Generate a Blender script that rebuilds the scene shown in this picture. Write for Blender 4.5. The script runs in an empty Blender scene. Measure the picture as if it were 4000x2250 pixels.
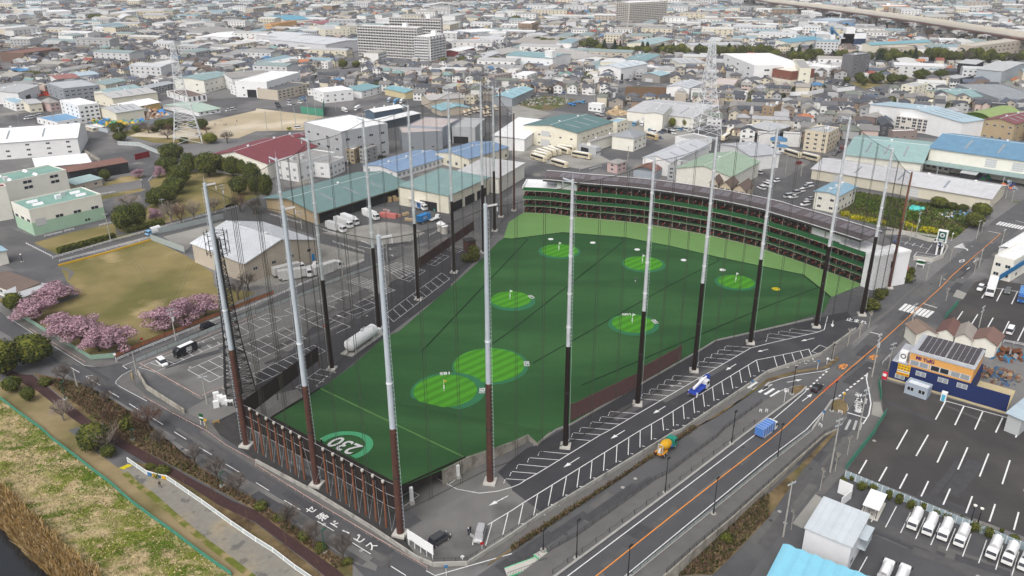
import bpy,bmesh,math as mt,random
from mathutils import Vector as V3,Matrix,noise as mnoise
from mathutils.geometry import tessellate_polygon
qA='white';qB='gable';qC='flat';qD='34';qE='apartment_building';qF='31';qG='24';qH='11';qI='round';qJ='12';qK='pale_concrete';qL='13';qM='22';qN='14';qO='42';qP='lgrey';qQ='43';qR='apartments';qS='yard_concrete';qT='whiteroof';qU='21';qV='plain';qW='litter_soil';qX='guard_rail';qY='dark';qZ='chassis';jA='collar';jB='mesh_green';jC='cherry';jD='bare';jE='44';jF='mono';jG='41';jH='bare_brown';jI='33';jJ='sign_gold';jK='32';jL='park_grass';jM='23';jN='brown_steel';jO='stone';jP='fence';jQ='beige';jR='wall';jS='concrete';jT='mesh_grey';jU='AB';jV='pale_steel';jW='frame';jX='asphalt';jY='sign_blue';jZ='roof';kA='BC';kB='leaf_olive';kC='window';kD='pavement';kE='MULTIPLY';kF='sedan';kG='new';kH='low_fence';kI='car_paint';kJ='brown';kK='thin';kL='fan';kM='twig_brown';kN='stuff';kO='stain_wall';kP='red_lamp';kQ='rail_red';kR='line';kS='light';kT='hiace';kU='hedge_leaf';kV='glass';kW='brown_soil';kX='van';kY='truck_box';kZ='road_dark';yA='grey';yB='railing';yC='pollard';yD='suv';yE='orange_line';yF='old_asphalt';yG='grass_green';yH='soot';yI='scrap_heap';yJ='levee_turf';yK='field_soil';yL='coach';yM='box';yN='Principled BSDF';yO='post';yP='footing';yQ='conc';yR='bark';yS='ShaderNodeMath';yT='mesh_pale';yU='lettering';yV='leaf_dark';yW='far_house';yX='steel';yY='shrub';yZ='label';xA='house';xB='curve';xC='tipper';xD='tall';xE='shed';xF='screen_brown';xG='rubbish_pile';xH='paleblue';xI='old';xJ='d';xK='by the scrap garden road';xL='barrier_rail';xM='awning';xN='SUBTRACT';xO='pylon_white';xP='new_asphalt';xQ='ivory_paint';xR='fence_green';xS='shutter';xT='kei';xU='conifer';xV='balcony';xW='ShaderNodeSeparateXYZ';xX='water_tank';xY='truck';xZ='patch_dark';zA='pale_glass';zB='kerb';zC='house_wall';zD='brick_path';zE='body';zF='black';zG='ShaderNodeVectorMath';zH='Color';zI='cars_between_houses'
R=random.Random(7)
sc=bpy.context.scene
COL=sc.collection
# camera, sky, sun, exposure
H,F,TH,RO=105.0,3080.985,0.403882,-0.0037308
cR,sR,cT,sT=mt.cos(RO),mt.sin(RO),mt.cos(TH),mt.sin(TH)
cam=bpy.data.cameras.new('camera');cam.sensor_width=36;cam.lens=F/4000*36
cam.clip_start=1;cam.clip_end=9000
co=bpy.data.objects.new('camera',cam);COL.objects.link(co);sc.camera=co
_r=V3((1,0,0));_u=V3((0,sT,cT));_f=V3((0,cT,-sT))
rt=cR*_r+sR*_u;up=-sR*_r+cR*_u;bk=-_f
co.matrix_world=Matrix(((rt.x,up.x,bk.x,0),(rt.y,up.y,bk.y,0),(rt.z,up.z,bk.z,H),(0,0,0,1)))
w=bpy.data.worlds.new('World');sc.world=w;w.use_nodes=True
nt=w.node_tree;bg=nt.nodes['Background']
sky=nt.nodes.new('ShaderNodeTexSky');sky.sky_type='NISHITA';sky.sun_disc=False
SUN_EL,SUN_AZ=mt.radians(52),mt.radians(205)
sky.sun_elevation=SUN_EL;sky.sun_rotation=SUN_AZ;sky.dust_density=5;sky.air_density=1;sky.ozone_density=1
hs=nt.nodes.new('ShaderNodeHueSaturation');hs.inputs['Saturation'].default_value=0.3
nt.links.new(sky.outputs[0],hs.inputs[zH]);nt.links.new(hs.outputs[0],bg.inputs[zH])
bg.inputs['Strength'].default_value=0.15
sl=bpy.data.lights.new('sun','SUN');sl.energy=0.95;sl.angle=mt.radians(50);sl.color=(1,.97,.93)
so=bpy.data.objects.new('sun',sl);COL.objects.link(so)
sd=V3((mt.sin(SUN_AZ)*mt.cos(SUN_EL),mt.cos(SUN_AZ)*mt.cos(SUN_EL),mt.sin(SUN_EL)))
so.rotation_euler=(-sd).to_track_quat('-Z','Y').to_euler();so.location=(0,0,300)
sc.view_settings.view_transform='Standard';sc.view_settings.look='None'
sc.view_settings.exposure=0.27;sc.view_settings.gamma=1
sc.cycles.max_bounces=5;sc.cycles.diffuse_bounces=2;sc.cycles.volume_bounces=0
# photo plan -> world metres
def S(z,x,y):
 if z=='D':return x*4000/2576,y*4000/2576
 if z=='S':return x,y
 r,c=int(z[0]),int(z[1])
 if r==4:return 1000*(c-1)+x/2.542,1680+y/2.542
 return 1000*(c-1)+x/2.576,560*(r-1)+y/2.576
def G(px,py,z=0.0):
 dx,dy=px-2000,py-1125
 dx,dy=cR*dx+sR*dy,-sR*dx+cR*dy
 a,b=dx/F,-dy/F
 D=V3((a,cT+b*sT,-sT+b*cT));t=(z-H)/D.z
 return V3((D.x*t,D.y*t,z))
def Q(z,x,y,h=0.0):return G(*S(z,x,y),h)
def P2(p):
 x,y,z=p[0],p[1],p[2]-H
 d=y*cT-z*sT;v=y*sT+z*cT;px,py=F*x/d,-F*v/d
 return 2000+cR*px-sR*py,1125+sR*px+cR*py
def HT(base,ytop):
 lo,hi=0,99
 for _ in range(40):
  m=(lo+hi)/2
  if P2((base.x,base.y,m))[1]>ytop:lo=m
  else:hi=m
 return lo
# materials
MATS={}
def mat(name,col=(.5,.5,.5),rough=.85,var=.12,scale=.25,spec=.25,metal=0,obj=False,attr=None,seams=None,mix=None,bump=0,fine=.5,streak=0,aniso=None):
 """seams=(axis,period m,depth): standing seams; mix=(colour2, noise scale, threshold, softness): patches of a second colour."""
 if name in MATS:return MATS[name]
 m=bpy.data.materials.new(name);m.use_nodes=True;n=m.node_tree.nodes;l=m.node_tree.links
 b=n[yN];b.inputs['Roughness'].default_value=rough
 b.inputs['Specular IOR Level'].default_value=spec;b.inputs['Metallic'].default_value=metal
 tc=n.new('ShaderNodeTexCoord');geo=tc.outputs['Object']
 if obj:
  oi=n.new('ShaderNodeObjectInfo');c=oi.outputs[zH]
 elif attr:
  at=n.new('ShaderNodeVertexColor');at.layer_name=attr;c=at.outputs[zH]
 else:
  rgb=n.new('ShaderNodeRGB');rgb.outputs[0].default_value=(*col,1);c=rgb.outputs[0]
 def noise(s,d=4,st=None):
  t=n.new('ShaderNodeTexNoise');t.inputs['Scale'].default_value=s;t.inputs['Detail'].default_value=d;v=geo
  if st:
   mp=n.new('ShaderNodeMapping');mp.inputs['Rotation'].default_value=(0,0,st[0]);mp.inputs['Scale'].default_value=(st[1],st[2],1);l.new(geo,mp.inputs['Vector']);v=mp.outputs[0]
  l.new(v,t.inputs['Vector']);return t.outputs['Fac']
 def math_(op,a,bb):
  t=n.new(yS);t.operation=op
  for i,q in enumerate((a,bb)):
   if hasattr(q,'links'):l.new(q,t.inputs[i])
   else:t.inputs[i].default_value=q
  return t.outputs[0]
 if mix:
  for(c2,ms,th,sf)in(mix if isinstance(mix,list)else[mix]):
   mr=n.new('ShaderNodeMapRange');l.new(noise(ms,6,aniso),mr.inputs[0])
   mr.inputs[1].default_value=th-sf;mr.inputs[2].default_value=th+sf
   mx=n.new('ShaderNodeMix');mx.data_type='RGBA';l.new(mr.outputs[0],mx.inputs[0])
   l.new(c,mx.inputs[6]);mx.inputs[7].default_value=(*c2,1);c=mx.outputs[2]
 f=None
 if var:
  a=math_(kE,math_(xN,noise(scale),.5),2.6*var)
  f=math_('ADD',a,1.0)
  if fine:f=math_('ADD',f,math_(kE,math_(xN,noise(scale*14,2),.5),2.6*var*fine))
 if streak:f=math_('ADD',f or 1.0,math_(kE,math_(xN,noise(.9,3,(0,1,.08)),.5),streak))
 if seams:
  ax,per,dep=seams
  sx=n.new(xW);l.new(geo,sx.inputs[0])
  t=math_('FRACT',math_(kE,sx.outputs[ax],1/per),0)
  t=math_('LESS_THAN',t,.22)
  g=math_(xN,1.0,math_(kE,t,dep))
  f=math_(kE,f,g)if f else g
 if f is not None:
  vm=n.new(zG);vm.operation='SCALE'
  l.new(c,vm.inputs[0]);l.new(f,vm.inputs['Scale']);c=vm.outputs[0]
 l.new(c,b.inputs['Base Color'])
 if bump:
  bp=n.new('ShaderNodeBump');bp.inputs['Strength'].default_value=bump;bp.inputs['Distance'].default_value=.2
  l.new(noise(scale*10,3),bp.inputs['Height']);l.new(bp.outputs[0],b.inputs['Normal'])
 MATS[name]=m;return m
mat(jR,obj=True,var=.07,scale=.35,rough=.8,streak=.08)
mat(jZ,obj=True,var=.13,scale=.3,rough=.7,seams=(0,1.4,.05),streak=.2)
mat('flat_roof',obj=True,var=.2,scale=.22,rough=.85,streak=.2)
mat('tile_roof',obj=True,var=.14,scale=.5,rough=.7,seams=(1,.55,.18))
mat(zC,obj=True,var=.06,scale=.5)
mat(kV,(.025,.03,.04),rough=.15,var=.3,scale=.5,spec=.6)
mat(jW,(.55,.55,.55),rough=.5,var=0)
mat(zA,(.28,.31,.33),rough=.25,var=.2,spec=.5)
mat(xS,(.55,.56,.56),rough=.6,var=.08,seams=(2,.3,.2))
mat(qY,(.02,.02,.022),var=.2)
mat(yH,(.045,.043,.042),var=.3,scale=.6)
mat(qA,(.8,.8,.8),rough=.6,var=.05)
mat(kR,(.70,.70,.69),rough=.7,var=.2,scale=1.5)
mat('old_line',(.42,.42,.41),rough=.8,var=.3,scale=1.2)
mat(yE,(.72,.27,.05),rough=.7,var=.12,scale=1.5)
mat(yX,(.64,.66,.68),rough=.45,var=.2,scale=.6,metal=.25,spec=.5)
mat(jV,(.47,.52,.56),rough=.5,var=.1,scale=.4,mix=((.36,.2,.06),.35,.80,.02))
mat(jA,(.75,.76,.77),rough=.4,var=.05)
mat('black_brown',(.017,.0105,.0095),rough=.55,var=.2,scale=.6)
mat(jN,(.085,.04,.032),rough=.6,var=.2,scale=.4,mix=((.14,.07,.04),.5,.62,.05))
mat('rust_pile',(.20,.082,.045),rough=.75,var=.25,scale=.5)
mat(jS,(.36,.35,.32),var=.22,scale=.35,mix=((.2,.19,.17),.5,.62,.08))
mat(qK,(.5,.48,.44),var=.14,scale=.5)
mat('pavers',(.215,.20,.172),var=.16,scale=.9,mix=[((.13,.125,.115),.28,.60,.02),((.33,.27,.17),.1,.62,.1)])
mat(zB,(.34,.33,.31),var=.2,scale=.8)
mat(jX,(.095,.094,.097),var=.16,scale=.16,mix=((.125,.122,.12),.05,.56,.05))
mat(xP,(.046,.046,.051),var=.2,scale=.22,mix=((.06,.06,.064),.07,.6,.07))
mat(yF,(.165,.16,.153),var=.18,scale=.18,mix=((.11,.107,.104),.06,.55,.06))
mat(kZ,(.078,.078,.083),var=.14,scale=.2,mix=((.10,.099,.10),.06,.58,.05))
mat('lot_brown',(.054,.05,.05),var=.2,scale=.15,mix=((.075,.068,.064),.05,.55,.08))
mat(kD,(.13,.125,.12),var=.16,scale=.4)
mat(qS,(.29,.28,.255),var=.16,scale=.12,mix=((.2,.19,.175),.05,.58,.08))
mat('city_ground',(.165,.16,.158),var=.3,scale=.03,mix=[((.095,.095,.098),.02,.5,.03),((.24,.225,.2),.035,.66,.03),((.11,.12,.06),.028,.7,.02)])
mat('turf',(.031,.098,.032),rough=.95,var=.14,scale=.06,fine=.5,spec=.1,mix=[((.044,.122,.040),.022,.5,.06),((.026,.082,.028),.05,.56,.1)],aniso=(.5,.35,1.3))
mat('turf_light',(.155,.29,.095),rough=.95,var=.08,scale=.1,spec=.1)
mat('turf_edge',(.010,.034,.014),rough=.95,var=.2,scale=.2,spec=.1)
mat('green_rim',(.034,.165,.078),rough=.95,var=.06,scale=.3,spec=.1)
mat('ring',(.075,.36,.17),rough=.9,var=.06,scale=.3,spec=.1)
mat(xM,(.013,.085,.028),rough=.8,var=.12,scale=.3,spec=.15)
mat('dry_grass',(.27,.21,.115),rough=1,var=.22,scale=.2,spec=.05,mix=((.15,.13,.055),.06,.56,.10))
mat(jL,(.235,.19,.085),rough=1,var=.18,scale=.12,spec=.05,mix=[((.135,.125,.045),.035,.53,.10),((.36,.28,.15),.045,.66,.05)])
mat(yK,(.16,.125,.07),rough=1,var=.2,scale=.1,spec=.05,mix=[((.075,.105,.025),.06,.5,.04),((.05,.10,.02),.12,.6,.04)])
mat(kW,(.14,.085,.05),rough=1,var=.2,scale=.15,spec=.05,mix=((.1,.11,.04),.08,.62,.04))
mat('sand',(.42,.35,.245),rough=1,var=.16,scale=.05,spec=.05,mix=((.55,.48,.37),.03,.55,.08))
mat(zD,(.06,.034,.033),rough=.9,var=.2,scale=.9,spec=.1)
mat(qW,(.19,.14,.075),rough=1,var=.3,scale=.5,spec=.05,mix=[((.085,.06,.033),.2,.55,.1),((.10,.095,.035),.12,.62,.08)])
mat('verge_green',(.125,.14,.03),rough=1,var=.3,scale=.6,spec=.05,mix=((.27,.21,.11),.3,.54,.06))
mat(yR,(.10,.075,.055),var=.25,scale=2)
mat('pale_bark',(.40,.37,.33),var=.2,scale=3)
mat('grey_bark',(.135,.11,.095),var=.25,scale=2)
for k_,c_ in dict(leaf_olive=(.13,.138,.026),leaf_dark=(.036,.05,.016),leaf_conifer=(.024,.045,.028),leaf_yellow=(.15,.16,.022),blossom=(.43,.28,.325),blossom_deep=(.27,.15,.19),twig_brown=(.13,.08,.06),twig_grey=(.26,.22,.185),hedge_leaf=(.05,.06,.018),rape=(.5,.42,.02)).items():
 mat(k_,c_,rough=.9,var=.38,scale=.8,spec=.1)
mat('tyre',(.015,.015,.015),var=0)
mat(kI,obj=True,rough=.3,var=0,spec=.5)
mat(kY,obj=True,rough=.5,var=.05,spec=.4)
mat('lamp',(.8,.78,.7),rough=.2,var=0,spec=.6)
mat(kP,(.4,.02,.02),rough=.3,var=0)
mat(qZ,(.05,.05,.052),var=.1)
mat(qV,obj=True,rough=.6,var=.06,scale=.8)
mat('lamp_green',(.025,.085,.06),var=.1)
mat(jB,(.06,.24,.165),rough=.7,var=.15,scale=1.2)
mat('levee',(.36,.29,.165),rough=1,var=.3,scale=.5,spec=.05,fine=1.0)
mat(yG,(.10,.155,.02),var=.3,scale=.4,rough=1,spec=.05)
mat('skin',(.55,.36,.26),var=0)
# mesh building
class MB:
 def __init__(s):s.v=[];s.f=[];s.m=[];s.c=[]
 def add(s,vs,fs,mi=0,col=None):
  o=len(s.v);s.v+=[tuple(v)for v in vs]
  for f in fs:s.f.append([o+i for i in f]);s.m.append(mi);s.c.append(col)
 def qd(s,a,b,c,d,mi=0,col=None):s.add([a,b,c,d],[(0,1,2,3)],mi,col)
 def hexa(s,p,mi=0,col=None):
  s.add(p,[(3,2,1,0),(4,5,6,7),(0,1,5,4),(1,2,6,5),(2,3,7,6),(3,0,4,7)],mi,col)
 def box(s,x0,y0,z0,x1,y1,z1,mi=0,col=None):
  s.hexa([(x0,y0,z0),(x1,y0,z0),(x1,y1,z0),(x0,y1,z0),(x0,y0,z1),(x1,y0,z1),(x1,y1,z1),(x0,y1,z1)],mi,col)
 def bar(s,a,b,wd,ht,mi=0,z0=0):
  a=V3(a);b=V3(b);d=b-a;n=V3((-d.y,d.x,0))
  if n.length<1e-6:return
  n=n.normalized()*wd/2;u0=V3((0,0,z0));u1=V3((0,0,z0+ht))
  s.hexa([a-n+u0,b-n+u0,b+n+u0,a+n+u0,a-n+u1,b-n+u1,b+n+u1,a+n+u1],mi)
 def tb(s,a,b,r0,r1=None,n=8,mi=0,caps=True):
  a=V3(a);b=V3(b);r1=r0 if r1 is None else r1
  d=(b-a)
  if d.length<1e-6:return
  d.normalize();x=d.orthogonal().normalized();y=d.cross(x)
  vs=[p+(x*mt.cos(2*mt.pi*i/n)+y*mt.sin(2*mt.pi*i/n))*r for p,r in((a,r0),(b,r1))for i in range(n)]
  fs=[(i,(i+1)%n,n+(i+1)%n,n+i)for i in range(n)]
  if caps:fs+=[tuple(range(n-1,-1,-1)),tuple(range(n,2*n))]
  s.add(vs,fs,mi)
 def path(s,pts,r,n=5,mi=0):
  for a,b in zip(pts,pts[1:]):s.tb(a,b,r,r,n,mi)
 def poly(s,pts,mi=0,z=0.0,col=None):
  pts=[V3(p)for p in pts];up_=V3((0,0,z))
  tri=tessellate_polygon([[V3((p.x,p.y,0))for p in pts]])
  fs=[]
  for t in tri:
   a,b,c=(pts[i]for i in t)
   fs.append(t if(b-a).cross(c-a).z>0 else t[::-1])
  s.add([p+up_ for p in pts],fs,mi,col)
 def psm(s,pts,h,mt=0,ms=0):
  pts=[V3(p)for p in pts];s.poly(pts,mt,h);n=len(pts)
  ar=sum(pts[i].x*pts[(i+1)%n].y-pts[(i+1)%n].x*pts[i].y for i in range(n))
  u=V3((0,0,h))
  for i in range(n):
   a,b=pts[i],pts[(i+1)%n]
   if ar<0:a,b=b,a
   s.qd(a,b,b+u,a+u,ms)
 def rb(s,pts,wd,z=0.0,mi=0):
  pts=[V3(p)for p in pts];L=[];Rr=[]
  for i,p in enumerate(pts):
   d=(pts[min(i+1,len(pts)-1)]-pts[max(i-1,0)]);n=V3((-d.y,d.x,0)).normalized()*wd/2
   L.append(p+n+V3((0,0,z)));Rr.append(p-n+V3((0,0,z)))
  for i in range(len(pts)-1):s.qd(Rr[i],Rr[i+1],L[i+1],L[i],mi)
 def wall(s,pts,h0,h1,mi=0,th=.15):
  pts=[V3(p)for p in pts]
  for a,b in zip(pts,pts[1:]):s.bar(a,b,th,h1-h0,mi,h0)
 def mesh(s,name,mats):
  me=bpy.data.meshes.new(name);me.from_pydata(s.v,[],s.f)
  for m in mats:me.materials.append(MATS[m]if isinstance(m,str)else m)
  if len(mats)>1:me.polygons.foreach_set('material_index',s.m)
  if any(s.c):
   at=me.color_attributes.new('col','FLOAT_COLOR','CORNER');buf=[]
   for f,c in zip(s.f,s.c):
    for _ in f:buf+=[*(c or(.5,.5,.5)),1]
   at.data.foreach_set('color',buf)
  return me
 def smooth(s,me):
  me.polygons.foreach_set('use_smooth',[True]*len(me.polygons));return me
TOP=[]
ORD='first second third fourth fifth sixth seventh eighth ninth tenth eleventh twelfth thirteenth fourteenth fifteenth sixteenth seventeenth eighteenth nineteenth twentieth'.split()
def link(name,data,parent=None,loc=None,rz=0,scale=None,color=None):
 o=bpy.data.objects.new(name,data);COL.objects.link(o)
 if parent is not None:o.parent=parent
 if loc is not None:o.location=loc
 if rz:o.rotation_euler=(0,0,rz)
 if scale is not None:o.scale=scale if hasattr(scale,'__len__')else(scale,)*3
 if color is not None:o.color=(*color,1)
 return o
def tag(o,label=None,cat=None,group=None,kind=None):
 if label:o[yZ]=label
 if cat:o['category']=cat
 if group:o['group']=group
 if kind:o['kind']=kind
 if label and not kind:TOP.append(o)
 return o
def tg(name,label,cat,loc=(0,0,0),rz=0,group=None,scale=None):
 return tag(link(name,None,None,loc,rz,scale),label,cat,group)
def pt(name,mb,mats,parent,label=None,color=None,loc=None,rz=0,smooth=False):
 me=mb.mesh(name,mats)if isinstance(mb,MB)else mb
 if smooth:mb.smooth(me)
 o=link(name,me,parent,loc,rz,None,color)
 if label:o[yZ]=label
 return o
def sd_m(name,mb,mats,label,cat,group=None,loc=None,rz=0,color=None,smooth=False):
 me=mb.mesh(name,mats)
 if smooth:mb.smooth(me)
 return tag(link(name,me,None,loc,rz,None,color),label,cat,group)
def st_m(name,mb,mats):return tag(link(name,mb.mesh(name,mats)),kind='structure')
def dup(root,label,loc,rz=0,group=None,scale=None,colors=None):
 c=root.copy();COL.objects.link(c);c.location=loc;c.rotation_euler=(0,0,rz)
 if scale is not None:c.scale=scale if hasattr(scale,'__len__')else(scale,)*3
 c[yZ]=label
 if group:c['group']=group
 TOP.append(c)
 for ch in root.children:
  d=ch.copy();COL.objects.link(d);d.parent=c
  st=ch.name.split('.')[0]
  if colors and st in colors:d.color=(*colors[st],1)
  for g in ch.children:
   e=g.copy();COL.objects.link(e);e.parent=d
   if colors and g.name.split('.')[0]in colors:e.color=(*colors[g.name.split('.')[0]],1)
 return c
def text_mesh(s,size,mats,ext=0.0,bold=0.0):
 cu=bpy.data.curves.new(yU,'FONT');cu.body=s;cu.size=size;cu.align_x='CENTER';cu.align_y='CENTER'
 cu.extrude=ext;cu.offset=bold;cu.resolution_u=3
 o=bpy.data.objects.new(yU,cu);COL.objects.link(o)
 me=bpy.data.meshes.new_from_object(o.evaluated_get(bpy.context.evaluated_depsgraph_get()))
 bpy.data.objects.remove(o);me.materials.clear()
 for m in mats:me.materials.append(MATS[m])
 return me
def lettering(s,name,parent,mats,size,origin,xdir,ydir,sx=1,sy=1,ext=0.0,bold=0.0):
 me=text_mesh(s,size,mats,ext,bold)
 x=V3(xdir).normalized();y=V3(ydir);y=(y-x*y.dot(x)).normalized();z=x.cross(y)
 o=link(name,me,parent)
 o.matrix_local=Matrix(((x.x*sx,y.x*sy,z.x,origin[0]),(x.y*sx,y.y*sy,z.y,origin[1]),(x.z*sx,y.z*sy,z.z,origin[2]),(0,0,0,1)))
 return o
def zl(z,*pts,h=0.0):return[Q(z,x,y,h)for x,y in pts]
def mx(*segs):
 out=[]
 for z,ps in segs:out+=[Q(z,x,y)for x,y in ps]
 return out
# ground, water, levee
def strip(mb,A,B,n,mi=0):
 def res(L):
  L=[V3(p)for p in L];d=[0]
  for a,b in zip(L,L[1:]):d.append(d[-1]+(b-a).length)
  out=[]
  for i in range(n+1):
   t=d[-1]*i/n;k=0
   while k<len(L)-2 and d[k+1]<t:k+=1
   u=(t-d[k])/max(1e-9,d[k+1]-d[k]);out.append(L[k].lerp(L[k+1],u))
  return out
 a,b=res(A),res(B)
 for i in range(n):mb.qd(a[i],a[i+1],b[i+1],b[i],mi)
fence_px=[(qF,[(-700,560),(0,1130),(180,1270),(420,1443)]),(jG,[(520,100),(720,250),(950,430),(1100,540),(1300,720),(1500,870),(1700,1010),(2000,1240),(2300,1449),(3000,1960)])]
FEN=mx(*fence_px)
LV_L=FEN[0]+(FEN[0]-FEN[1]).normalized()*1500;LV_R=FEN[-1]+(FEN[-1]-FEN[-2]).normalized()*400
g=MB();g.poly([LV_L]+FEN+[LV_R,V3((900,-500,0)),V3((5200,-500,0)),V3((5200,6000,0)),V3((-5200,6000,0)),V3((-5200,LV_L.y,0))])
st_m('ground',g,['city_ground'])
fd=FEN[6]-FEN[3]
mat(yJ,(.35,.28,.16),rough=1,var=.24,scale=.5,spec=.05,fine=1.0,mix=[((.145,.165,.03),.16,.465,.1),((.09,.125,.018),.3,.55,.06),((.38,.30,.175),.5,.57,.06)],aniso=(-mt.atan2(fd.y,fd.x),.45,1.0))
RL=[Q(jG,x,y,-3.2)for x,y in[(-900,-130),(0,590),(260,850),(450,1030),(640,1230),(960,1449),(1700,2050)]]
WL=[Q(jG,x,y,-4.6)for x,y in[(-900,180),(0,950),(120,1080),(300,1270),(500,1449),(1150,2050)]]
lv=MB();strip(lv,FEN,RL,40);strip(lv,RL,WL,40,1)
st_m('levee_slope',lv,[yJ,qW])
wt=MB();far=[p+V3((-160,-110,0))for p in WL];strip(wt,WL,far,10)
mat('river',(.012,.014,.016),rough=.12,var=.1,scale=.4,spec=.5,bump=.08)
st_m('river_water',wt,['river'])
# roads and paved areas
def area(name,m,*segs,z=.02):mb=MB();mb.poly(mx(*segs),0,z);return st_m(name,mb,[m])
def rz(sy):return max(0,min(1,(sy-1640)/610))*3.0
def RQ(z,x,y,e=0.0):
 sx,sy=S(z,x,y);h=rz(sy);return G(sx,sy,h)+V3((0,0,e))
def ext(a,b,d):v=(b-a);return b+v.normalized()*d
# front street
area('front_street',kZ,(qF,[(-400,-60),(0,250),(60,290),(850,785),(1000,815),(1230,770),(1330,830),(1200,900),(1165,950),(1210,1010),(1480,1150),(2090,1443)]),(qO,[(-560,40),(0,400),(560,720),(1000,980),(1700,1390),(1800,1449),(2300,1800),(1400,1800),(960,1330),(600,1100),(330,900),(0,690)]),(jG,[(2240,500),(1990,360),(1500,60)]),(qF,[(1050,1080),(700,900),(430,640),(200,560),(-600,100)]),z=.02)
area('street_lane',yF,(qF,[(960,1010),(1420,1290)]),(jG,[(1740,70),(2240,380)]),(qO,[(0,540),(290,715),(620,930),(1220,1300),(1190,1400),(960,1320),(330,890),(0,680)]),(jG,[(2240,490),(1990,350),(1480,60)]),(qF,[(940,1080)]),z=.04)
side=area('side_street',jX,(qF,[(1180,760),(2576,205)]),(jK,[(460,-20)]),(qM,[(1085,1195),(1000,1060),(660,960),(60,740),(-200,690),(-330,640),(-250,600),(100,690),(480,790),(830,930),(1100,1080),(1480,1140),(1740,1000),(1860,860),(2360,560),(2576,440),(2576,500),(2300,700),(1900,980),(1690,1060),(1330,1185),(700,1430)]),(jK,[(640,10),(0,240)]),(qF,[(1370,740),(1250,790)]),z=.03)
area('left_lane',jX,(qU,[(440,1443),(100,1250),(-300,1100),(-300,800),(100,850),(340,940),(700,880),(1000,800),(1170,780),(1480,640),(1400,520),(1180,530),(1050,560),(1020,530),(1450,440),(1400,330),(1500,250),(1600,200),(1700,280),(1500,400),(1560,560),(1560,640),(2400,640)]),(qU,[(2390,660),(1600,900),(520,1190),(640,1230),(480,1280)]),z=.02)
area('north_road',jX,(jM,[(760,300),(1300,60),(1440,0)]),(qL,[(1900,1330),(2100,1240),(1900,1180),(1300,1270)]),(jM,[(560,10),(150,60),(300,250)]),z=.02)
area('right_cross_road',jX,(qG,[(0,500),(200,330),(420,200),(440,130),(620,120),(520,220),(430,410),(700,680),(0,620)]),z=.02)
# main road with its ramp, pavements and retaining wall
Lc=[RQ(qQ,x,y)for x,y in[(-300,1990),(440,1449),(1000,1035),(1700,515),(2330,30)]]+[RQ(qD,x,y)for x,y in[(0,1310),(340,1060),(385,1010)]]
Rc=[RQ(qQ,x,y)for x,y in[(560,1960),(1190,1449),(1640,1085),(2100,710),(2542,345)]]+[RQ(jE,x,y)for x,y in[(430,10)]]+[Q(qD,640,1150),Q(qD,720,1130)]
Lf=[Q(qD,x,y)for x,y in[(620,825),(720,760),(1010,480),(1250,275),(1530,10)]]+[Q(qG,x,y)for x,y in[(1560,1420),(1930,1100),(2070,980),(2250,790),(2576,560),(2900,300)]]
Rf=[Q(qD,x,y)for x,y in[(1000,870),(1080,790),(1240,660),(1430,480),(1700,220),(1870,50)]]+[Q(qG,x,y)for x,y in[(1960,1410),(2130,1230),(2330,1010),(2576,830),(2950,560)]]
mr=MB();strip(mr,Lc,Rc,30);st_m('main_road',mr,[kZ]).location.z=.05
mf=MB();strip(mf,[Lc[-1]]+Lf,[Rc[-1]]+Rf,30);st_m('main_road_north',mf,[jX]).location.z=.03
Ls=[RQ(qQ,x,y)for x,y in[(-360,1760),(380,1200),(640,1060),(960,830),(1200,660),(1420,500),(1560,430),(1770,270),(2040,70)]]+[RQ(jI,x,y)for x,y in[(2130,1443),(2510,1170)]]+[Q(qD,150,1040),Q(qD,290,995),Q(qD,385,1010)]
Rs=[RQ(qQ,x,y)for x,y in[(900,2010),(1530,1449),(1830,1180),(2200,870),(2542,560)]]+[RQ(jE,x,y)for x,y in[(300,290),(560,60)]]+[Q(qD,700,1443),Q(qD,800,1300),Q(qD,800,1200),Q(qD,720,1130)]
pv=MB();strip(pv,Ls,Lc,40);strip(pv,Rc,Rs,40)
for L in(Lc,Rc):pv.rb([p for p in L],.5,.16,1)
st_m('main_pavement',pv,[kD,zB]).location.z=.12
em=MB()
for a,b in zip(Rs[:7],Rs[1:8]):em.qd(V3((a.x,a.y,-.2)),V3((b.x,b.y,-.2)),b+V3((0,0,.35)),a+V3((0,0,.35)));em.bar(a,b,.35,.5,0,.1)
for a,b in zip(Ls[:10],Ls[1:11]):em.qd(V3((b.x,b.y,-.2)),V3((a.x,a.y,-.2)),a+V3((0,0,.1)),b+V3((0,0,.1)))
mat(kO,(.36,.335,.285),var=.3,scale=.5,seams=(0,3.0,.15),mix=((.2,.18,.15),.4,.6,.08))
em_o=sd_m('retaining_wall',em,[kO],'long stained concrete retaining wall carrying the ramp of the main road',jR)
area('service_road',jX,(qQ,[(-500,1560),(0,1205),(500,860),(1180,420),(1420,250),(1820,0)]),(jI,[(2130,1255),(2400,1085)]),(qD,[(0,975),(300,890),(520,865),(620,825),(385,1010),(290,995),(150,1040)]),(jI,[(2510,1170),(2130,1443)]),(qQ,[(2040,70),(1770,270),(1560,430),(1420,500),(1200,660),(960,830),(640,1060),(380,1200),(-360,1760)]),z=.03)
area('lower_street',kZ,(qQ,[(1500,1900),(1990,1443),(2200,1240),(2542,880)]),(jE,[(330,420),(700,30)]),(qD,[(730,1443),(800,1300),(1000,870),(1035,1180),(960,1380)]),(jE,[(870,60),(700,230),(440,640),(240,860),(0,1210),(-600,2000)]),z=.03)
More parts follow.
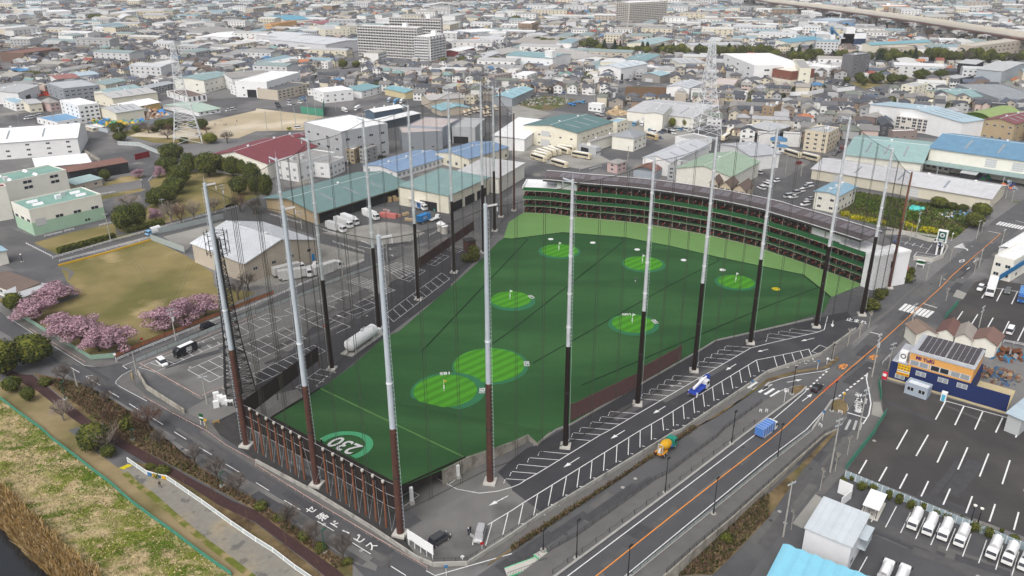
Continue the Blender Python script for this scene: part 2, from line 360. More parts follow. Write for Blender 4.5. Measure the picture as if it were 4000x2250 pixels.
# pavements, aprons
area('street_pavement',kD,(qF,[(60,300),(850,790),(1000,815),(1230,770),(1160,745),(920,735),(140,240),(0,200)]),z=.10)
area('corner_pavement',kD,(qF,[(1330,840),(1210,930),(1180,990),(1480,1140),(2090,1430)]),(qO,[(-560,20),(0,380),(560,700),(1150,1060),(1680,1380),(1750,1360),(1600,1290),(1150,990),(560,620),(0,320)]),(jG,[(2240,130)]),(qF,[(2130,1380),(1480,1100),(1360,1000)]),z=.10)
area('range_pavement',kD,(qO,[(1700,1395),(2250,1340),(2542,1150)]),(qQ,[(0,1150),(500,830),(1180,400),(1800,-20)]),(jI,[(2100,1270),(2420,1040)]),(qD,[(0,930),(300,830),(580,760),(720,660),(990,440),(1230,250),(1380,100),(1560,-60),(1400,60),(1250,200),(880,470),(700,570),(530,690),(0,870)]),(jI,[(2560,880),(1700,1460)]),(qQ,[(1600,45),(290,850),(0,1050)]),(qO,[(2542,1060),(2100,1345),(1750,1360)]),z=.08)
area('planting_strip',qW,(qO,[(2290,1340),(2542,1170)]),(qQ,[(0,1170),(500,840),(1180,405),(1800,-25)]),(jI,[(2100,1290),(2400,1060)]),(qD,[(0,925),(300,845),(560,810),(700,700),(720,730),(600,820),(300,870),(0,960)]),(jI,[(2420,1070),(2130,1240)]),(qQ,[(1830,-20),(1200,400),(520,850),(0,1200)]),(qO,[(2300,1350)]),z=.14)
area('hedge_bed',qW,(qQ,[(1640,1449),(2000,1120),(2200,890),(2542,640)]),(jE,[(300,370),(600,60),(700,0),(330,420)]),(qQ,[(2542,880),(2200,1240),(1990,1443)]),z=.12)
area('apron',qS,(jE,[(560,690),(470,640),(240,930),(340,980)]),z=.1)
area('apron',qS,(qD,[(1060,1160),(1130,1165),(1165,1330),(1040,1290)]),z=.1)
area('apron',qS,(qD,[(1860,100),(1960,130),(2000,70),(1900,30)]),z=.1)
area('lower_pavement',kD,(qD,[(1000,870),(1120,900),(1160,1300),(1090,1443)]),(jE,[(1060,0),(780,400),(560,640),(470,640),(870,60)]),(qD,[(960,1390),(1035,1180)]),z=.07)
# car parks
area('range_car_park',xP,(jI,[(2576,425),(2050,545),(1900,640),(1300,985),(590,1395)]),(qQ,[(250,140),(150,180),(0,290)]),(qO,[(2400,420),(2542,570)]),(qQ,[(0,600),(280,810),(1600,30)]),(jI,[(1700,1440),(2560,860)]),(qD,[(0,850),(530,690),(700,570),(900,420),(960,345),(850,320),(800,250),(600,290),(480,330),(0,430)]),z=.04)
area('front_yard',yF,(qO,[(1440,740),(1430,520),(2130,330),(2400,420),(2542,570)]),(qQ,[(0,600),(280,810),(0,1020)]),(qO,[(2542,1020),(2080,1330),(1780,1340),(1620,1290),(1480,1100),(1480,1000),(1650,900)]),z=.05)
area('pile_yard',yH,(qF,[(2080,1400),(2420,1240)]),(qO,[(0,120),(600,500),(1380,700),(1480,1000),(1500,1120),(1620,1290),(560,600),(0,300)]),z=.05)
area('left_car_park',yF,(qF,[(1390,780),(2576,275)]),(jK,[(0,275),(640,30)]),(qM,[(1320,1210),(1500,1120),(1900,940),(2300,1000),(2260,1150),(1960,1420)]),(jK,[(1960,10),(1270,530),(660,1030),(150,1340),(0,1330)]),(qF,[(2420,1250),(2080,1400),(1860,1250),(2300,1010),(2020,1140)]),z=.05)
area('left_car_park_new',xP,(jK,[(0,890),(350,660),(420,560),(570,400),(640,400),(800,290),(1100,130),(1290,60)]),(qM,[(1350,1400),(1600,1270),(1640,1210),(1950,1040),(2110,1065),(2240,1150),(1960,1420)]),(jK,[(1960,10),(1270,530),(660,1030),(480,1110),(420,1030),(0,1130)]),z=.07)
area('truck_lot','lot_brown',(qD,[(1150,935),(1130,1170),(1180,1300),(1090,1443)]),(jE,[(1060,30),(780,410),(2542,1060),(3000,1250),(3600,700)]),(qD,[(2900,1450),(2400,1290)]),z=.04)
area('north_lot','lot_brown',(qD,[(1760,340),(1930,150)]),(qG,[(2080,1400),(2200,1360),(2576,1420),(3000,1500)]),(qD,[(3000,600),(2380,530),(1920,400)]),z=.05)
area('depot_lot',kZ,(jE,[(780,480),(2542,1120),(3000,1300),(3000,2100),(900,2100),(830,1200),(990,880),(600,720)]),z=.05)
area('truck_yard',jX,(qM,[(600,830),(1500,540),(1950,520),(2350,400),(2576,440),(1860,850),(1740,990),(1480,1040),(1250,1040)]),z=.03)
area('concrete_yard',qS,(qM,[(660,900),(1300,790),(1520,820),(1700,900),(1480,1030),(1250,1030)]),z=.05)
area('shed_yard',qS,(qM,[(580,990),(1090,1120),(1080,1190),(860,1280),(160,1440),(-250,1443),(240,1300)]),z=.05)
area('bus_yard',qS,(jM,[(0,70),(200,20),(660,0),(1000,180),(700,260),(440,220),(0,130)]),z=.04)
area('depot_yard',qS,(qL,[(0,1040),(400,1140),(250,1200),(0,1220)]),z=.04)
area('van_yard',qS,(qL,[(1150,1200),(1570,1250),(1850,1300),(1650,1443),(1350,1400),(1000,1300)]),z=.04)
area('corner_lot',jX,(qG,[(1170,930),(1600,960),(1800,1040),(1790,1110),(1450,1160),(1390,1100)]),z=.04)
# parks, grass, bare ground
area('park_lawn',jL,(qU,[(600,1230),(1530,970),(1870,1130),(2140,1300)]),(qM,[(-420,1443)]),(qF,[(2576,60),(2210,240),(1410,590),(1150,650),(920,720),(140,235),(-40,130),(420,0),(700,0)]),z=.03)
area('park_path',kD,(qU,[(600,1240),(690,1260),(750,1300),(690,1390)]),(qF,[(740,20),(800,90),(520,200),(490,185),(720,90),(690,0)]),(qU,[(690,1290),(560,1245)]),z=.05)
area('tree_park',jL,(qU,[(1500,380),(1700,270),(2000,280),(2576,300)]),(qM,[(100,500),(-200,620)]),(qU,[(1560,830),(1230,900),(1180,860),(1480,650),(1560,560)]),z=.03)
area('pylon_grounds',jL,(qH,[(1150,1330),(1700,1240),(2080,1200),(2110,1443),(1560,1440)]),z=.025)
area('gravel_yard',qS,(qU,[(1870,1090),(1640,940),(2250,785),(2460,830),(2280,830),(1930,1010)]),z=.045)
area('hedge_lawn',jL,(qU,[(340,1000),(700,900),(1170,800),(1170,930),(1500,890),(580,1120)]),z=.035)
area('verge',jL,(qU,[(1010,530),(1420,450),(1470,465),(1400,490),(1030,565)]),z=.035)
area('verge',jL,(qU,[(990,420),(1250,330),(1440,320),(1400,370),(1040,430)]),z=.035)
area('schoolyard','sand',(qH,[(2060,1230),(2576,1110)]),(qJ,[(0,1090),(500,1150),(690,1175),(480,1240),(480,1310),(0,1320)]),(qH,[(2400,1390),(1900,1400),(1300,1370),(1400,1330)]),z=.03)
area('rape_field',yK,(qG,[(870,490),(1640,610),(2000,690),(2230,690),(2030,830),(1880,960),(1750,970),(1180,850),(700,710)]),z=.03)
area('allotment',kW,(qL,[(1150,870),(1560,880),(1560,1010),(1330,1020),(1130,950)]),z=.03)
area('scrap_garden',yK,(qL,[(0,1060),(330,960),(650,1000),(560,1050),(400,1110),(100,1110)]),z=.03)
area('pocket_park',jL,(qN,[(810,830),(1100,780),(1480,780),(1100,860),(980,900)]),z=.03)
area('promenade_bed',qW,(qF,[(330,870),(760,950),(1050,1090),(1480,1370)]),(jG,[(1990,370)]),(qO,[(0,700),(330,910),(600,1110),(960,1340),(960,1449),(840,1449),(0,800)]),(jG,[(1160,60)]),(qF,[(920,1360)]),z=.04)
area('verge_track','dry_grass',(qF,[(-300,700),(40,985),(690,1443)]),(jG,[(830,130),(1180,380),(1300,460),(1500,610),(1700,790),(2000,1050),(2250,1230),(2800,1640),(2650,1740),(2290,1449),(2000,1235),(1700,1005),(1500,865),(1300,715),(1100,535),(950,425),(720,245),(520,95)]),(qF,[(430,1443),(180,1262),(0,1122),(-500,720)]),z=.02)
area('verge_bed','dry_grass',(qF,[(40,985),(180,900),(380,1055),(830,1400),(690,1443)]),z=.03)
area(zD,zD,(qF,[(-200,700),(200,880),(330,890),(600,1110),(930,1360)]),(jG,[(1160,60),(1400,190),(1900,480),(2300,700)]),(qO,[(0,800),(240,980),(590,1230),(800,1380),(1100,1650),(900,1650),(680,1449),(500,1300),(170,1050),(0,920)]),(jG,[(2160,740),(1900,570),(1450,330),(1080,110)]),(qF,[(830,1400),(690,1300),(380,1055),(150,930),(-300,760)]),z=.06)
area('paver_ramp','pavers',(jG,[(1270,330),(1460,440),(1660,500),(2010,730),(2300,940)]),(qO,[(0,1090),(390,1380),(800,1680),(300,1800)]),(jG,[(2250,1230),(2000,1050),(1700,790),(1500,610),(1300,460),(1190,395)]),z=.05)
area('fence_bed',qW,(jG,[(1290,305),(1480,345),(1900,570),(2160,740)]),(qO,[(0,930),(170,1060),(500,1310),(680,1460),(580,1500),(390,1365),(170,1195)]),(jG,[(2300,925),(2010,715),(1750,535),(1660,475),(1570,462),(1460,425)]),z=.07)
area('yellow_paving','rape',(jG,[(1180,380),(1270,340),(1320,350),(1230,395)]),z=.08)
fs_=MB();fs_.rb(zl(jG,(1240,425),(1330,520),(1500,640),(1700,820),(2000,1075),(2250,1265),(2542,1490)),1.3,.06);st_m('fern_strip',fs_,['verge_green'])
# painted lines
LN={}
def line(grp,z,x0,y0,x1,y1,wd=.16,mi=0,f=None):
 f=f or Q;a,b=f(z,x0,y0),f(z,x1,y1)
 LN.setdefault(grp,MB()).rb([a,b],wd,0,mi)
def lines(grp,z,segs,wd=.16,mi=0,f=None):
 for s in segs:line(grp,z,*s,wd,mi,f)
def grid(grp,z,p0,p1,p2,p3,n,m=1,wd=.14,mi=0):
 q=[Q(zz,x,y)for zz,x,y in[(p if isinstance(p[0],str)else(z,*p))for p in(p0,p1,p2,p3)]]
 B=lambda u,v:q[0]*(1-u)*(1-v)+q[1]*u*(1-v)+q[2]*u*v+q[3]*(1-u)*v
 mb=LN.setdefault(grp,MB())
 for i in range(n+1):mb.rb([B(i/n,0),B(i/n,1)],wd,0,mi)
 for j in range(m+1):mb.rb([B(0,j/m),B(1,j/m)],wd,0.002,mi)
def arrow(grp,z,x0,y0,x1,y1,wd=.22,f=None):
 f=f or Q;a,b=f(z,x0,y0),f(z,x1,y1);d=(b-a);L=d.length;d.normalize();n=V3((-d.y,d.x,0))
 mb=LN.setdefault(grp,MB());c=b-d*L*.38
 mb.rb([a,c],wd,0);mb.add([c-n*wd*2.4,b,c+n*wd*2.4],[(0,1,2)])
 if mb.f[-1]:pass
K='range_parking_lines'
inner=[(qO,1770,465),(qO,1880,530),(qO,2000,590),(qO,2220,630),(qO,2400,610),(qQ,0,570),(qQ,75,540),(qQ,135,500),(qQ,250,435),(qQ,880,50),(jI,990,1443),(jI,2400,620),(jI,2576,575),(qD,500,460),(qD,565,435),(qD,600,300)]
for a,b in zip(inner,inner[1:]):
 LN.setdefault(K,MB()).rb([Q(*a),Q(*b)],.2)
outer=[(qO,2300,945),(qQ,0,800),(qQ,105,730),(qQ,1275,5),(jI,1510,1323),(jI,2460,740),(jI,2576,718),(qD,410,630),(qD,455,740)]
for a,b in zip(outer,outer[1:]):LN[K].rb([Q(*a),Q(*b)],.2)
L43=[(135,500,-60,487),(245,435,0,415),(355,370,65,343),(465,300,175,278),(565,240,280,213),(790,108,575,90),(885,50,610,30)]
L33=[(990,1443,700,1418),(1085,1387,805,1363),(1175,1335,900,1310),(1265,1280,990,1258),(1490,1147,1290,1130),(1580,1100,1320,1078),(1655,1053,1400,1030),(1735,1007,1480,985),(1815,960,1550,938),(1885,915,1630,895),(2060,818,1865,800),(2125,775,1885,757),(2195,735,1950,715),(2265,693,2020,675),(2330,655,2085,637),(2400,615,2155,598)]
L34=[(165,532,0,512),(280,507,10,472),(395,483,120,447),(505,457,232,425)]
for z_,L_ in((qQ,L43),(jI,L33),(qD,L34)):
 lines(K,z_,L_,.17)
 for x0,y0,x1,y1 in L_:line(K,z_,x1-8,y1+6,x1-14,y1+22);line(K,z_,x1-16,y1+28,x1-22,y1+44)
O43=[(110,735,65,945),(255,638,215,850),(400,550,360,755),(540,465,505,660),(670,380,645,575),(795,303,778,490),(920,225,908,407),(1043,150,1033,325),(1160,75,1153,250),(1273,8,1270,175),(1385,-60,1383,100)]
O33=[(1512,1325,1525,1450),(1620,1258,1625,1405),(1720,1190,1733,1335),(1822,1130,1837,1272),(1920,1075,1937,1210),(2018,1015,2033,1150),(2110,955,2130,1090),(2200,900,2222,1027),(2290,850,2312,970),(2375,795,2402,912),(2460,742,2487,860)]
O34=[(60,700,95,820),(150,685,187,800),(237,665,278,780),(325,650,368,760)]
for z_,L_ in((qQ,O43),(jI,O33),(qD,O34)):
 lines(K,z_,L_,.17)
 for x0,y0,x1,y1 in L_:
  line(K,z_,x1+24,y1-12,x1+52,y1-10,.22);line(K,z_,x1+88,y1-6,x1+116,y1-4,.22)
lines(K,qO,[(2345,920,2280,1150),(2505,820,2450,1045)],.17)
lines(K,qD,[(440,655,518,590),(518,590,600,620),(600,620,525,685),(525,685,440,655),(600,620,880,425)],.17)
for a_ in[(qQ,670,275,510,375),(qQ,1120,5,980,90),(jI,1545,1205,1420,1280),(jI,2255,780,2150,845),(jI,2576,632,2470,657),(qD,465,520,330,550),(qD,655,340,645,410),(qO,2505,655,2310,755)]:arrow(K,*a_)
lines(K,qO,[(1770,465,1980,380),(1920,540,1980,495),(1440,665,1530,610),(1470,760,1620,650),(1560,615,1620,650),(2150,1145,2160,1080)],.15)
K='left_parking_lines'
grid(K,qF,(1400,815),(2230,470),(2300,545),(1560,862),8)
grid(K,qF,(2300,440),(2700,270),(2830,330),(2400,510),4)
grid(K,'S',(qF,1890,838),(jK,280,415),(jK,500,520),(qF,2110,962),10,2)
grid(K,qF,(qF,2440,930),(jK,580,590),(jK,700,650),(jK,0,990),9)
grid(K,jK,(620,150),(985,290),(1240,190),(890,40),5,2)
grid(K,jK,(425,190),(950,405),(800,475),(290,240),7)
grid(K,jK,(jK,1305,275),(qM,1870,1305),(qM,1950,1365),(jK,1385,355),9)
grid(K,qM,(1705,1210),(1840,1110),(1945,1140),(1805,1235),3,2)
grid(K,qM,(1430,1360),(1640,1265),(1705,1285),(1545,1390),3,2)
grid(K,qM,(1910,1065),(2010,1035),(2110,1065),(2030,1100),3)
grid(K,qM,(920,1395),(1045,1345),(1400,1480),(1300,1520),5,2)
grid(K,qM,(1270,1245),(1420,1200),(1660,1270),(1450,1360),6,2)
lines(K,jK,[(650,830,805,868),(585,875,745,912),(520,922,685,960),(650,830,520,922),(400,1015,520,950),(400,1015,470,1030),(590,1000,625,1005),(1140,75,1210,105),(0,340,330,290)],.15)
arrow(K,jK,910,322,805,285)
for i in range(5):line(K,jK,760-i*36,868+i*30,740-i*36,884+i*30)
K='street_lines'
lines(K,qO,[(0,525,130,605),(280,700,440,795),(605,905,775,1005),(955,1120,1140,1235),(1340,1355,1490,1449)],.18)
lines(K,jG,[(1730,20,1850,95),(1980,175,2105,250),(2240,340,2375,420)],.18)
lines(K,qF,[(710,815,800,865),(865,905,1010,995),(865,905,935,895),(1090,1050,1200,1115),(1300,1180,1405,1245),(1520,1315,1640,1390),(1235,800,1380,740),(1235,800,1280,830)],.18)
for p_ in[[(1330,840),(1230,890),(1170,950),(1165,975),(1210,1010),(1480,1155)],[(60,300),(850,795),(1000,812)]]:
 LN[K].rb([Q(qF,x,y)for x,y in p_],.15)
LN[K].rb([Q(qO,x,y)for x,y in[(1690,1400),(1780,1449),(2542,1230)]],.2)
K='main_road_lines'
for p_,m_,w_ in[([(qQ,0,1872),(qQ,560,1449),(qQ,1500,740),(qQ,2440,30),(qD,20,1365),(qD,250,1170),(qD,380,1055),(qD,385,1020),(qD,350,995),(qD,260,1005),(qD,130,1050)],0,.2),([(qQ,300,1860),(qQ,840,1449),(qQ,1700,765),(qQ,2542,110),(qD,140,1440),(qD,540,1075)],1,.22),([(qD,540,1075),(qD,725,910),(qD,1170,530),(qD,1530,200),(qD,1750,0),(qG,1850,1335),(qG,2340,910)],1,.22),([(qQ,620,1870),(qQ,1125,1449),(qQ,1840,862),(qQ,2542,285),(jE,380,0),(qD,640,1165),(qD,720,1140),(qD,790,1180),(qD,805,1230),(qD,780,1300)],0,.2)]:
 for a,b in zip(p_,p_[1:]):LN.setdefault(K,MB()).rb([RQ(*a),RQ(*b)],w_,.02,m_)
for i in range(7):line(K,qD,392+i*31,1040-i*29,408+i*31,1026-i*29,.45)
for i in range(9):line(K,qD,675+i*37,1135-i*29,697+i*37,1120-i*29,.45)
lines(K,qD,[(1030,460,1150,490),(1565,172,1700,215),(800,1270,990,1325)],.4)
LN[K].rb([Q(qD,x,y)for x,y in[(1000,870),(990,930),(1020,1080),(1035,1180),(1015,1290),(955,1385)]],.3)
LN[K].rb([Q(qD,x,y)for x,y in[(620,822),(560,850),(300,890),(140,925),(0,975)]],.2)
for i in range(8):line(K,qD,1325+i*38,238+i*10.5,1395+i*38,175+i*10.5,.9)
for i in range(5):line(K,qD,25-i*58+0,1110+i*-22,120-i*58,1050-i*22,.7)
lines(K,qD,[(-30,1000,20,960),(-60,1040,40,985),(720,1400,780,1310),(780,1443,830,1340),(860,1443,890,1350),(920,1443,940,1370)],.55,2)
for i in range(9):line(K,qG,2300+i*30,820+i*6,2345+i*30,790+i*6,.8)
for i in range(7):line(K,qG,1870+i*22,1050-i*8+i*10,1960+i*8,1010+i*12,.5)
lines(K,qG,[(2215,885,2340,910),(2490,780,2576,800),(1930,1180,1975,1170),(1975,1170,1970,1190),(1970,1190,1928,1200),(1928,1200,1930,1180),(2065,1200,2110,1160),(2000,1270,2030,1250)],.35)
for a_ in[(qD,345,1155,445,1080),(qD,190,965,345,935)]:arrow(K,*a_)
lines(K,qD,[(1590,640,1600,650)],.1)
K='truck_lot_lines'
lines(K,jE,[(1385,0,1275,195),(1590,50,1470,260),(1780,112,1680,325),(1982,175,1885,395),(2190,237,2100,465),(2402,303,2325,540),(2620,370,2545,610),(980,300,900,438),(1180,370,1100,512),(1382,438,1305,585),(1592,510,1520,662),(1808,585,1738,745),(2027,660,1965,828),(2255,738,2197,912),(2488,818,2440,995),],.3)
lines(K,qD,[(1785,1155,1685,1340),(1970,1205,1880,1395),(2160,1260,2080,1440),(2360,1320,2290,1470),(2560,1375,2490,1520),(1785,1152,2700,1400),(1960,250,1890,350),(2110,280,2030,408),(2265,315,2205,420),(2425,350,2360,480),(2590,390,2510,550),(2365,20,2300,148),(2510,50,2450,178),(2185,60,2150,118),(2180,0,2576,60)],.3)
K='depot_lines'
lines(K,jE,[(1135,705,1025,915),(1275,760,1165,970),(1415,820,1315,1025),(1560,870,1465,1085),(1710,925,1615,1145),(1860,980,1770,1200),(2015,1035,1930,1260),(2170,1095,2090,1325),(2330,1150,2260,1390),(2490,1210,2420,1449),(985,1260,890,1430)],.17)
K='corner_lot_lines'
lines(K,qG,[(1405,990,1375,1020),(1480,1005,1450,1035),(1560,1015,1530,1050),(1650,1022,1585,1110),(1330,985,1620,1065),(1500,1095,1460,1145),(1500,1095,1720,1130),(1480,1120,1690,1150)],.2)
lines('yard_lines',qM,[(1030,1032,1170,1065),(1345,1130,1390,1128),(1365,1120,1380,1140)],.25)
for k_,mb_ in LN.items():
 o_=st_m(k_,mb_,[kR,yE,'old_line']);o_.location.z=.10
# repairs, worn patches and manholes in the asphalt
pa_=MB();mh=MB();rq=random.Random(21)
def along(pts,wd,n,f=lambda p:p):
 for _ in range(n):
  i=rq.randrange(len(pts)-1);a,b=pts[i],pts[i+1];d=(b-a).normalized();nn=V3((-d.y,d.x,0));c=a.lerp(b,rq.random())+nn*rq.uniform(-wd,wd);L,w_=rq.uniform(1.5,9),rq.uniform(.4,1.7);u=V3((0,0,.022+.001*_))
  pa_.qd(c-d*L-nn*w_+u,c+d*L-nn*w_+u,c+d*L+nn*w_+u,c-d*L+nn*w_+u,rq.randrange(3))
  if rq.random()<.35:c=a.lerp(b,rq.random())+nn*rq.uniform(-wd,wd);mh.tb(c,c+V3((0,0,.05+.001*_)),.42,.42,12,rq.randrange(2))
cl=lambda z,*p:[q+V3((0,0,.03))for q in zl(z,*p)]
along([a.lerp(b,.5)+V3((0,0,.05))for a,b in zip(Lc[1:5],Rc[1:5])],3.2,9);along([a.lerp(b,.5)+V3((0,0,.03))for a,b in zip(Lf,Rf)],4.5,26)
along(cl(qQ,(150,1300),(900,790),(1500,370)),2.2,10);along(cl(jE,(0,1000),(380,520),(760,60)),2.5,12);along(cl(qO,(0,550),(560,880),(1300,1330)),2.6,12);along(cl(jG,(1700,30),(2400,480)),2.4,8);along(cl(qF,(300,450),(900,860),(1500,1240)),2.4,10)
along([q+V3((0,0,.04))for q in zl(jI,(1100,1290),(1900,860),(2450,600))],2,7);along([q+V3((0,0,.06))for q in zl(qF,(1700,800),(2400,600))+zl(jK,(100,700),(700,420),(1200,120))],9,26);along([q+V3((0,0,.04))for q in zl(qD,(1300,1150),(1900,1400))+zl(jE,(1500,400),(2400,700))],12,5);along([q+V3((0,0,.06))for q in zl(jE,(1100,1000),(1700,1250),(2300,1449))],4,10);along(cl(qM,(700,930),(1100,1080),(1700,1000),(2300,620)),2.4,10)
mat(xZ,(.062,.062,.066),var=.25,scale=.6);mat('patch_mid',(.092,.09,.09),var=.25,scale=.6);mat('patch_pale',(.115,.113,.108),var=.25,scale=.6)
st_m('road_repairs',pa_,[xZ,'patch_mid','patch_pale']);st_m('manholes',mh,[zB,xZ])
# lettering on the roads
def road_text(s,zone,c,xpt,ypt,size,mats,sx=1,sy=1,z=.16):
 """c centre, xpt a point further along the reading direction, ypt a point towards the top of the letters."""
 o=Q(zone,*c);x=Q(zone,*xpt)-o;y=Q(zone,*ypt)-o
 n=V3((y.y,-y.x,0));x=n if n.dot(x)>0 else-n
 t=lettering(s,'road_lettering',None,mats,size,(o.x,o.y,z),x,y,sx,sy,bold=.04)
 return tag(t,kind='structure')
for ch,c in[('ス',(1150,1160)),('ピ',(1030,1090)),('ー',(900,1010)),('ド',(790,945)),('落',(665,870)),('セ',(550,800))]:
 road_text(ch,qO,c,(c[0]+58,c[1]-52)if ch!='ー' else(c[0]-100,c[1]-62),(c[0]-100,c[1]-62)if ch!='ー' else(c[0]-58,c[1]+52),2.05,[kR],1,1.2)
for ch,c in[('歩',(912,1085)),('行',(915,1150)),('注',(905,1190)),('意',(908,1240))]:
 road_text(ch,qD,c,(c[0]-45,c[1]-10),(c[0]-5,c[1]+45),1.9,[kR],1,1.6)
road_text('40',qD,(748,808),(775,828),(800,765),2.5,[yE],.75,2.1)
road_text('40',qD,(1053,715),(1080,735),(1100,675),2.5,[yE],.75,2.1)
road_text('止まれ',qD,(890,350),(930,360),(900,320),2.0,[kR],1,1.4)
# the driving range field
ZT={}
FL=[(jK,160,1325,3.4),(jK,650,1030,.6),(jK,980,790,.1),(jK,1270,530,0),(jK,1440,450,0),(jK,1960,0,0),(qM,2270,1170,0),(qM,2440,990,0),('S',1967,932,0)]
FR=[(qO,1440,570,4.6),(qO,1842,405,3.9),(qO,2080,280,3.4),(qO,2540,118,2.1),(qQ,160,50,1.6),(qQ,250,132,.7),(qQ,380,18,.25),(jI,590,1390,.05),(jI,1300,980,0),(jI,1900,640,0),(jI,2050,545,0),(jI,2576,430,0),(qD,560,258,0),(qD,630,110,0)]
fl=[Q(*p[:3],p[3])for p in FL];fr=[Q(*p[:3],p[3])for p in FR]
ap=[('S',1967,932),(jM,0,965),(jM,510,900),(jM,1130,950),(jM,1600,1040),(jM,2070,1150),(qG,0,1255),(qG,350,1325),(qD,560,50),(qD,630,110)]
apw=[Q(*p)for p in ap]
tf=MB()
tf.poly([fl[0],fr[0],fr[1],fr[2],fl[1]],0,.12)
xl=Q(jK,800,923,.2)
tf.poly([fl[1],fr[2],fr[3],fr[4],fr[5],fr[6],xl],0,.12)
tf.poly([xl]+fr[6:]+apw[::-1]+fl[2:-1][::-1],0,.12)
def TZ(p):
 for f in tf.f:
  a,b,c=(V3(tf.v[i])for i in f);d=(b.x-a.x)*(c.y-a.y)-(c.x-a.x)*(b.y-a.y)
  if abs(d)<1e-9:continue
  u=((p.x-a.x)*(c.y-a.y)-(c.x-a.x)*(p.y-a.y))/d;v=((b.x-a.x)*(p.y-a.y)-(p.x-a.x)*(b.y-a.y))/d
  if u>=-1e-6 and v>=-1e-6 and u+v<=1+1e-6:return a.z+u*(b.z-a.z)+v*(c.z-a.z)
 return.14
st_m('turf_field',tf,['turf'])
ta=MB();base_px=[(jM,115,700),(jM,390,715),(jM,640,745),(jM,1290,810),(jM,1960,925),(jM,2480,1050),(qG,0,1088),(qG,250,1170),(qG,500,1260),(qG,760,1355),(qG,945,1425)]
BASE=[Q(*p)for p in base_px]
ta.poly(apw+[Q(qD,930,-10)]+BASE[::-1]+[Q(qM,2540,800)],0,.14);st_m('turf_apron',ta,['turf_light'])
te=MB();te.rb(apw,.8,.17);te.rb([p+V3((0,0,.0))for p in[fl[1],fr[2]]],.5,.17,1)
for L in([(2062,936.6),(1617,1407)],[(2000,934),(2048,934),(2062,937)],[(2426,932),(2438.6,942),(2240,1101),(2216,1120),(2000,1291),(1917,1350)],[(2803,1008),(2807,1020),(2609,1120),(2081,1421)],[(3198,1124),(3000,1196),(2165,1553)]):
 te.rb([G(*p)for p in L],.5,.17,0)
mat('seam_pale',(.09,.20,.06),rough=.95,var=.1,spec=.1)
st_m('turf_seams',te,['turf_edge','seam_pale'])
# target greens (flat mats lying on the field)
a_=S(jK,1740,1205),S(jK,2200,990)
gd=(G(*a_[1])-G(*a_[0]));ang=mt.atan2(gd.y,gd.x)
def green_mat(nm):
 m=mat(nm,(.072,.285,.022),rough=.95,var=.06,scale=.3,spec=.1);n=m.node_tree.nodes;l=m.node_tree.links
 vs=[x for x in n if x.type=='VECT_MATH'][0];tc=[x for x in n if x.type=='TEX_COORD'][0]
 sx=n.new(xW);l.new(tc.outputs['Object'],sx.inputs[0])
 w_=n.new(yS);w_.operation='SINE';k=n.new(yS);k.operation=kE;k.inputs[1].default_value=2*mt.pi/3.0
 l.new(sx.outputs[1],k.inputs[0]);l.new(k.outputs[0],w_.inputs[0])
 mr=n.new('ShaderNodeMapRange');mr.inputs[1].default_value=-.25;mr.inputs[2].default_value=.25;mr.inputs[3].default_value=.78;mr.inputs[4].default_value=1.04
 l.new(w_.outputs[0],mr.inputs[0]);v2=n.new(zG);v2.operation='SCALE'
 l.new(vs.outputs[0],v2.inputs[0]);l.new(mr.outputs[0],v2.inputs['Scale']);l.new(v2.outputs[0],n[yN].inputs['Base Color'])
green_mat('green_stripes')
def disc(mb,c,r,z,mi=0,n=48,wob=0):
 ps=[c+V3((r*mt.cos(2*mt.pi*i/n),r*mt.sin(2*mt.pi*i/n),0))for i in range(n)];mb.poly(ps,mi,z)
GREENS=[(1751,1531,146,1740,1530,124,'185','large near','front'),(1915,1431,149,1911,1428,138,'150','largest','mid'),(2003,1180,88,1996,1172,78,'120','small left',''),(2474,1270,98,2472,1266,82,'100','',''),(2185,984,82,2186,981,72,'','',''),(2513,1034,86,2511,1031,76,'','',''),(2873,1106,80,2875,1103,70,'','','')]
GL=['striped oval target green marked 185, nearest to the 230 ring','largest striped target green marked 150, just behind the one marked 185','striped target green left of the field centre line, alone near the left net','striped target green marked 100, behind the brown screen on the right','striped target green closest to the left end of the tee building','striped target green in front of the middle of the tee building','striped target green at the right, nearest the dark lower right net']
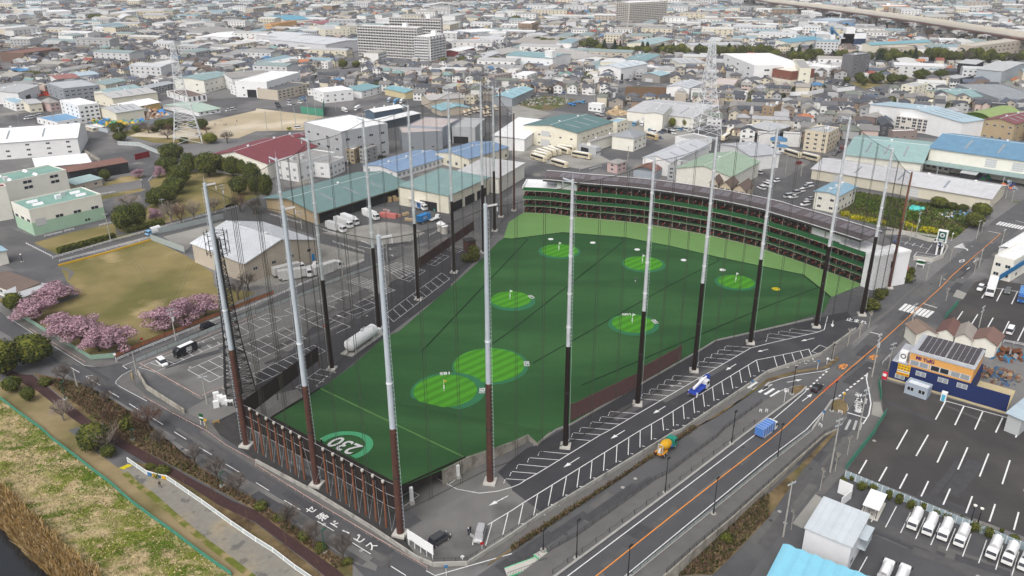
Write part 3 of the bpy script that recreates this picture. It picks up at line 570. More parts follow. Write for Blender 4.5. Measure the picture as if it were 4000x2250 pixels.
for i,(ox,oy,orx,ix,iy,irx,num,*_x)in enumerate(GREENS):
 oc,ic=G(ox,oy),G(ix,iy);orr=(G(ox+orx,oy)-oc).length;ir=(G(ix+irx,iy)-ic).length
 t=tg('target_green',GL[i],'target green',(ic.x,ic.y,TZ(ic)+.04),ang,'striped target greens on the range')
 rel=Matrix.Rotation(-ang,3,'Z')@(oc-ic)
 mb=MB();disc(mb,rel,orr,.04+i*.004);pt('rim',mb,['green_rim'],t)
 mb=MB();disc(mb,V3((0,0,0)),ir,.08+i*.004);pt('putting_surface',mb,['green_stripes'],t)
 fp=tg('flag_pin','thin white pin with a small pale flag on the '+['green marked 185','green marked 150','lone left green','green marked 100','green by the left tees','green before the middle tees','far right green'][i],'flag',(ic.x-.3,ic.y-.4,.25),0,'flag pins on the greens')
 mb=MB();mb.tb((0,0,0),(0,0,3.6),.06,.05,6);pt('pin',mb,[qA],fp)
 mb=MB();mb.add([(0,0,3.6),(0,0,2.6),(.95,.1,3.1),(.1,.05,3.1)],[(0,1,2)]);mb.add([(0,.02,3.6),(0,.02,2.6),(.95,.12,3.1)],[(0,2,1)]);pt('flag',mb,['rape' if i==0 else qA],fp)
 mb=MB();mb.tb((0,0,.9),(0,0,1.9),.16,.16,8);pt('pin_sleeve',mb,[qA],fp)
 if num:
  rad=(orr+ir)/2+.1
  for th_ in((mt.radians(98)if num!='150' else None),mt.radians(-2)):
   if th_ is None or(num=='120' and th_>1):continue
   if num=='100' and th_<0:th_=mt.radians(12)
   if num in('120','150')and th_<0:th_=mt.radians(25 if num=='120' else 3)
   d=V3((mt.cos(th_),mt.sin(th_),0));wx=(oc-ic)*.75+d*(rad*1.0)
   loc=Matrix.Rotation(-ang,3,'Z')@wx;xd=Matrix.Rotation(-ang,3,'Z')@V3((d.y,-d.x,0));yd=Matrix.Rotation(-ang,3,'Z')@d
   lettering(num,'number',t,[kR],2.1,(loc.x,loc.y,.16),-xd if th_<1 else xd*-1,-yd,bold=.05)
# the 230 ring, cut off by the front edge
e0,e1=fl[0],fr[0];en=V3((-(e1-e0).y,(e1-e0).x,0)).normalized()
rc=Q(qO,872,172,3.6);r_o=(Q(qO,1162,172,3.6)-rc).length;r_i=(Q(qO,1082,172,3.6)-rc).length
def clip(ps,o,nn,off):
 out=[]
 for a,b in zip(ps,ps[1:]+ps[:1]):
  da,db=(a-o).dot(nn)-off,(b-o).dot(nn)-off
  if da>=0:out.append(a)
  if(da>=0)!=(db>=0):out.append(a.lerp(b,da/(da-db)))
 return out
def onf(ps,dz):return[V3((p.x,p.y,TZ(p)+dz))for p in ps]
cir=lambda r:[V3((rc.x+r*mt.cos(2*mt.pi*i/64),rc.y+r*mt.sin(2*mt.pi*i/64),0))for i in range(64)]
tr=tg('distance_ring','mint green half ring around the number 230, cut by the front net','distance mark',(0,0,0))
mb=MB()
for k in range(64):
 t0,t1=2*mt.pi*k/64,2*mt.pi*(k+1)/64;q=[rc+V3((r*mt.cos(t),r*mt.sin(t),0))for r,t in((r_i,t0),(r_o,t0),(r_o,t1),(r_i,t1))];q=clip([V3((p.x,p.y,0))for p in q],e0*1,en,1.0)
 if len(q)>2:mb.add(onf(q,.16),[tuple(range(len(q)))])
pt('ring',mb,['ring'],tr)
o_=Q(qO,885,155,4);o_.z=TZ(o_)+.3;xd=Q(qO,800,118,4)-o_;xd.z=0;yd=V3((xd.y,-xd.x,0))
xd.z=TZ(o_+xd*.3)/.3-TZ(o_)/.3;yd.z=TZ(o_+yd*.1)*10-TZ(o_)*10
if P2(o_+yd.normalized())[1]<P2(o_)[1]:yd=-yd
lettering('230','number',tr,[kR],6.4,o_,xd,yd,sx=.8,bold=.08)
for i,(x,y)in enumerate([(390,967),(812,1003),(1260,1072),(1727,1178),(2118,1277)]+[(3031,1130.5)]):
 p=Q(jM,x,y)if i<5 else G(x,y);mb=MB();disc(mb,V3(),1.05 if i<5 else 1.4,.05,0,24);mb.tb((0,0,-.1),(0,0,.04),1.1 if i<5 else 1.5,1.1,24,0,False)
 sd_m('target_disc',mb,[qA if i<5 else 'rape'],['small white disc on the turf, first from the left end of the tees','small white disc on the turf, second from the left end of the tees','small white disc on the turf, above the pin of the middle green','small white disc on the turf, right of the middle green','small white disc on the turf, above the far right green','pale yellow disc on the turf by the right net'][i],'target disc','discs on the turf by the tees',(p.x,p.y,.15))
# net poles
NETH=.6*H
POLES=[('A',(964,1741),715,xI,1365),('B',(1238,1894),808,xI,1505),('C',(1564.5,2087),919,xI,1672),('D',(1914.6,1884.6),797,xI,1497),('E',(2208.5,1745),701,kG,1352),('F',(2490,1580),616,kG,1214),('G',(2710,1450),536,kG,1105),('H',(2930,1341),491,kG,1012),('I',(3187,1277),458,kG,962),('J',(3365,1230),579,kG,924),('K',(3472,1125),672,'rusty',870),('L0',(1196,1577),618,kG,1190),('L1',(1297,1442),543,kG,1093),('L2',(1481,1285),464,kG,967),('L3',(1635,1170),411,kG,873),('L4',(1774,1065),357,kG,786),('L5',(1889,987),322,kG,722),('L6',(1932,902),338,kG,668),('L7',(1957,847),345,kJ,600),('L8',(2008,823),442,kJ,560)]
PLAB={'A':'rust-patched pale pole with brown base at the left front corner, beside the black lattice mast','B':'rust-patched pale net pole with brown base, middle of the pile fence','C':'rust-patched pale net pole with brown base, standing behind the white signboard','D':'rust-patched pale net pole with brown base, at the concrete ramp wall','E':'galvanised net pole with dark base, nearest the green kerb on the right','F':'galvanised net pole with dark base, crossing the gap in the brown screen','G':'galvanised net pole with dark base, just past the end of the brown screen','H':'galvanised net pole with dark base in front of the far right green','I':'galvanised net pole with dark base beside the single down arrow','J':'shorter galvanised net pole with dark base by the painted stop word','K':'rusty brown net pole in front of the white end wall','L0':'galvanised pole partly hidden behind the middle front pole','L1':'galvanised net pole with dark base, left of the white gas tank','L2':'galvanised net pole with dark base just beyond the white gas tank','L3':'galvanised net pole with dark base, between the ladder of parking bays','L4':'galvanised net pole with dark base beside the small brown hut','L5':'galvanised net pole rising past the right edge of the teal canopy','L6':'galvanised and brown net pole at the far left tee corner','L7':'slim dark brown net pole behind the left corner pole','L8':'slim dark brown net pole beside the white rooftop of the tee building'}
PB={}
def pole(k,base,ty,kind,by):
 b=G(*base);h=HT(b,ty);hb=HT(b,by);b0=b.copy();PB[k]=(b,h)
 r0,r1=(.62,.30)if k not in('K','L7','L8')else(.5,.28)
 if kind==xI:r0,r1=.74,.36
 t=tg('net_pole',PLAB[k],'net pole',b,0,'tall steel net poles around the range')
 rr=lambda z:r0+(r1-r0)*z/h
 up_m,lo_m={xI:(jV,jN),kG:(yX,'black_brown'),'rusty':('rust_pile',jN),kJ:(jN,jN)}[kind]
 lo=MB();lo.tb((0,0,0),(0,0,hb),rr(0),rr(hb),16,0,False);lo.tb((0,0,hb*.55),(0,0,hb*.55+.35),rr(hb*.55)+.07,rr(hb*.55)+.07,16,1)
 pt('lower_shaft',lo,[lo_m,yH],t,smooth=False)
 u=MB();u.tb((0,0,hb),(0,0,h),rr(hb)-.03,r1,16);pt('upper_shaft',u,[up_m],t)
 if kind==kG:
  for fz in(.12,.33,.56,.78):
   z=hb+(h-hb)*fz;c=MB();c.tb((0,0,z),(0,0,z+.4),rr(z)+.06,rr(z)+.05,16);pt(jA,c,[jA],t)
 elif kind==xI:
  c=MB();c.tb((0,0,hb+(h-hb)*.25),(0,0,hb+(h-hb)*.25+.3),rr(hb+5)+.05,rr(hb+5)+.04,16);pt(jA,c,[jA],t)
 st=MB();sd_=V3((.95,-.3,0)).normalized()if k in 'BCDEFGHIJK' else V3((-.95,-.3,0)).normalized()
 z=hb if kind==kG else 2
 while z<h-1:
  q=sd_*rr(z);st.tb((q.x,q.y,z),(q.x+sd_.x*.3,q.y+sd_.y*.3,z),.045,.045,4);z+=.9
 qa,qb=sd_*(rr(2)+.28)+V3((0,0,2)),sd_*(r1+.28)+V3((0,0,h-1));st.tb(qa,qb,.03,.03,4);pt('step_ladder',st,[jV],t)  # climbing step bolts; the long rod linking their tips is added
 top=MB();out=V3((1,0,0))if kind==xI else V3((-.8,.5,0));e=out.normalized()*2.2
 top.bar((0,0,h-.6),(e.x,e.y,h-.2),.24,.3);top.tb((e.x,e.y,h-.6),(e.x,e.y,h-1.4),.12,.12,5);top.tb((0,0,h),(0,0,h+1.6),.06,.02,5)
 pt('cable_arm',top,[jV if kind!=xI else jW],t)
 ba=MB();s_=r0+.75;a2=.6 if k not in 'ABC' else.5
 pts=[V3((s_*1.25*mt.cos(a2+mt.pi/2*i),s_*1.25*mt.sin(a2+mt.pi/2*i),-.2))for i in range(4)];ba.psm(pts,.75);pt(yP,ba,[qK],t)
 return t
for p_ in POLES:pole(*p_)
# netting: real strands hung between the poles
mat('net',(.024,.02,.017),rough=.9,var=0);mat('rope',(.05,.055,.042),rough=.9,var=0);mat('net_dark',(.028,.02,.02),rough=.9,var=.2,scale=1)
def net(a,b,label,z0a=0,z0b=0,sp=.24,rad=.0092,seams=2):
 (pa,ha),(pb,hb)=PB[a],PB[b];d=pb-pa;L=d.length;n=max(2,int(L/sp));mb=MB();ht=min(ha,hb)
 def P(u,v):
  za=z0a+(ha-.8-z0a)*v;zb=z0b+(hb-.8-z0b)*v;sag=.9*mt.sin(mt.pi*u)*v
  return pa.lerp(pb,u)+V3((0,0,za+(zb-za)*u-sag))
 k=int(ht/sp/1.15);nn=V3((-d.y,d.x,0)).normalized()*rad
 t=V3((d.x,d.y,0)).normalized()*rad
 for i in range(n+1):
  p,q=P(i/n,0),P(i/n,1);mb.add([p-t,p+t,q+t,q-t,p+nn,q+nn],[(0,1,2,3),(1,4,5,2),(4,0,3,5)])
 zz=V3((0,0,rad))
 for j in range(k+1):
  p,m,q=P(0,j/k),P(.5,j/k),P(1,j/k)
  for s,e in((p,m),(m,q)):mb.add([s-zz,e-zz,e+zz,s+zz,s+nn,e+nn],[(0,1,2,3),(0,4,5,1),(3,2,5,4)])
 th=tg('safety_net',label,'net',(0,0,0),0,'net panels between the poles');pt('mesh',mb,['net'],th)
 rp=MB()
 for i in range(1,seams+1):
  u=i/(seams+1)
  for o in(-.012,.012):
   c=[P(u+o,v/10)for v in range(11)];rp.path(c,.06,4)
 rp.path([P(u/8,1)for u in range(9)],.06,4);rp.path([P(u/8,.006)for u in range(9)],.07,4)
 pt('rope',rp,['rope'],th)
SP=[('A','B',2,3),('B','C',3,4.6),('C','D',4.6,3.3),('D','E',3.3,.4),('E','F',.2,.2),('F','G',.2,.2),('G','H',.2,.2),('H','I',.2,.2),('I','J',.2,.2),('J','K',.2,.2),('A','L0',3,2),('L0','L1',1.5,.3),('L1','L2',.3,.2),('L2','L3',.2,.2),('L3','L4',.2,.2),('L4','L5',.2,.2),('L5','L6',.2,.2),('L6','L8',.2,.2)]
NLAB=['net panel above the left half of the pile fence','net panel above the right half of the pile fence','net panel at the front corner above the white columns','net panel above the stained ramp wall','net panel above the long brown screen','net panel above the short end of the brown screen','net panel beside the six arrowless bays past the screen','net panel in front of the far right green','net panel over the stop marking on the right','narrow net panel before the white end wall','narrow net panel at the left front corner','net panel left of the white gas tank, before the dark screen','net panel right behind the white gas tank','net panel along the ladder of parking bays on the left','net panel by the brown hut on the left','net panel beside the teal canopy','net panel at the far left corner pole','far net panel beside the left end of the tee building']
for(a,b,za,zb),lb in zip(SP,NLAB):net(a,b,lb,za,zb)
# tee building
def arc(n):
 d=[0]
 for a,b in zip(BASE,BASE[1:]):d.append(d[-1]+(b-a).length)
 out=[]
 for i in range(n+1):
  t=d[-1]*i/n;k=0
  while k<len(BASE)-2 and d[k+1]<t:k+=1
  k0,k1,k2,k3=max(k-1,0),k,k+1,min(k+2,len(BASE)-1);u=(t-d[k])/(d[k+1]-d[k])
  P0,P1,P2_,P3=BASE[k0],BASE[k1],BASE[k2],BASE[k3]
  out.append(.5*((2*P1)+(-P0+P2_)*u+(2*P0-5*P1+4*P2_-P3)*u*u+(-P0+3*P1-3*P2_+P3)*u**3))
 return out,d[-1]
NB=50;AR,AL=arc(NB)
CT=AR[NB//2]+V3((0,-1,0))
NR=[]
for i in range(NB+1):
 t=(AR[min(i+1,NB)]-AR[max(i-1,0)]).normalized();n=V3((-t.y,t.x,0));NR.append(n if n.y>0 else-n)
def off(i,d,z):p=AR[i]+NR[i]*d;return V3((p.x,p.y,z))
FLZ=[0.25,3.75,7.6,11.5];ROOF=15.6;DEP=10.5
tb=tg('tee_building','long curved four storey driving range stand with green awnings and solar roof','golf stand',(AR[NB//2].x,AR[NB//2].y,0))
OFS=V3((AR[NB//2].x,AR[NB//2].y,0))
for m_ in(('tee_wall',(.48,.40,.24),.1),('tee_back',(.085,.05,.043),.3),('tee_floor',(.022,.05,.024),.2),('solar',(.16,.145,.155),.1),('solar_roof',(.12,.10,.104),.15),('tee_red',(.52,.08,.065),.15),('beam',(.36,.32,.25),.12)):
 mat(m_[0],m_[1],var=m_[2],scale=.5,rough=.8 if m_[0]!='solar' else.35)
mat('solar_rib',(.10,.085,.09),var=.12,seams=(0,.8,.35))
def tpart(name,mb,mats,label=None):mb.v=[(x-OFS.x,y-OFS.y,z)for x,y,z in mb.v];return pt(name,mb,mats,tb,label)
lv4=[(0,NB)]*3+[(5,NB-5)]
for k in range(4):
 fl_=MB();i0,i1=0,NB
 for i in range(i0,i1):
  z=FLZ[k]
  fl_.hexa([off(i,0,z-.35),off(i+1,0,z-.35),off(i+1,DEP,z-.35),off(i,DEP,z-.35),off(i,0,z),off(i+1,0,z),off(i+1,DEP,z),off(i,DEP,z)],0)
  fl_.qd(off(i,-.04,z-.55),off(i+1,-.04,z-.55),off(i+1,-.04,z+.05),off(i,-.04,z+.05),1)
 tpart('tee_floor',fl_,['tee_floor','beam'])
 bw=MB();a,b=lv4[k];zc=(FLZ[k+1]-.4)if k<3 else ROOF-.6
 for i in range(a,b):
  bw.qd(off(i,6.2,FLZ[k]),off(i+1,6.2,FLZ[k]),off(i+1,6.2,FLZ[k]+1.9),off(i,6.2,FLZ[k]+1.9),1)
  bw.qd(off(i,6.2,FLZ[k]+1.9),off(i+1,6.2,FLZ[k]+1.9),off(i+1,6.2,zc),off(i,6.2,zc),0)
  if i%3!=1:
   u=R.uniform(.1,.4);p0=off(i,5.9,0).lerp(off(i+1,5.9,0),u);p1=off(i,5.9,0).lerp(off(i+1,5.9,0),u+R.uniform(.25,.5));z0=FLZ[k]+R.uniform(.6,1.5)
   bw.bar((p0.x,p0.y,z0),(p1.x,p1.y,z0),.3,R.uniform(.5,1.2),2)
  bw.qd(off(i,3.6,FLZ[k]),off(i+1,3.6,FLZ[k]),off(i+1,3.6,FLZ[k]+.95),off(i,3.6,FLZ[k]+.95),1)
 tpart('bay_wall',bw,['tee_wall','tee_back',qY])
for k,(ho,dz,dd)in enumerate([(.7,.25,.3),(1.7,.75,.4),(1.9,.8,.45)]):
 aw=MB();z=FLZ[k+1]
 for i in range(NB):
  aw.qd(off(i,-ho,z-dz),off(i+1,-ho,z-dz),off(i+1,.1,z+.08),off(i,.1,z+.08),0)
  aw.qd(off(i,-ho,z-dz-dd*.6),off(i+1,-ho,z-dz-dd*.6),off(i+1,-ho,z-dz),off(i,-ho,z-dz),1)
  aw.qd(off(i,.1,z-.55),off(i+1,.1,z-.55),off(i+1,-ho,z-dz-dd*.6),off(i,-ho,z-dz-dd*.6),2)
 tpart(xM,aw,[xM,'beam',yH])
ncol=0
for i in range(0,NB+1,2):
 c=MB()
 for k in range(4):
  a,b=lv4[k]
  if k==3 and not(a<=i<=b):continue
  zt=(FLZ[k+1]-.4)if k<3 else ROOF-.5;p=off(i,.55,FLZ[k]);c.box(p.x-.12,p.y-.12,FLZ[k],p.x+.12,p.y+.12,zt)
 tpart('column',c,['beam'])
red_stuff=MB();nred=0
for k in range(4):
 for i in range(NB):
  for u in(.5,)if k<3 else(.5,):
   if k==3 and not(5<=i<NB-5):continue
   p=off(i,1.5,FLZ[k]).lerp(off(i+1,1.5,FLZ[k]),u);q=p+NR[i]*1.4+(AR[min(i+1,NB)]-AR[i]).normalized()*.55
   mb=MB();mb.bar((p.x,p.y,FLZ[k]),(q.x,q.y,FLZ[k]),.36,.4,0,.3);mb.bar((q.x,q.y,FLZ[k]),q+NR[i]*.5+V3((0,0,0)),.3,.55,1,.3)
   mb.tb((p.x,p.y,FLZ[k]),(p.x,p.y,FLZ[k]+.3),.08,.08,5)
   nred+=1
   if nred%2==0 and nred<=200:tpart('ball_feeder',mb,['tee_red',jA])
   else:
    o=len(red_stuff.v);red_stuff.v+=mb.v;red_stuff.f+=[[o+j for j in f]for f in mb.f];red_stuff.m+=mb.m;red_stuff.c+=mb.c
o_=tpart('ball_feeders',red_stuff,['tee_red',jA]);o_['kind']=kN
for k in range(4):
 for i in range(2,NB,3):
  if k==3 and not(5<=i<NB-5):continue
  if R.random()<.55:p=off(i,.8,FLZ[k]+2.0);f_=MB();f_.tb(p,p+V3((0,0,.45)),.3,.3,8);tpart(kL,f_,[jA])
rf=MB()
for i in range(3,NB-1):
 if i<NB-1:rf.hexa([off(i,-1.3,ROOF-.5),off(i+1,-1.3,ROOF-.5),off(i+1,9.4,ROOF+.75),off(i,9.4,ROOF+.75),off(i,-1.3,ROOF),off(i+1,-1.3,ROOF),off(i+1,9.4,ROOF+1.2),off(i,9.4,ROOF+1.2)],0)
 rf.qd(off(i,-1.36,ROOF-.75),off(i+1,-1.36,ROOF-.75),off(i+1,-1.36,ROOF+.1),off(i,-1.36,ROOF+.1),1)
 for d,zz in((-1.25,ROOF+.06),(9.3,ROOF+1.26)):a,b=off(i,d,zz),off(i+1,d,zz);rf.bar(a,b,.3,.14,2)
 for u in(0,.25,.5,.75):
  a=off(i,-1.1,ROOF+.04).lerp(off(i+1,-1.1,ROOF+.04),u);b=off(i,2.6,ROOF+.47).lerp(off(i+1,2.6,ROOF+.47),u);rf.bar(a,b,.1,.1,1)
tpart(jZ,rf,['solar_roof',yH,jA])
for i in range(5,NB-1):
 if i%5==4:continue
 for u0 in(0.04,.54):
  if i%10==3 and u0>.1:continue
  a0,a1=off(i,2.9,ROOF+.6).lerp(off(i+1,2.9,ROOF+.6),u0),off(i,2.9,ROOF+.6).lerp(off(i+1,2.9,ROOF+.6),u0+.42)
  b0,b1=off(i,7.6,ROOF+1.14).lerp(off(i+1,7.6,ROOF+1.14),u0),off(i,7.6,ROOF+1.14).lerp(off(i+1,7.6,ROOF+1.14),u0+.42)
  if u0<.1:a1=off(i,2.9,ROOF+.6).lerp(off(i+1,2.9,ROOF+.6),.94);b1=off(i,7.6,ROOF+1.14).lerp(off(i+1,7.6,ROOF+1.14),.94)
  if u0>.1:continue
  up_=V3((0,0,.12));s_=MB();s_.hexa([a0,a1,b1,b0,a0+up_,a1+up_,b1+up_,b0+up_]);tpart('solar_panel',s_,['solar'])
# white rooms on the top deck, end walls, stairs
for a,b in((5,8),(NB-8,NB-4)):
 wr=MB()
 for i in range(a,b):wr.hexa([off(i,.9,11.6),off(i+1,.9,11.6),off(i+1,6,11.6),off(i,6,11.6),off(i,.9,ROOF-.55),off(i+1,.9,ROOF-.55),off(i+1,6,ROOF-.55),off(i,6,ROOF-.55)])
 tpart('white_room',wr,[qA])
dk=MB()
for i in range(0,5):dk.hexa([off(i,.3,11.5),off(i+1,.3,11.5),off(i+1,10,11.5),off(i,10,11.5),off(i,.3,11.62),off(i+1,.3,11.62),off(i+1,10,11.62),off(i,10,11.62)])
dk.bar(off(0,-2,11.6),off(0,10,11.6),.4,.9);dk.bar(off(0,10,11.6),off(5,10,11.6),.3,.9)
tpart('roof_deck',dk,[qA]);dk=MB()
for i in range(NB-4,NB):dk.hexa([off(i,.3,11.5),off(i+1,.3,11.5),off(i+1,10,11.5),off(i,10,11.5),off(i,.3,11.62),off(i+1,.3,11.62),off(i+1,10,11.62),off(i,10,11.62)])
tpart('roof_deck',dk,[qA])
ew=MB()
p0,p1=off(NB,-1.2,0),off(NB,13,0);tng=(AR[NB]-AR[NB-1]).normalized()
e_=[p0+tng*.2,p1+tng*.2,p1+tng*7,p0+tng*4.6];ew.psm(e_,11.4)
for q0,q1 in zip(e_,e_[1:]+e_[:1]):ew.bar(q0+V3((0,0,11.4)),q1+V3((0,0,11.4)),.35,.9)
tpart('end_wall',ew,[qA])
wn=MB();q=e_[3].lerp(e_[2],.45)-NR[NB]*.0+tng*.0;dd=(e_[2]-e_[3]).normalized()
n2=V3((dd.y,-dd.x,0));wn.bar(q+n2*.05+V3((0,0,7.2)),q+dd*1.3+n2*.05+V3((0,0,7.2)),.2,2.2);tpart(kC,wn,[kV])
fs=MB()
for j in range(9):a=off(3,6.2-.5*j,11.7+.42*j);b=off(4,6.2-.5*j,11.7+.42*j);fs.bar(a.lerp(b,.2),a.lerp(b,.8),.5,.08)
fs.bar(off(3,6.5,11.7).lerp(off(4,6.5,11.7),.2),off(3,2,15.5).lerp(off(4,2,15.5),.2),.06,1);fs.bar(off(3,6.5,11.7).lerp(off(4,6.5,11.7),.8),off(3,2,15.5).lerp(off(4,2,15.5),.8),.06,1)
tpart('stair',fs,[yX])
for i in range(4):
 a=off(4,7+i*.0,11.7)+(AR[5]-AR[4]).normalized()*(i*1.1);c=MB();c.box(a.x,a.y,11.7,a.x+.9,a.y+.45,13.2);tpart('cooling_unit',c,[jA])
# pile fence along the street
a0,b0,c0=PB['A'][0],PB['B'][0],PB['C'][0]
nu=[i for i in range(1,8)];PILE=[]
pxs=[('A',[(975,1735),(1003,1757),(1034,1777),(1066,1800),(1097,1818),(1127,1838),(1158,1856),(1193,1875)]),('B',[(1281,1925),(1319,1948),(1355,1969),(1391,1990),(1431,2013),(1471,2036),(1510,2059)])]
tops=[(970,1600),(1003,1618),(1037,1637),(1070,1654),(1103,1672),(1136,1690),(1170,1709),(1193,1722),(1258,1757),(1296,1777),(1334,1797),(1372,1818),(1413,1840),(1454,1861),(1495,1883)]
bases=pxs[0][1]+pxs[1][1]
bases=[(1000,1762),(1030,1778),(1063,1797),(1093,1815),(1126,1834),(1158,1854),(1191,1874),None,(1281,1925),(1319,1948),(1354,1969),(1391,1991),(1431,2013),(1471,2036),(1510,2060)]
k=0
for bp,tp in zip(bases,tops):
 if bp is None:continue
 b=G(*bp);h=HT(b,tp[1]);PILE.append((b,h));k+=1
 t=tg('fence_pile','rusty brown pile propping the front fence, %s from the left front corner'%ORD[k-1],'pile',b,0,'brown piles along the street')
 mb=MB();mb.tb((0,0,0),(0,0,h),.23,.18,10);pt('shaft',mb,['rust_pile'],t)
 mb=MB();mb.tb((0,0,h),(0,0,h+.4),.3,.3,10);mb.tb((0,0,h-.7),(0,0,h-.4),.27,.27,10,1);pt('cap',mb,[qK,qY],t)
 mb=MB();mb.psm([V3((x,y,-.1))for x,y in((-.6,-.6),(.6,-.6),(.6,.6),(-.6,.6))],.22);pt(yP,mb,[yH],t)
PILE.sort(key=lambda q:q[0].x);dirp=(PILE[-1][0]-PILE[0][0]).normalized();nback=V3((-dirp.y,dirp.x,0));nback=nback if nback.y>0 else-nback
L_=[(p+nback*.5,h)for p,h in PILE];L_=[(a0+nback*.6,PILE[0][1]-.3)]+L_+[(c0+nback*.6,PILE[-1][1]+.2)]
sf=tg('mesh_fence','dark brown mesh fence hung on the rusty piles below the front net',jP,(0,0,0))
m1=MB()
for(p,h),(q,g_)in zip(L_,L_[1:]):
 for lo_,hi_ in((.48,.72),(.74,.995)):m1.qd(V3((p.x,p.y,h*lo_)),V3((q.x,q.y,g_*lo_)),V3((q.x,q.y,g_*hi_)),V3((p.x,p.y,h*hi_)))
pt('mesh',m1,['net_dark'],sf)
m1=MB()
for(p,h),(q,g_)in zip(L_,L_[1:]):
 for f in(.47,.73,1.0):m1.tb((p.x,p.y,h*f),(q.x,q.y,g_*f),.04,.04,5)
 mid=p.lerp(q,.5)-nback*1.0
 for s in(p,q):m1.tb((s.x,s.y,h*.9),(mid.x,mid.y,.2),.02,.02,4)
pt('wires',m1,[jW],sf)
bw=MB();ee=[fl[0]+en*-.6,fr[0]+en*-.6]
for a,b in zip([fl[0],fr[0]],[fr[0],fr[2]]):
 bw.qd(V3((a.x,a.y,a.z-1.6)),V3((b.x,b.y,b.z-1.6)),b+V3((0,0,.6)),a+V3((0,0,.6)))
bw.qd(fl[1]+V3((0,0,-1)),fl[0]+V3((0,0,-1.5)),fl[0]+V3((0,0,.6)),fl[1]+V3((0,0,.5)))
o2=[fl[0]-en*1.5,fr[0]-en*1.5];bw.qd(o2[0]+V3((0,0,-.5)),o2[1]+V3((0,0,-.5)),fr[0]+V3((0,0,.55)),fl[0]+V3((0,0,.55)))
sd_m('edge_band',bw,['net_dark'],'dark band of gathered net around the raised front edge of the turf','net band')
rw=MB();wpts=[fr[1],fr[2],fr[3],fr[4],fr[5],fr[6]]
sd2=V3((.4,-.5,0))
for a,b in zip(wpts,wpts[1:]):
 a2,b2=a+sd2*.3,b+sd2*.3;rw.hexa([V3((a2.x,a2.y,-.1)),V3((b2.x,b2.y,-.1)),V3((b.x,b.y+.3,-.1)),V3((a.x,a.y+.3,-.1)),a2+V3((0,0,.1)),b2+V3((0,0,.1)),b+V3((0,.3,.1)),a+V3((0,.3,.1))])
sd_m('ramp_wall',rw,[kO],'stained concrete wall under the raised corner of the turf',jR)
gk=MB();gp=[Q(qQ,x,y)for x,y in[(215,160),(260,140),(440,5)]]+[Q(jI,x,y)for x,y in[(590,1395),(1300,985),(1900,642),(2050,548),(2576,430)]]+[Q(qD,450,325)]
gk.wall(gp,0,.45,0,.3);sd_m('field_kerb',gk,[zB],'low concrete kerb along the right edge of the turf',zB)
for i,(x,yb,yt)in enumerate([(1550,735,560),(2010,480,360)]):
 b=Q(qO,x,yb);t=tg('white_column',['white square column under the front corner of the turf','white square column beside the stained ramp wall'][i],'column',b,.5,'white columns under the turf')
 mb=MB();mb.box(-.32,-.32,.9,.32,.32,[4.2,3.4][i]);pt('shaft',mb,[qA],t);mb=MB();mb.box(-.45,-.45,0,.45,.45,.9);pt('plinth',mb,[qK],t)
# screens
mat(xF,(.15,.082,.078),rough=.8,var=.1,scale=1,seams=(2,.35,.12));mat('screen_dark',(.035,.022,.022),rough=.85,var=.2,scale=.6)
def screen(name,label,a,b,h0,h1,m,n):
 t=tg(name,label,'screen',(0,0,0));mb=MB();mb.hexa([a+V3((0,0,h0[0])),b+V3((0,0,h0[1])),b+V3((-.05,.1,h0[1])),a+V3((-.05,.1,h0[0])),a+V3((0,0,h1[0])),b+V3((0,0,h1[1])),b+V3((-.05,.1,h1[1])),a+V3((-.05,.1,h1[0]))]);pt('panel',mb,[m],t)
 for i in range(n+1):
  p=a.lerp(b,i/n)+V3((-.1,.3,0));c=MB();c.tb((p.x,p.y,0),(p.x,p.y,h1[0]+(h1[1]-h1[0])*i/n+.2),.14,.14,6);pt(yO,c,[jN],t)
def lift(z,x,y0,y1):b=Q(z,x,y0);return b,HT(b,S(z,x,y1)[1])
a,ha=lift(jI,595,1370,1185);b,hb=lift(jI,1285,1020,812)
screen('brown_screen','long mauve brown screen between the two nearest right net poles',a,b,(.6,.6),(ha,ha*.95),xF,4)
a,ha=lift(jI,1315,975,800);b,hb=lift(jI,1700,745,588)
screen('brown_screen','shorter mauve brown screen past the second right net pole',a,b,(.6,.6),(ha,hb),xF,3)
a=Q(qF,2480,1400);b=Q(jK,640,815);hA=HT(a,S(qF,2480,1150)[1]);hB=HT(b,S(jK,630,605)[1])
screen('dark_screen','dark screen on tall posts beside the left front corner',a,b,(hA*.35,hB*.35),(hA,hB),'screen_dark',5)
a=Q(qM,1640,1270);b=Q(qM,2195,880);hB=HT(b,S(qM,2195,780)[1])
mat('screen_open',(.10,.055,.05),rough=.8,var=.3,scale=1.5)
screen('dark_screen','dark red screen leaning along the left side of the range by the small hut',a,b,(.5,.5),(hB,hB),'screen_open',8)
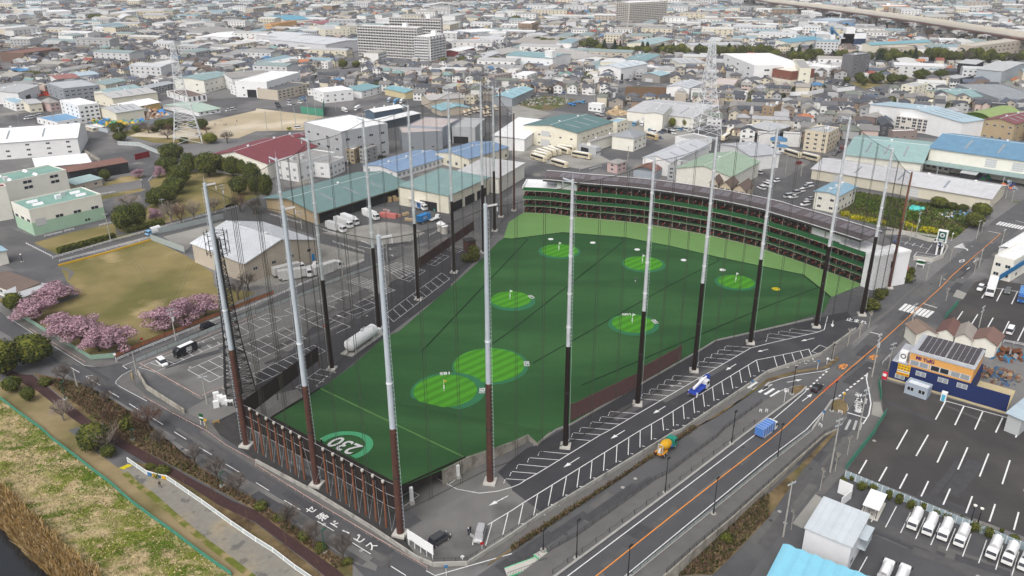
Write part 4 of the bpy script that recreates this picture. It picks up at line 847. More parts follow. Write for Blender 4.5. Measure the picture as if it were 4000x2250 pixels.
# gas tank
a,b=Q(jK,965,660,0),Q(jK,1165,520,0);ax=(b-a).normalized();L=(b-a).length+2.0
t=tg('gas_tank','long white horizontal gas tank on a concrete slab beside the turf','tank',a.lerp(b,.5),mt.atan2(ax.y,ax.x));rr=1.75
mb=MB();n=20
prof=[(-L/2-1.0,.05),(-L/2-.85,.75),(-L/2-.45,1.35),(-L/2,rr),(-L/6,rr),(L/6,rr),(L/2,rr),(L/2+.45,1.35),(L/2+.85,.75),(L/2+1,.05)]
for(x0,r0),(x1,r1)in zip(prof,prof[1:]):mb.tb((x0,0,2.6),(x1,0,2.6),r0,r1,n,0,False)
pt('vessel',mb,[qA],t,smooth=True)
for x in(-L*.36,L*.36):mb=MB();mb.box(x-.3,-1.3,.3,x+.3,1.3,1.7);pt('saddle',mb,[qK],t)
mb=MB();mb.box(-L/2-1.5,-1.9,0,L/2+3.5,2.1,.35);pt('slab',mb,[jS],t)
mb=MB();mb.tb((.5,0,4.3),(.5,0,5.0),.4,.4,10);mb.path([V3(p)for p in((.5,0,4.9),(1.5,0,5.2),(4,-1.6,4.6),(4,-1.7,.4))],.07);pt('valve_pipes',mb,[yX],t)
mb=MB();mb.box(L/2+2,-.8,.35,L/2+3.2,.6,1.7);pt('pump_cabinet',mb,[qA],t)
mb=MB()
for i in range(12):mb.tb((-L/2+i*L/11,-2.3,.35),(-L/2+i*L/11,-2.3,1.3),.04,.04,4)
mb.tb((-L/2,-2.3,1.3),(L/2,-2.3,1.3),.04,.04,4);mb.tb((-L/2,-2.3,.8),(L/2,-2.3,.8),.04,.04,4);pt(yB,mb,[yX],t)
# buildings
WM=MB();WM.box(-.5,0,0,.5,.04,1,0)
WM.qd((-.44,.045,.07),(-.03,.045,.07),(-.03,.045,.93),(-.44,.045,.93),1);WM.qd((.03,.045,.07),(.44,.045,.07),(.44,.045,.93),(.03,.045,.93),1)
for i_ in(-2,-1):WM.f[i_]=WM.f[i_][::-1]
WINM=WM.mesh(kC,[jW,kV]);WINP=WM.mesh(kC,[jW,zA])
SH=MB();SH.box(-.5,0,0,.5,.06,1);SHM=SH.mesh(xS,[xS])
DK=MB();DK.box(-.5,0,0,.5,.05,1);DKM=DK.mesh('doorway',[qY])
PALE=dict(white=(.76,.76,.755),cream=(.72,.68,.555),ivory=(.75,.73,.65),lgrey=(.44,.45,.46),grey=(.27,.29,.31),dgrey=(.12,.125,.135),teal=(.125,.25,.245),tealp=(.24,.43,.41),blue=(.075,.23,.42),sky=(.27,.47,.58),lilac=(.46,.48,.52),red=(.23,.035,.05),mint=(.30,.45,.30),tan=(.40,.31,.19),pink=(.52,.38,.36),rose=(.55,.45,.42),orange=(.58,.24,.06),brown=(.17,.11,.085),whiteroof=(.83,.83,.83),conc=(.34,.335,.32),rust=(.24,.10,.07),navy=(.03,.045,.09),black=(.035,.037,.042),lime=(.24,.36,.06),beige=(.50,.44,.36),tealdk=(.06,.19,.19),cyan=(.10,.38,.50),paleblue=(.38,.50,.58),stone=(.30,.28,.26))
FOOT=[];REFS=[]
def col(c):return PALE[c]if isinstance(c,str)else c
def dull(c,k=.3):g=.3*c[0]+.6*c[1]+.1*c[2];return tuple(x+(g-x)*k for x in c)
def bd(name,label,ref,z,A,B,C,h,roof=qC,rc=qP,wc=qA,wx=0,wy=0,rows=1,ridge=kA,rise=None,over=.5,ws=(1.7,1.15),vents=0,doors=(),two=None,base=0,cat='building',units=0,pale=False,canopy=None,skylights=0,group=None,z0w=1.2,sign=None):
 pass
 zz=lambda p:p if isinstance(p[0],str)else(z,*p)
 if not isinstance(h,(int,float)):gb=Q(*zz(h));h=HT(gb,S(*zz(B))[1])
 a,b,c=(Q(*zz(p),h+base)for p in(A,B,C));e1,e2=a-b,c-b
 if e1.length>=e2.length:u=e1.normalized();v=e2-u*e2.dot(u)
 else:v=e2.normalized();u=e1-v*e1.dot(v);u,v=u,v*e2.length
 if e1.length>=e2.length:u=u*e1.length
 l1,l2=u.length,v.length;u.normalize();v.normalize()
 ctr=b+u*l1/2+v*l2/2
 X,lx,ly,Y=(v,l2,l1,u)if ridge==kA else(u,l1,l2,v)
 rot=mt.atan2(X.y,X.x);yl=V3((-X.y,X.x,0));sy=-1 if Y.dot(yl)>0 else 1;sx=-1
 t=tg(name,label,cat,(ctr.x,ctr.y,base),rot,group)
 x0,x1,y0,y1=-lx/2,lx/2,-ly/2,ly/2
 FOOT.append([ctr+X*p+yl*q for p,q in((x0-2,y0-2),(x1+2,y0-2),(x1+2,y1+2),(x0-2,y1+2))])
 if ref:REFS.append((ref,ctr.copy(),max(lx,ly)))
 wl=MB();wc_=col(wc)
 rise=rise if rise is not None else{qB:ly*.11,'hip':min(ly*.22,3),jF:ly*.08,xB:ly*.16,qC:0}[roof]
 if two:
  wl.box(x0,y0,0,x1,y1,h*.5);pt('lower_wall',wl,[jR],t,color=col(two));wl=MB();wl.box(x0,y0,h*.5,x1,y1,h)
 else:wl.box(x0,y0,0,x1,y1,h)
 rm=MB();o=over
 if roof==qB:
  for xx,fl_ in((x0,0),(x1,1)):f_=[(0,1,2)]if fl_ else[(0,2,1)];wl.add([(xx,y0,h),(xx,y1,h),(xx,0,h+rise)],f_)
  s=rise/(ly/2);d=o*s;th=.25
  for sg in(-1,1):
   e=sg*(ly/2+o)
   p=[(x0-o,e,h-d),(x1+o,e,h-d),(x1+o,0,h+rise),(x0-o,0,h+rise)]
   if sg>0:p=p[::-1]
   rm.hexa([(q[0],q[1],q[2]+.02)for q in p]+[(q[0],q[1],q[2]+th)for q in p])
  rm.box(x0-o,-.12,h+rise+.15,x1+o,.12,h+rise+th+.08,int(lx>16))
 elif roof=='hip':
  e=[(x0-o,y0-o,h),(x1+o,y0-o,h),(x1+o,y1+o,h),(x0-o,y1+o,h)];k=min(ly/2,lx*.45);r=[(x0+k,0,h+rise),(x1-k,0,h+rise)]
  rm.add(e+r,[(0,1,5,4),(1,2,5),(2,3,4,5),(3,0,4),(3,2,1,0)])
 elif roof==jF:
  zb,zf=h+rise,h
  p=[(x0-o,sy*(ly/2+o),zf),(x1+o,sy*(ly/2+o),zf),(x1+o,-sy*(ly/2+o),zb),(x0-o,-sy*(ly/2+o),zb)]
  if sy>0:p=p[::-1]
  rm.hexa([(q[0],q[1],q[2]+.02)for q in p]+[(q[0],q[1],q[2]+.25)for q in p])
  wl.add([(x0,y0,h),(x1,y0,h),(x1,y1,h),(x0,y1,h)]+[(x0,-sy*ly/2,h+rise*.97),(x1,-sy*ly/2,h+rise*.97)],[(0,3,4),(3,0,4),(1,2,5),(2,1,5),(0,1,5,4),(4,5,1,0),(3,2,5,4),(4,5,2,3)])
 elif roof==xB:
  n=10;P_=[(y0-o*.3+(ly+o*.6)*i/n,h+rise*(1-(2*i/n-1)**2))for i in range(n+1)]
  for(ya,za),(yb,zb)in zip(P_,P_[1:]):rm.hexa([(x0-o,ya,za),(x1+o,ya,za),(x1+o,yb,zb),(x0-o,yb,zb),(x0-o,ya,za+.2),(x1+o,ya,za+.2),(x1+o,yb,zb+.2),(x0-o,yb,zb+.2)])
  for xx in(x0,x1):wl.add([(xx,q[0],q[1])for q in P_],[tuple(range(n+1)),tuple(range(n,-1,-1))])
 else:
  rm.box(x0+.22,y0+.22,h-.5,x1-.22,y1-.22,h+.06)
  ph=.55
  for q in((x0-.03,y0-.03,x1+.03,y0+.25),(x0-.03,y1-.25,x1+.03,y1+.03),(x0-.03,y0+.25,x0+.25,y1-.25),(x1-.25,y0+.25,x1+.03,y1-.25)):wl.box(q[0],q[1],h-.1,q[2],q[3],h+ph)
 pt(jR,wl,[jR],t,color=wc_)
 pt(jZ,rm,['flat_roof' if roof==qC else jZ,jA],t,color=dull(col(rc)))
# openings on the two faces that meet at B (and on the face opposite the short one)
 nwin=0;wmesh=WINP if pale else WINM
 def opening(me,nm,face,u,z,w_,hh,rotz=0):
  nonlocal nwin
  if face==0:o_=link(nm,me,t,(x0+lx*u,sy*(ly/2+.005),z),0 if sy>0 else mt.pi,(w_,1,hh))
  else:o_=link(nm,me,t,(x0-.005,sy*(ly/2)-sy*ly*u,z),mt.pi/2,(w_,1,hh))
  return o_
 st=(h-z0w+.4)/max(rows,1)
 for r_ in range(rows):
  for f_,n_,L in((0,wx,lx),(1,wy,ly)):
   for i in range(n_):
    if nwin>=96:break
    if n_>3 and R.random()<.08:continue
    nwin+=1;opening(wmesh,kC,f_,(i+.5)/n_,z0w+r_*st,min(ws[0],L/n_*.75),ws[1])
 for d in doors:
  kind,f_,u,w_,hh=d[:5];opening({'s':SHM,xJ:DKM}[kind],{'s':xS,xJ:'doorway'}[kind],f_,u,d[5]if len(d)>5 else.05,w_,hh)
 if roof==qB and not vents and lx>14:vents=1+int(ctr.x)%3
 if roof==qB and lx>18 and int(ctr.x+ctr.y)%2:
  for i in range(1,4):
   m=MB();s=rise/(ly/2);xx=x0+lx*i/4
   m.hexa([(xx+a,sy*ly/2*(1-b),h+rise*b+c)for c in(.26,.32)for a,b in((-.5,.2),(.5,.2),(.5,.8),(-.5,.8))]);pt('roof_light',m,[zA],t)
 for i in range(vents):
  m=MB();zr=h+rise+.3;xx=x0+lx*(i+.5)/vents;m.tb((xx,0,zr-.1),(xx,0,zr+.7),.45,.5,10);m.tb((xx,0,zr+.7),(xx,0,zr+1.0),.8,.25,10);pt('ventilator',m,[jA],t)
 rr_=random.Random(int(ctr.x*10)+int(ctr.y))
 for i in range(units):
  m=MB();xx,yy=x0+lx*rr_.uniform(.15,.85),y0+ly*rr_.uniform(.2,.8);s=rr_.uniform(.8,2.0);m.box(xx,yy,h,xx+s*1.3,yy+s,h+s*.8+.3);pt('rooftop_unit',m,[jA if i%2 else jW],t)
 for i in range(skylights):
  m=MB();xx=x0+lx*(.2+.6*(i//2)/max(1,(skylights-1)//2));yy=(-.16 if i%2 else.16)*ly
  m.add([(xx-2,yy-.9,h+.06),(xx+2,yy-.9,h+.06),(xx+2,yy+.9,h+.06),(xx-2,yy+.9,h+.06),(xx-2,yy,h+1.0),(xx+2,yy,h+1.0)],[(0,1,5,4),(2,3,4,5),(1,2,5),(3,0,4)]);pt('skylight',m,[jA],t)
 if canopy:
  cw,ch,cc=canopy;m=MB();ya,yb=sy*ly/2,sy*(ly/2+cw);m.hexa([(x0,min(ya,yb),ch),(x1,min(ya,yb),ch),(x1,max(ya,yb),ch),(x0,max(ya,yb),ch),(x0,min(ya,yb),ch+.3),(x1,min(ya,yb),ch+.3),(x1,max(ya,yb),ch+.3),(x0,max(ya,yb),ch+.3)]);pt('canopy',m,[jZ],t,color=col(cc))
  for i in range(4):m=MB();xx=x0+lx*(i+.5)/4;m.box(xx-.12,yb-.12-sy*.3,0,xx+.12,yb+.12-sy*.3,ch);pt('canopy_post',m,[jV],t)
 return t,(x0,x1,y0,y1,h,sy,rise)
def apt(label,ref,z,A,B,C,h,floors,nx,ny,wc,bc,name='apartment_block',roofc=qT,balx=True,baly=False,tower=True,ridge=jU):
 t,(x0,x1,y0,y1,hh,sy,_)=bd(name,label,ref,z,A,B,C,h,qC,roofc,wc,ridge=ridge,cat=qR)
 fh=(hh-.3)/floors;lx,ly=x1-x0,y1-y0;left=96;stuff=MB()
 for f in range(floors):
  z_=.3+f*fh
  for ax,n,on in((0,nx,balx),(1,ny,baly)):
   L=lx if ax==0 else ly
   if on:
    m=MB()
    if ax==0:a,b=sorted((sy*ly/2,sy*(ly/2+1.3)));m.box(x0+.3,a,z_,x1-.3,b,z_+.16);c=sy*(ly/2+1.3);m.box(x0+.3,c-.06,z_+.16,x1-.3,c+.06,z_+1.15)
    else:m.box(x0-1.3,y0+.3,z_,x0,y1-.3,z_+.16);m.box(x0-1.36,y0+.3,z_+.16,x0-1.24,y1-.3,z_+1.15)
    for i in range(n+1):
     u=i/n
     if ax==0:xx=x0+.35+(lx-.7)*u;m.box(xx-.09,min(sy*ly/2,sy*(ly/2+1.25)),z_+.16,xx+.09,max(sy*ly/2,sy*(ly/2+1.25)),z_+fh-.02)
     else:yy=y0+.35+(ly-.7)*u;m.box(x0-1.25,yy-.09,z_+.16,x0,yy+.09,z_+fh-.02)
    pt(xV,m,[jR],t,color=col(bc))
   for i in range(n):
    u=(i+.5)/n;w_=L/n*.62;hh2=min(2.0,fh*.66)if on else 1.2;zw=z_+.25 if on else z_+1.0
    if left>0:
     left-=1
     if ax==0:link(kC,WINM,t,(x0+lx*u,sy*(ly/2+.01),zw),0 if sy>0 else mt.pi,(w_,1,hh2))
     else:link(kC,WINM,t,(x0-.01,y0+ly*u,zw),mt.pi/2,(w_,1,hh2))
    else:
     if ax==0:ya,yb=sorted((sy*(ly/2+.01),sy*(ly/2+.05)));xx=x0+lx*u;stuff.box(xx-w_/2,ya,zw,xx+w_/2,yb,zw+hh2)
     else:yy=y0+ly*u;stuff.box(x0-.05,yy-w_/2,zw,x0-.01,yy+w_/2,zw+hh2)
 if stuff.f:o=pt('windows',stuff,[kV],t);o['kind']=kN
 if tower:
  m=MB();m.box(x0+lx*.2,y0+ly*.3,hh,x0+lx*.2+5,y0+ly*.3+4,hh+4.5);pt('lift_tower',m,[jR],t,color=PALE[qT])
 return t
W,I,C_,LG,GR=qA,'ivory','cream',qP,yA
FA,WH,OF,HO='factory','warehouse','office_building',xA
# left foreground
bd(FA,'two tone green and cream factory block with flat teal roof and four skylights','teal-roofed green factory',qU,(110,600),(290,680),(1015,520),(340,930),qC,(.165,.36,.29),I,wx=4,wy=3,rows=1,two=(.36,.52,.38),skylights=4,ws=(3.2,1.3),z0w=5.2,doors=(('s',0,.12,4,3,3.6),(xJ,0,.72,.8,.9,1),(xJ,0,.76,.8,.9,1)),units=2)
bd(FA,'taller cream factory block with teal roof and four white roof ducts',None,qU,(-160,445),(665,275),(485,225),12.5,qC,(.165,.36,.29),I,wx=0,wy=3,rows=2,skylights=4,ws=(4,1.4),z0w=8,units=1)
bd(FA,'narrow cream stair tower with a red roof edge at the left border',None,qU,(-140,470),(60,440),(120,400),14,qC,'red',I)
bd(WH,'large white warehouse with white gable roof at the left border','big white left warehouse',qH,(-700,1490),(775,1385),(690,1265),(qU,815,105),qB,qT,qA,ridge=jU,wx=7,rows=3,vents=3,ws=(2,1.0))
bd(WH,'low white shed with a bright white roof below the big white warehouse',None,qU,(370,262),(915,195),(845,108),5,jF,qT,LG,rise=.8)
bd('open_shed','long dark red roofed open shed behind the green factory','dark red open shed',qU,(690,290),(1285,190),(1240,155),5.5,jF,'rust',zF,rise=.6,ridge=jU,doors=((xJ,0,.5,20,4),))
bd(xE,'small beige shed with pale teal roof beside the green factory',None,qU,(760,418),(1020,355),(960,315),(1025,425),jF,(.3,.45,.45),jQ,ridge=jU,wx=2,rise=.6)
bd(WH,'grey gable roofed warehouse with beige corrugated walls behind the black lattice mast','beige gable warehouse','S',(749,950),(955,1030),(1233,936.5),7.5,qB,(.60,.63,.67),jQ,ridge=jU,wx=0,wy=4,rise=4.4,ws=(1.8,1.2),z0w=4,vents=2)
bd('park_hut','low brown roofed park building with white walls at the left edge',None,qF,(-160,-60),(170,60),(330,-40),3.4,jF,kJ,I,ridge=jU,wx=3)
bd('park_hut','small white roofed annex next to the brown roofed park building',None,qF,(0,90),(230,110),(500,-10),3.2,jF,qP,I,ridge=kA,rise=.4)
bd(HO,'small white building with pale blue roof at the left edge of the park',None,qU,(-60,1100),(60,1080),(0,1040),5,jF,'sky',I,wx=1)
# centre: yards behind the car park
bd(WH,'wide teal roofed freight warehouse with open dark bays facing the truck yard','open-fronted teal freight warehouse',qM,(85,552),(610,692),(1525,412),(qM,640,815),qB,(.135,.27,.262),'tan',ridge=kA,rise=3.0,vents=0,over=1.4,doors=((xJ,0,.15,14,4.2),(xJ,0,.40,16,4.2),(xJ,0,.66,16,4.2),(xJ,0,.9,12,4.2)))
bd('canopy_building','teal flat sloped canopy over open loading bays right of the truck yard','teal loading canopy',qM,(1540,405),(1935,530),(2345,345),8,jF,(.20,.37,.355),C_,rise=.9,doors=((xJ,0,.2,8,4),(xJ,0,.5,8,4),(xJ,0,.8,8,4),(xJ,1,.4,9,4)))
bd(OF,'long white office wing with blue gable roof and a row of windows','white wing with blue roof',qM,(1100,215),(1420,290),(1935,132),(1420,362),qB,(.19,.33,.55),qA,wx=12,wy=3,rise=1.6,ws=(1.6,1.6),pale=True)
bd(OF,'cream school-like hall with hipped blue roof right of the white wing',None,qM,(1800,92),(2145,157),(2540,42),6,qB,(.17,.31,.52),C_,wx=7,wy=4,rise=1.6,ws=(1.7,1.7))
bd(OF,'white two storey concrete office with stained flat roof and rooftop box','stained-roof white office',qM,(235,170),(415,215),(795,98),(415,390),qC,yQ,qA,wx=6,wy=3,rows=2,units=3,ws=(1.8,1.4),pale=True)
bd(OF,'lower white front block of the stained roof office',None,qM,(640,178),(735,215),(888,148),(qM,745,350),qC,yQ,qA,wx=4,wy=1,rows=2,pale=True)
bd(FA,'grey four storey factory with a large blank white roof','white-topped grey factory',qJ,(480,1235),(855,1332),(1245,1230),17,qC,qT,qP,wx=4,wy=4,rows=3,ws=(2.8,1.3))
bd(WH,'front dark red roofed gymnasium like warehouse','dark red roof hall','D',(548,384),(672,412),(798,368),8,qB,'red',I,ridge=kA,vents=2,wy=2)
bd(WH,'rear dark red roofed hall behind the front red one',None,'D',(600,362),(690,356),(790,338),8,qB,'red',I,ridge=kA,vents=1)
bd(OF,'tan three storey office between the grey factory and the blue roofed wing',None,qM,(885,50),(985,70),(1085,15),(qM,985,205),qC,qT,'tan',wx=2,wy=3,rows=3)
bd(OF,'grey three storey office with balconies beside the tan one',None,qM,(1030,65),(1100,70),(1215,30),(qM,1100,205),qC,yQ,yQ,wx=2,wy=2,rows=3)
bd(FA,'slate blue factory with pale pink roof behind the teal warehouse','pink-roofed slate factory',qJ,(1465,1345),(1875,1325),(1640,1275),10,qC,'rose',yA,ridge=jU,wx=2,rows=1)
bd(FA,'longer pink roofed blue grey factory behind the slate one',None,qJ,(1560,1250),(1880,1290),(2040,1205),11,qC,'rose',(.34,.37,.42),wx=4,rows=1)
bd(WH,'grey shed with a wide dark truck entrance behind the pink roofs',None,qJ,(1880,1350),(2205,1290),(2310,1200),(qM,2205,10),qC,qP,qP,ridge=jU,doors=((xJ,0,.62,9,4.2),))
bd(WH,'plain white flat shed next to the left end of the tee building',None,qM,(2095,262),(2440,350),(2700,200),7.5,jF,(.55,.55,.55),'ivory',rise=.6)
bd(WH,'white arched store beside the cream teal roofed hall',None,qL,(-60,1290),(125,1400),(360,1215),7,jF,qT,qA,rise=1)
bd(FA,'cream hall with a big deep teal roof and a row of small windows','cream hall with teal roof',qL,(130,1258),(655,1340),(1015,1225),('S',2238,592),qB,(.085,.20,.20),C_,ridge=kA,wx=8,wy=5,rows=2,rise=2.2,vents=2,ws=(1.5,1.0),doors=(('s',1,.58,6,4),('s',1,.58,6,3,6)))
bd(OF,'cream annex with light blue roof behind the cream hall',None,qL,(990,1215),(1060,1240),(1165,1205),7,qC,'sky',C_,wx=3,wy=1,rows=2)
bd(xE,'grey roofed low store with pale skylight beside the cream hall',None,qL,(790,1430),(1070,1345),(1130,1310),6,qB,jO,I,ridge=jU)
bd(OF,'white office with a grey hip roof at the bus yard',None,qL,(1065,1345),(1225,1395),(1355,1340),7.5,'hip',yA,I,wx=3,wy=0,rows=2)
bd(xE,'white bus yard shed with a brown shutter','bus yard shed',jM,(660,10),(845,55),(1025,75),(jM,845,125),qC,qP,qP,ridge=jU,wx=1,wy=3,doors=((xJ,0,.6,6,3),))
bd(HO,'pink two storey house with grey hipped roof by the tee building','pink house',jM,(950,190),(1060,207),(1152,178),(jM,1060,305),'hip',jO,'pink',wx=2,wy=1,rows=2)
bd(WH,'barn with rusty curved red roof behind the tee building','rusty barn',jM,(1255,245),(1440,292),(1590,205),(jM,1440,365),xB,'rust',(.36,.40,.44),wx=2,wy=0)
bd(HO,'white three storey modern house with a roof terrace box','white terrace house',jM,(1580,225),(1715,250),(1805,192),(jM,1715,385),qC,yQ,qP,wx=2,wy=2,rows=3,units=1)
bd(WH,'big pale mint roofed warehouse with white front behind the tee building','mint-roofed warehouse',jM,(1800,185),(2205,338),(2490,185),7.5,qB,'mint',I,ridge=kA,rise=3.2)
bd(WH,'long silver lilac roofed warehouse left of the mint roof','lilac-roofed warehouse',jM,(1330,140),(1600,190),(1985,20),7.5,qB,'lilac',qA,ridge=kA,rise=2.2)
bd(WH,'silver lilac roofed warehouse behind the mint roof',None,jM,(2100,10),(2400,130),(2576,60),7.5,qB,'lilac',qA,ridge=kA,rise=2)
for lb,a,b,c in(('beige twin gabled house with brown roof, leftmost behind the solar roof',(2000,385),(2070,402),(2140,350)),('beige house with brown gable and a small porch gable, middle of three',(2112,412),(2200,442),(2275,385)),('beige house with brown gable and four small windows, rightmost of three',(2252,438),(2345,472),(2432,412))):
 bd(HO,lb,None,jM,a,b,c,5.6,qB,kJ,(.60,.50,.36),ridge=kA,wx=2,wy=2,rows=2,rise=2.2,cat=xA,group='beige houses behind the tees')
bd(HO,'low house with silver roofs and a rooftop tank behind the tees',None,jM,(1745,310),(1880,330),(1980,300),4.5,jF,'lilac',kJ,wx=3,cat=xA)
# right mid
bd(WH,'very long cream warehouse with grey roof beside the overgrown field','long cream warehouse',qG,(445,257),(2245,560),(2385,425),(qG,2232,672),qB,(.50,.50,.52),(.60,.56,.45),ridge=jU,over=.6,rise=2.6,vents=4,doors=(('s',0,.4,5,4),('s',0,.83,5,4)),wx=0)
bd(OF,'two storey cream block with bright blue roof and outside stair','blue-topped stair block',qG,(455,492),(715,530),(890,437),(qG,700,705),qB,(.2,.42,.56),I,ridge=kA,wx=5,wy=2,rows=2,rise=.8)
bd(WH,'big mint teal roofed depot with blue banner behind the cream warehouse','mint teal depot',qG,(800,90),(1545,195),(1655,-10),8,qB,'tealp',I,ridge=jU,rise=3.4,over=1.2,doors=((xJ,0,.2,6,3.5),(xJ,0,.55,10,3.5),(xJ,0,.85,6,4)))
bd(WH,'large warehouse with strong blue roof and shuttered cream wall at the right border','blue-roofed border warehouse',qG,(1635,45),(3000,235),(3100,60),11,qB,(.09,.27,.44),I,ridge=jU,rise=3.6,over=.8,doors=(('s',0,.12,5,4,5.5),('s',0,.32,5,4,5.5),('s',0,.52,5,4,5.5)),canopy=(9,4.4,(.25,.34,.33)))
bd('hut','small white hut with grey teal roof below the blue roofed warehouse',None,qG,(1590,185),(1830,230),(1912,205),(qG,1830,300),jF,(.25,.36,.38),I,ridge=jU,wx=4,wy=2)
bd('shelter','open shelter with pale roof beside the small white hut',None,qG,(1955,290),(2085,320),(2138,285),3.6,jF,qP,yH if 0 else zF,ridge=jU)
bd(qE,'beige four storey apartments with balconies right of the field','beige balcony flats',qN,(1290,1172),(1965,1258),(2080,1215),(qN,1935,1395),qC,qT,(.58,.54,.49),ridge=jU,wx=12,wy=2,rows=4,ws=(2.4,1.5),cat=qR)
bd(WH,'huge pale blue roofed factory hall behind the beige balcony flats','pale blue factory hall',qN,(1030,1050),(1960,1235),(2078,1188),11,qB,(.33,.49,.58),qA,ridge=kA,rise=2.5,vents=3)
bd(WH,'lime green sheeted building under scaffold at the right border','lime sheeted building',qN,(2075,1130),(2250,1200),(2540,1130),(qN,2250,1290),xB,'lime',(.11,.20,.03))
bd(qE,'tan three storey apartments with dark red roof at the right border','red-topped tan flats',qN,(2265,1180),(2490,1250),(2720,1185),(qN,2490,1440),qB,(.24,.06,.07),'tan',wx=4,wy=4,rows=3,cat=qR)
bd(FA,'cream workshop with weathered teal roof and outside stair','weathered teal workshop',qN,(1600,908),(1955,985),(2285,972),(qN,1955,1050),qB,(.2,.38,.38),C_,ridge=kA,wx=8,wy=4,rows=1,vents=3,rise=2,z0w=3)
bd(qE,'cream four storey block with rounded balconies above the weathered workshop','round-balcony block',qN,(1365,855),(1470,875),(1612,845),(qN,1470,1005),qC,qP,C_,wx=3,wy=2,rows=4,cat=qR)
bd('parking_deck','grey parking deck with cars on its roof at the right border','parking deck',qN,(1890,850),(2320,1000),(2700,960),6.5,qC,yA,yA,wx=0,wy=6,rows=1,ws=(6,1.6))
bd(OF,'dark grey seven storey office tower before the tree belt','dark grey tower',qN,(775,545),(868,560),(1038,540),(qN,860,785),qC,yA,(.15,.15,.16),wx=3,wy=0,rows=6,ws=(3.2,1.6),units=2)
bd('hotel','cream and brick building with arched gable windows and a square roof tower','brick and cream hall',qN,(100,690),(240,725),(470,700),(qN,240,890),qC,'cream',(.22,.085,.06),two=(.66,.62,.54),wx=2,wy=3,rows=2)
bd('tower_block','cream square tower part rising from the brick building',None,qN,(250,600),(318,690),(390,640),(qN,318,895),qC,yQ,C_,wx=1,wy=1,rows=3,cat='tower')
bd(WH,'big white three storey distribution warehouse right of the second pylon','white distribution hall','D',(1821,136),(1898,166),(1992,153),('D',1900,212),qC,qA,qA,wx=2,wy=3,rows=3,ws=(4.5,1.6))
bd(WH,'white warehouse with aqua teal roof and loading canopy','aqua-roofed white warehouse',qL,(-60,556),(410,588),(605,546),(qL,410,715),qB,(.17,.35,.38),qA,ridge=jU,wx=5,rows=2,rise=2,vents=3,canopy=(4,3.2,'sky'))
bd(OF,'tall white stair block on the aqua roofed warehouse',None,qL,(332,512),(402,520),(425,512),(qL,402,714),qC,qA,qA,wy=0)
bd(WH,'white factory with pale blue roofs and tall grey door','pale blue and white factory',qL,(680,700),(1095,690),(1365,640),(qL,1095,805),qB,(.5,.57,.62),qA,ridge=kA,wx=7,wy=3,rows=1,rise=1.6,doors=((xJ,0,.06,3,5),('s',1,.3,5,3),('s',1,.7,5,3)))
bd(OF,'white block with teal roof and two ventilators before the cedar row',None,qL,(1155,590),(1340,615),(1490,555),8,qB,(.16,.33,.36),qA,wx=5,wy=4,rows=1,vents=2,rise=1.2)
bd(WH,'pale grey roofed sheds left of the distribution hall',None,qL,(1520,590),(1690,640),(1945,630),6,qB,qP,I,rise=1.6)
bd(WH,'small gable store with light blue roof facing the white trucks',None,qL,(1300,750),(1490,765),(1590,740),6,qB,(.28,.49,.56),jO,rise=1.8,doors=(('s',1,.6,7,3),))
bd(WH,'white gable hall beside the brown allotment','white allotment hall',qL,(1560,870),(1785,890),(1925,830),(qL,1780,985),qB,'lilac',qA,wx=8,wy=3,rows=1,rise=1.6)
bd(WH,'sprawling low grey roofed depot with rooftop monitors behind the white trucks','sprawling grey depot',qL,(1150,1120),(1830,1190),(2110,1065),(qL,1815,1290),qB,(.46,.46,.48),I,ridge=jU,rise=2.4,doors=(('s',0,.7,6,3),))
bd(OF,'box shaped monitor hall on the sprawling depot roof',None,qL,(1390,1090),(1520,1150),(1608,1060),11,qB,qP,I,rise=.9)
bd(OF,'white flat house with a grey roof in front of the second pylon',None,qL,(1620,1385),(1830,1425),(2015,1390),7,qC,yQ,qA,wx=3,wy=3,rows=1)
bd('white_cube','white cube shaped office between the timber stacks and the blue trucks','white cube office',qL,(770,1045),(900,1060),(948,1050),(qL,900,1130),qC,qA,qA,ridge=jU,wx=3,wy=1,cat='office')
bd(WH,'bus garage with long pale roof and open dark bays','open bus garage',qL,(2430,1280),(2640,1330),(2800,1270),6,jF,qP,jO,doors=((xJ,0,.5,20,4),(xJ,1,.5,8,4)))
bd(FA,'brown two storey house block with balconies right of the second pylon',None,qL,(2045,820),(2235,860),(2280,800),(qL,2230,925),qC,'rose',jQ,ridge=jU,wx=4,wy=1,rows=2)
# upper left works
bd(OF,'large slate grey office block with strip windows and outside stair','slate grey office block',qH,(465,838),(635,898),(1010,862),(qH,655,1025),qC,(.42,.45,.48),(.29,.31,.34),wx=6,wy=3,rows=3,ws=(3,1.2))
bd(OF,'white four storey block with many dark windows below the slate office','white four storey block',qH,(600,1015),(785,1070),(960,1035),(qH,800,1240),qC,qA,qA,wx=4,wy=4,rows=4,ws=(1.8,1.3))
bd(OF,'white low block with patched bright blue roof','bright blue patched roof',qH,(370,1190),(560,1235),(800,1170),(qH,560,1285),qC,(.11,.31,.55),qA,wx=4,wy=4,rows=1)
bd(WH,'cream barn with white gable roof beside the scrap yard','cream barn by the scrap yard',qH,(960,1090),(1165,1140),(1320,1070),7,qB,qP,C_,rise=2)
bd(WH,'barn with bright white roof and amber doors above the scrap heap','amber-doored barn',qH,(1160,1050),(1330,1085),(1610,1030),7,qB,qT,(.5,.36,.14),rise=1.8)
bd(WH,'three bay cream warehouse with grey corrugated roofs',None,qH,(1030,935),(1130,990),(1580,930),7,qB,(.46,.45,.44),C_,ridge=kA,rise=2,wy=3)
bd(WH,'teal roofed double barn beside the slate office','teal double barn',qH,(940,830),(1060,855),(1270,810),7,qB,(.24,.37,.37),C_,ridge=kA,rise=2)
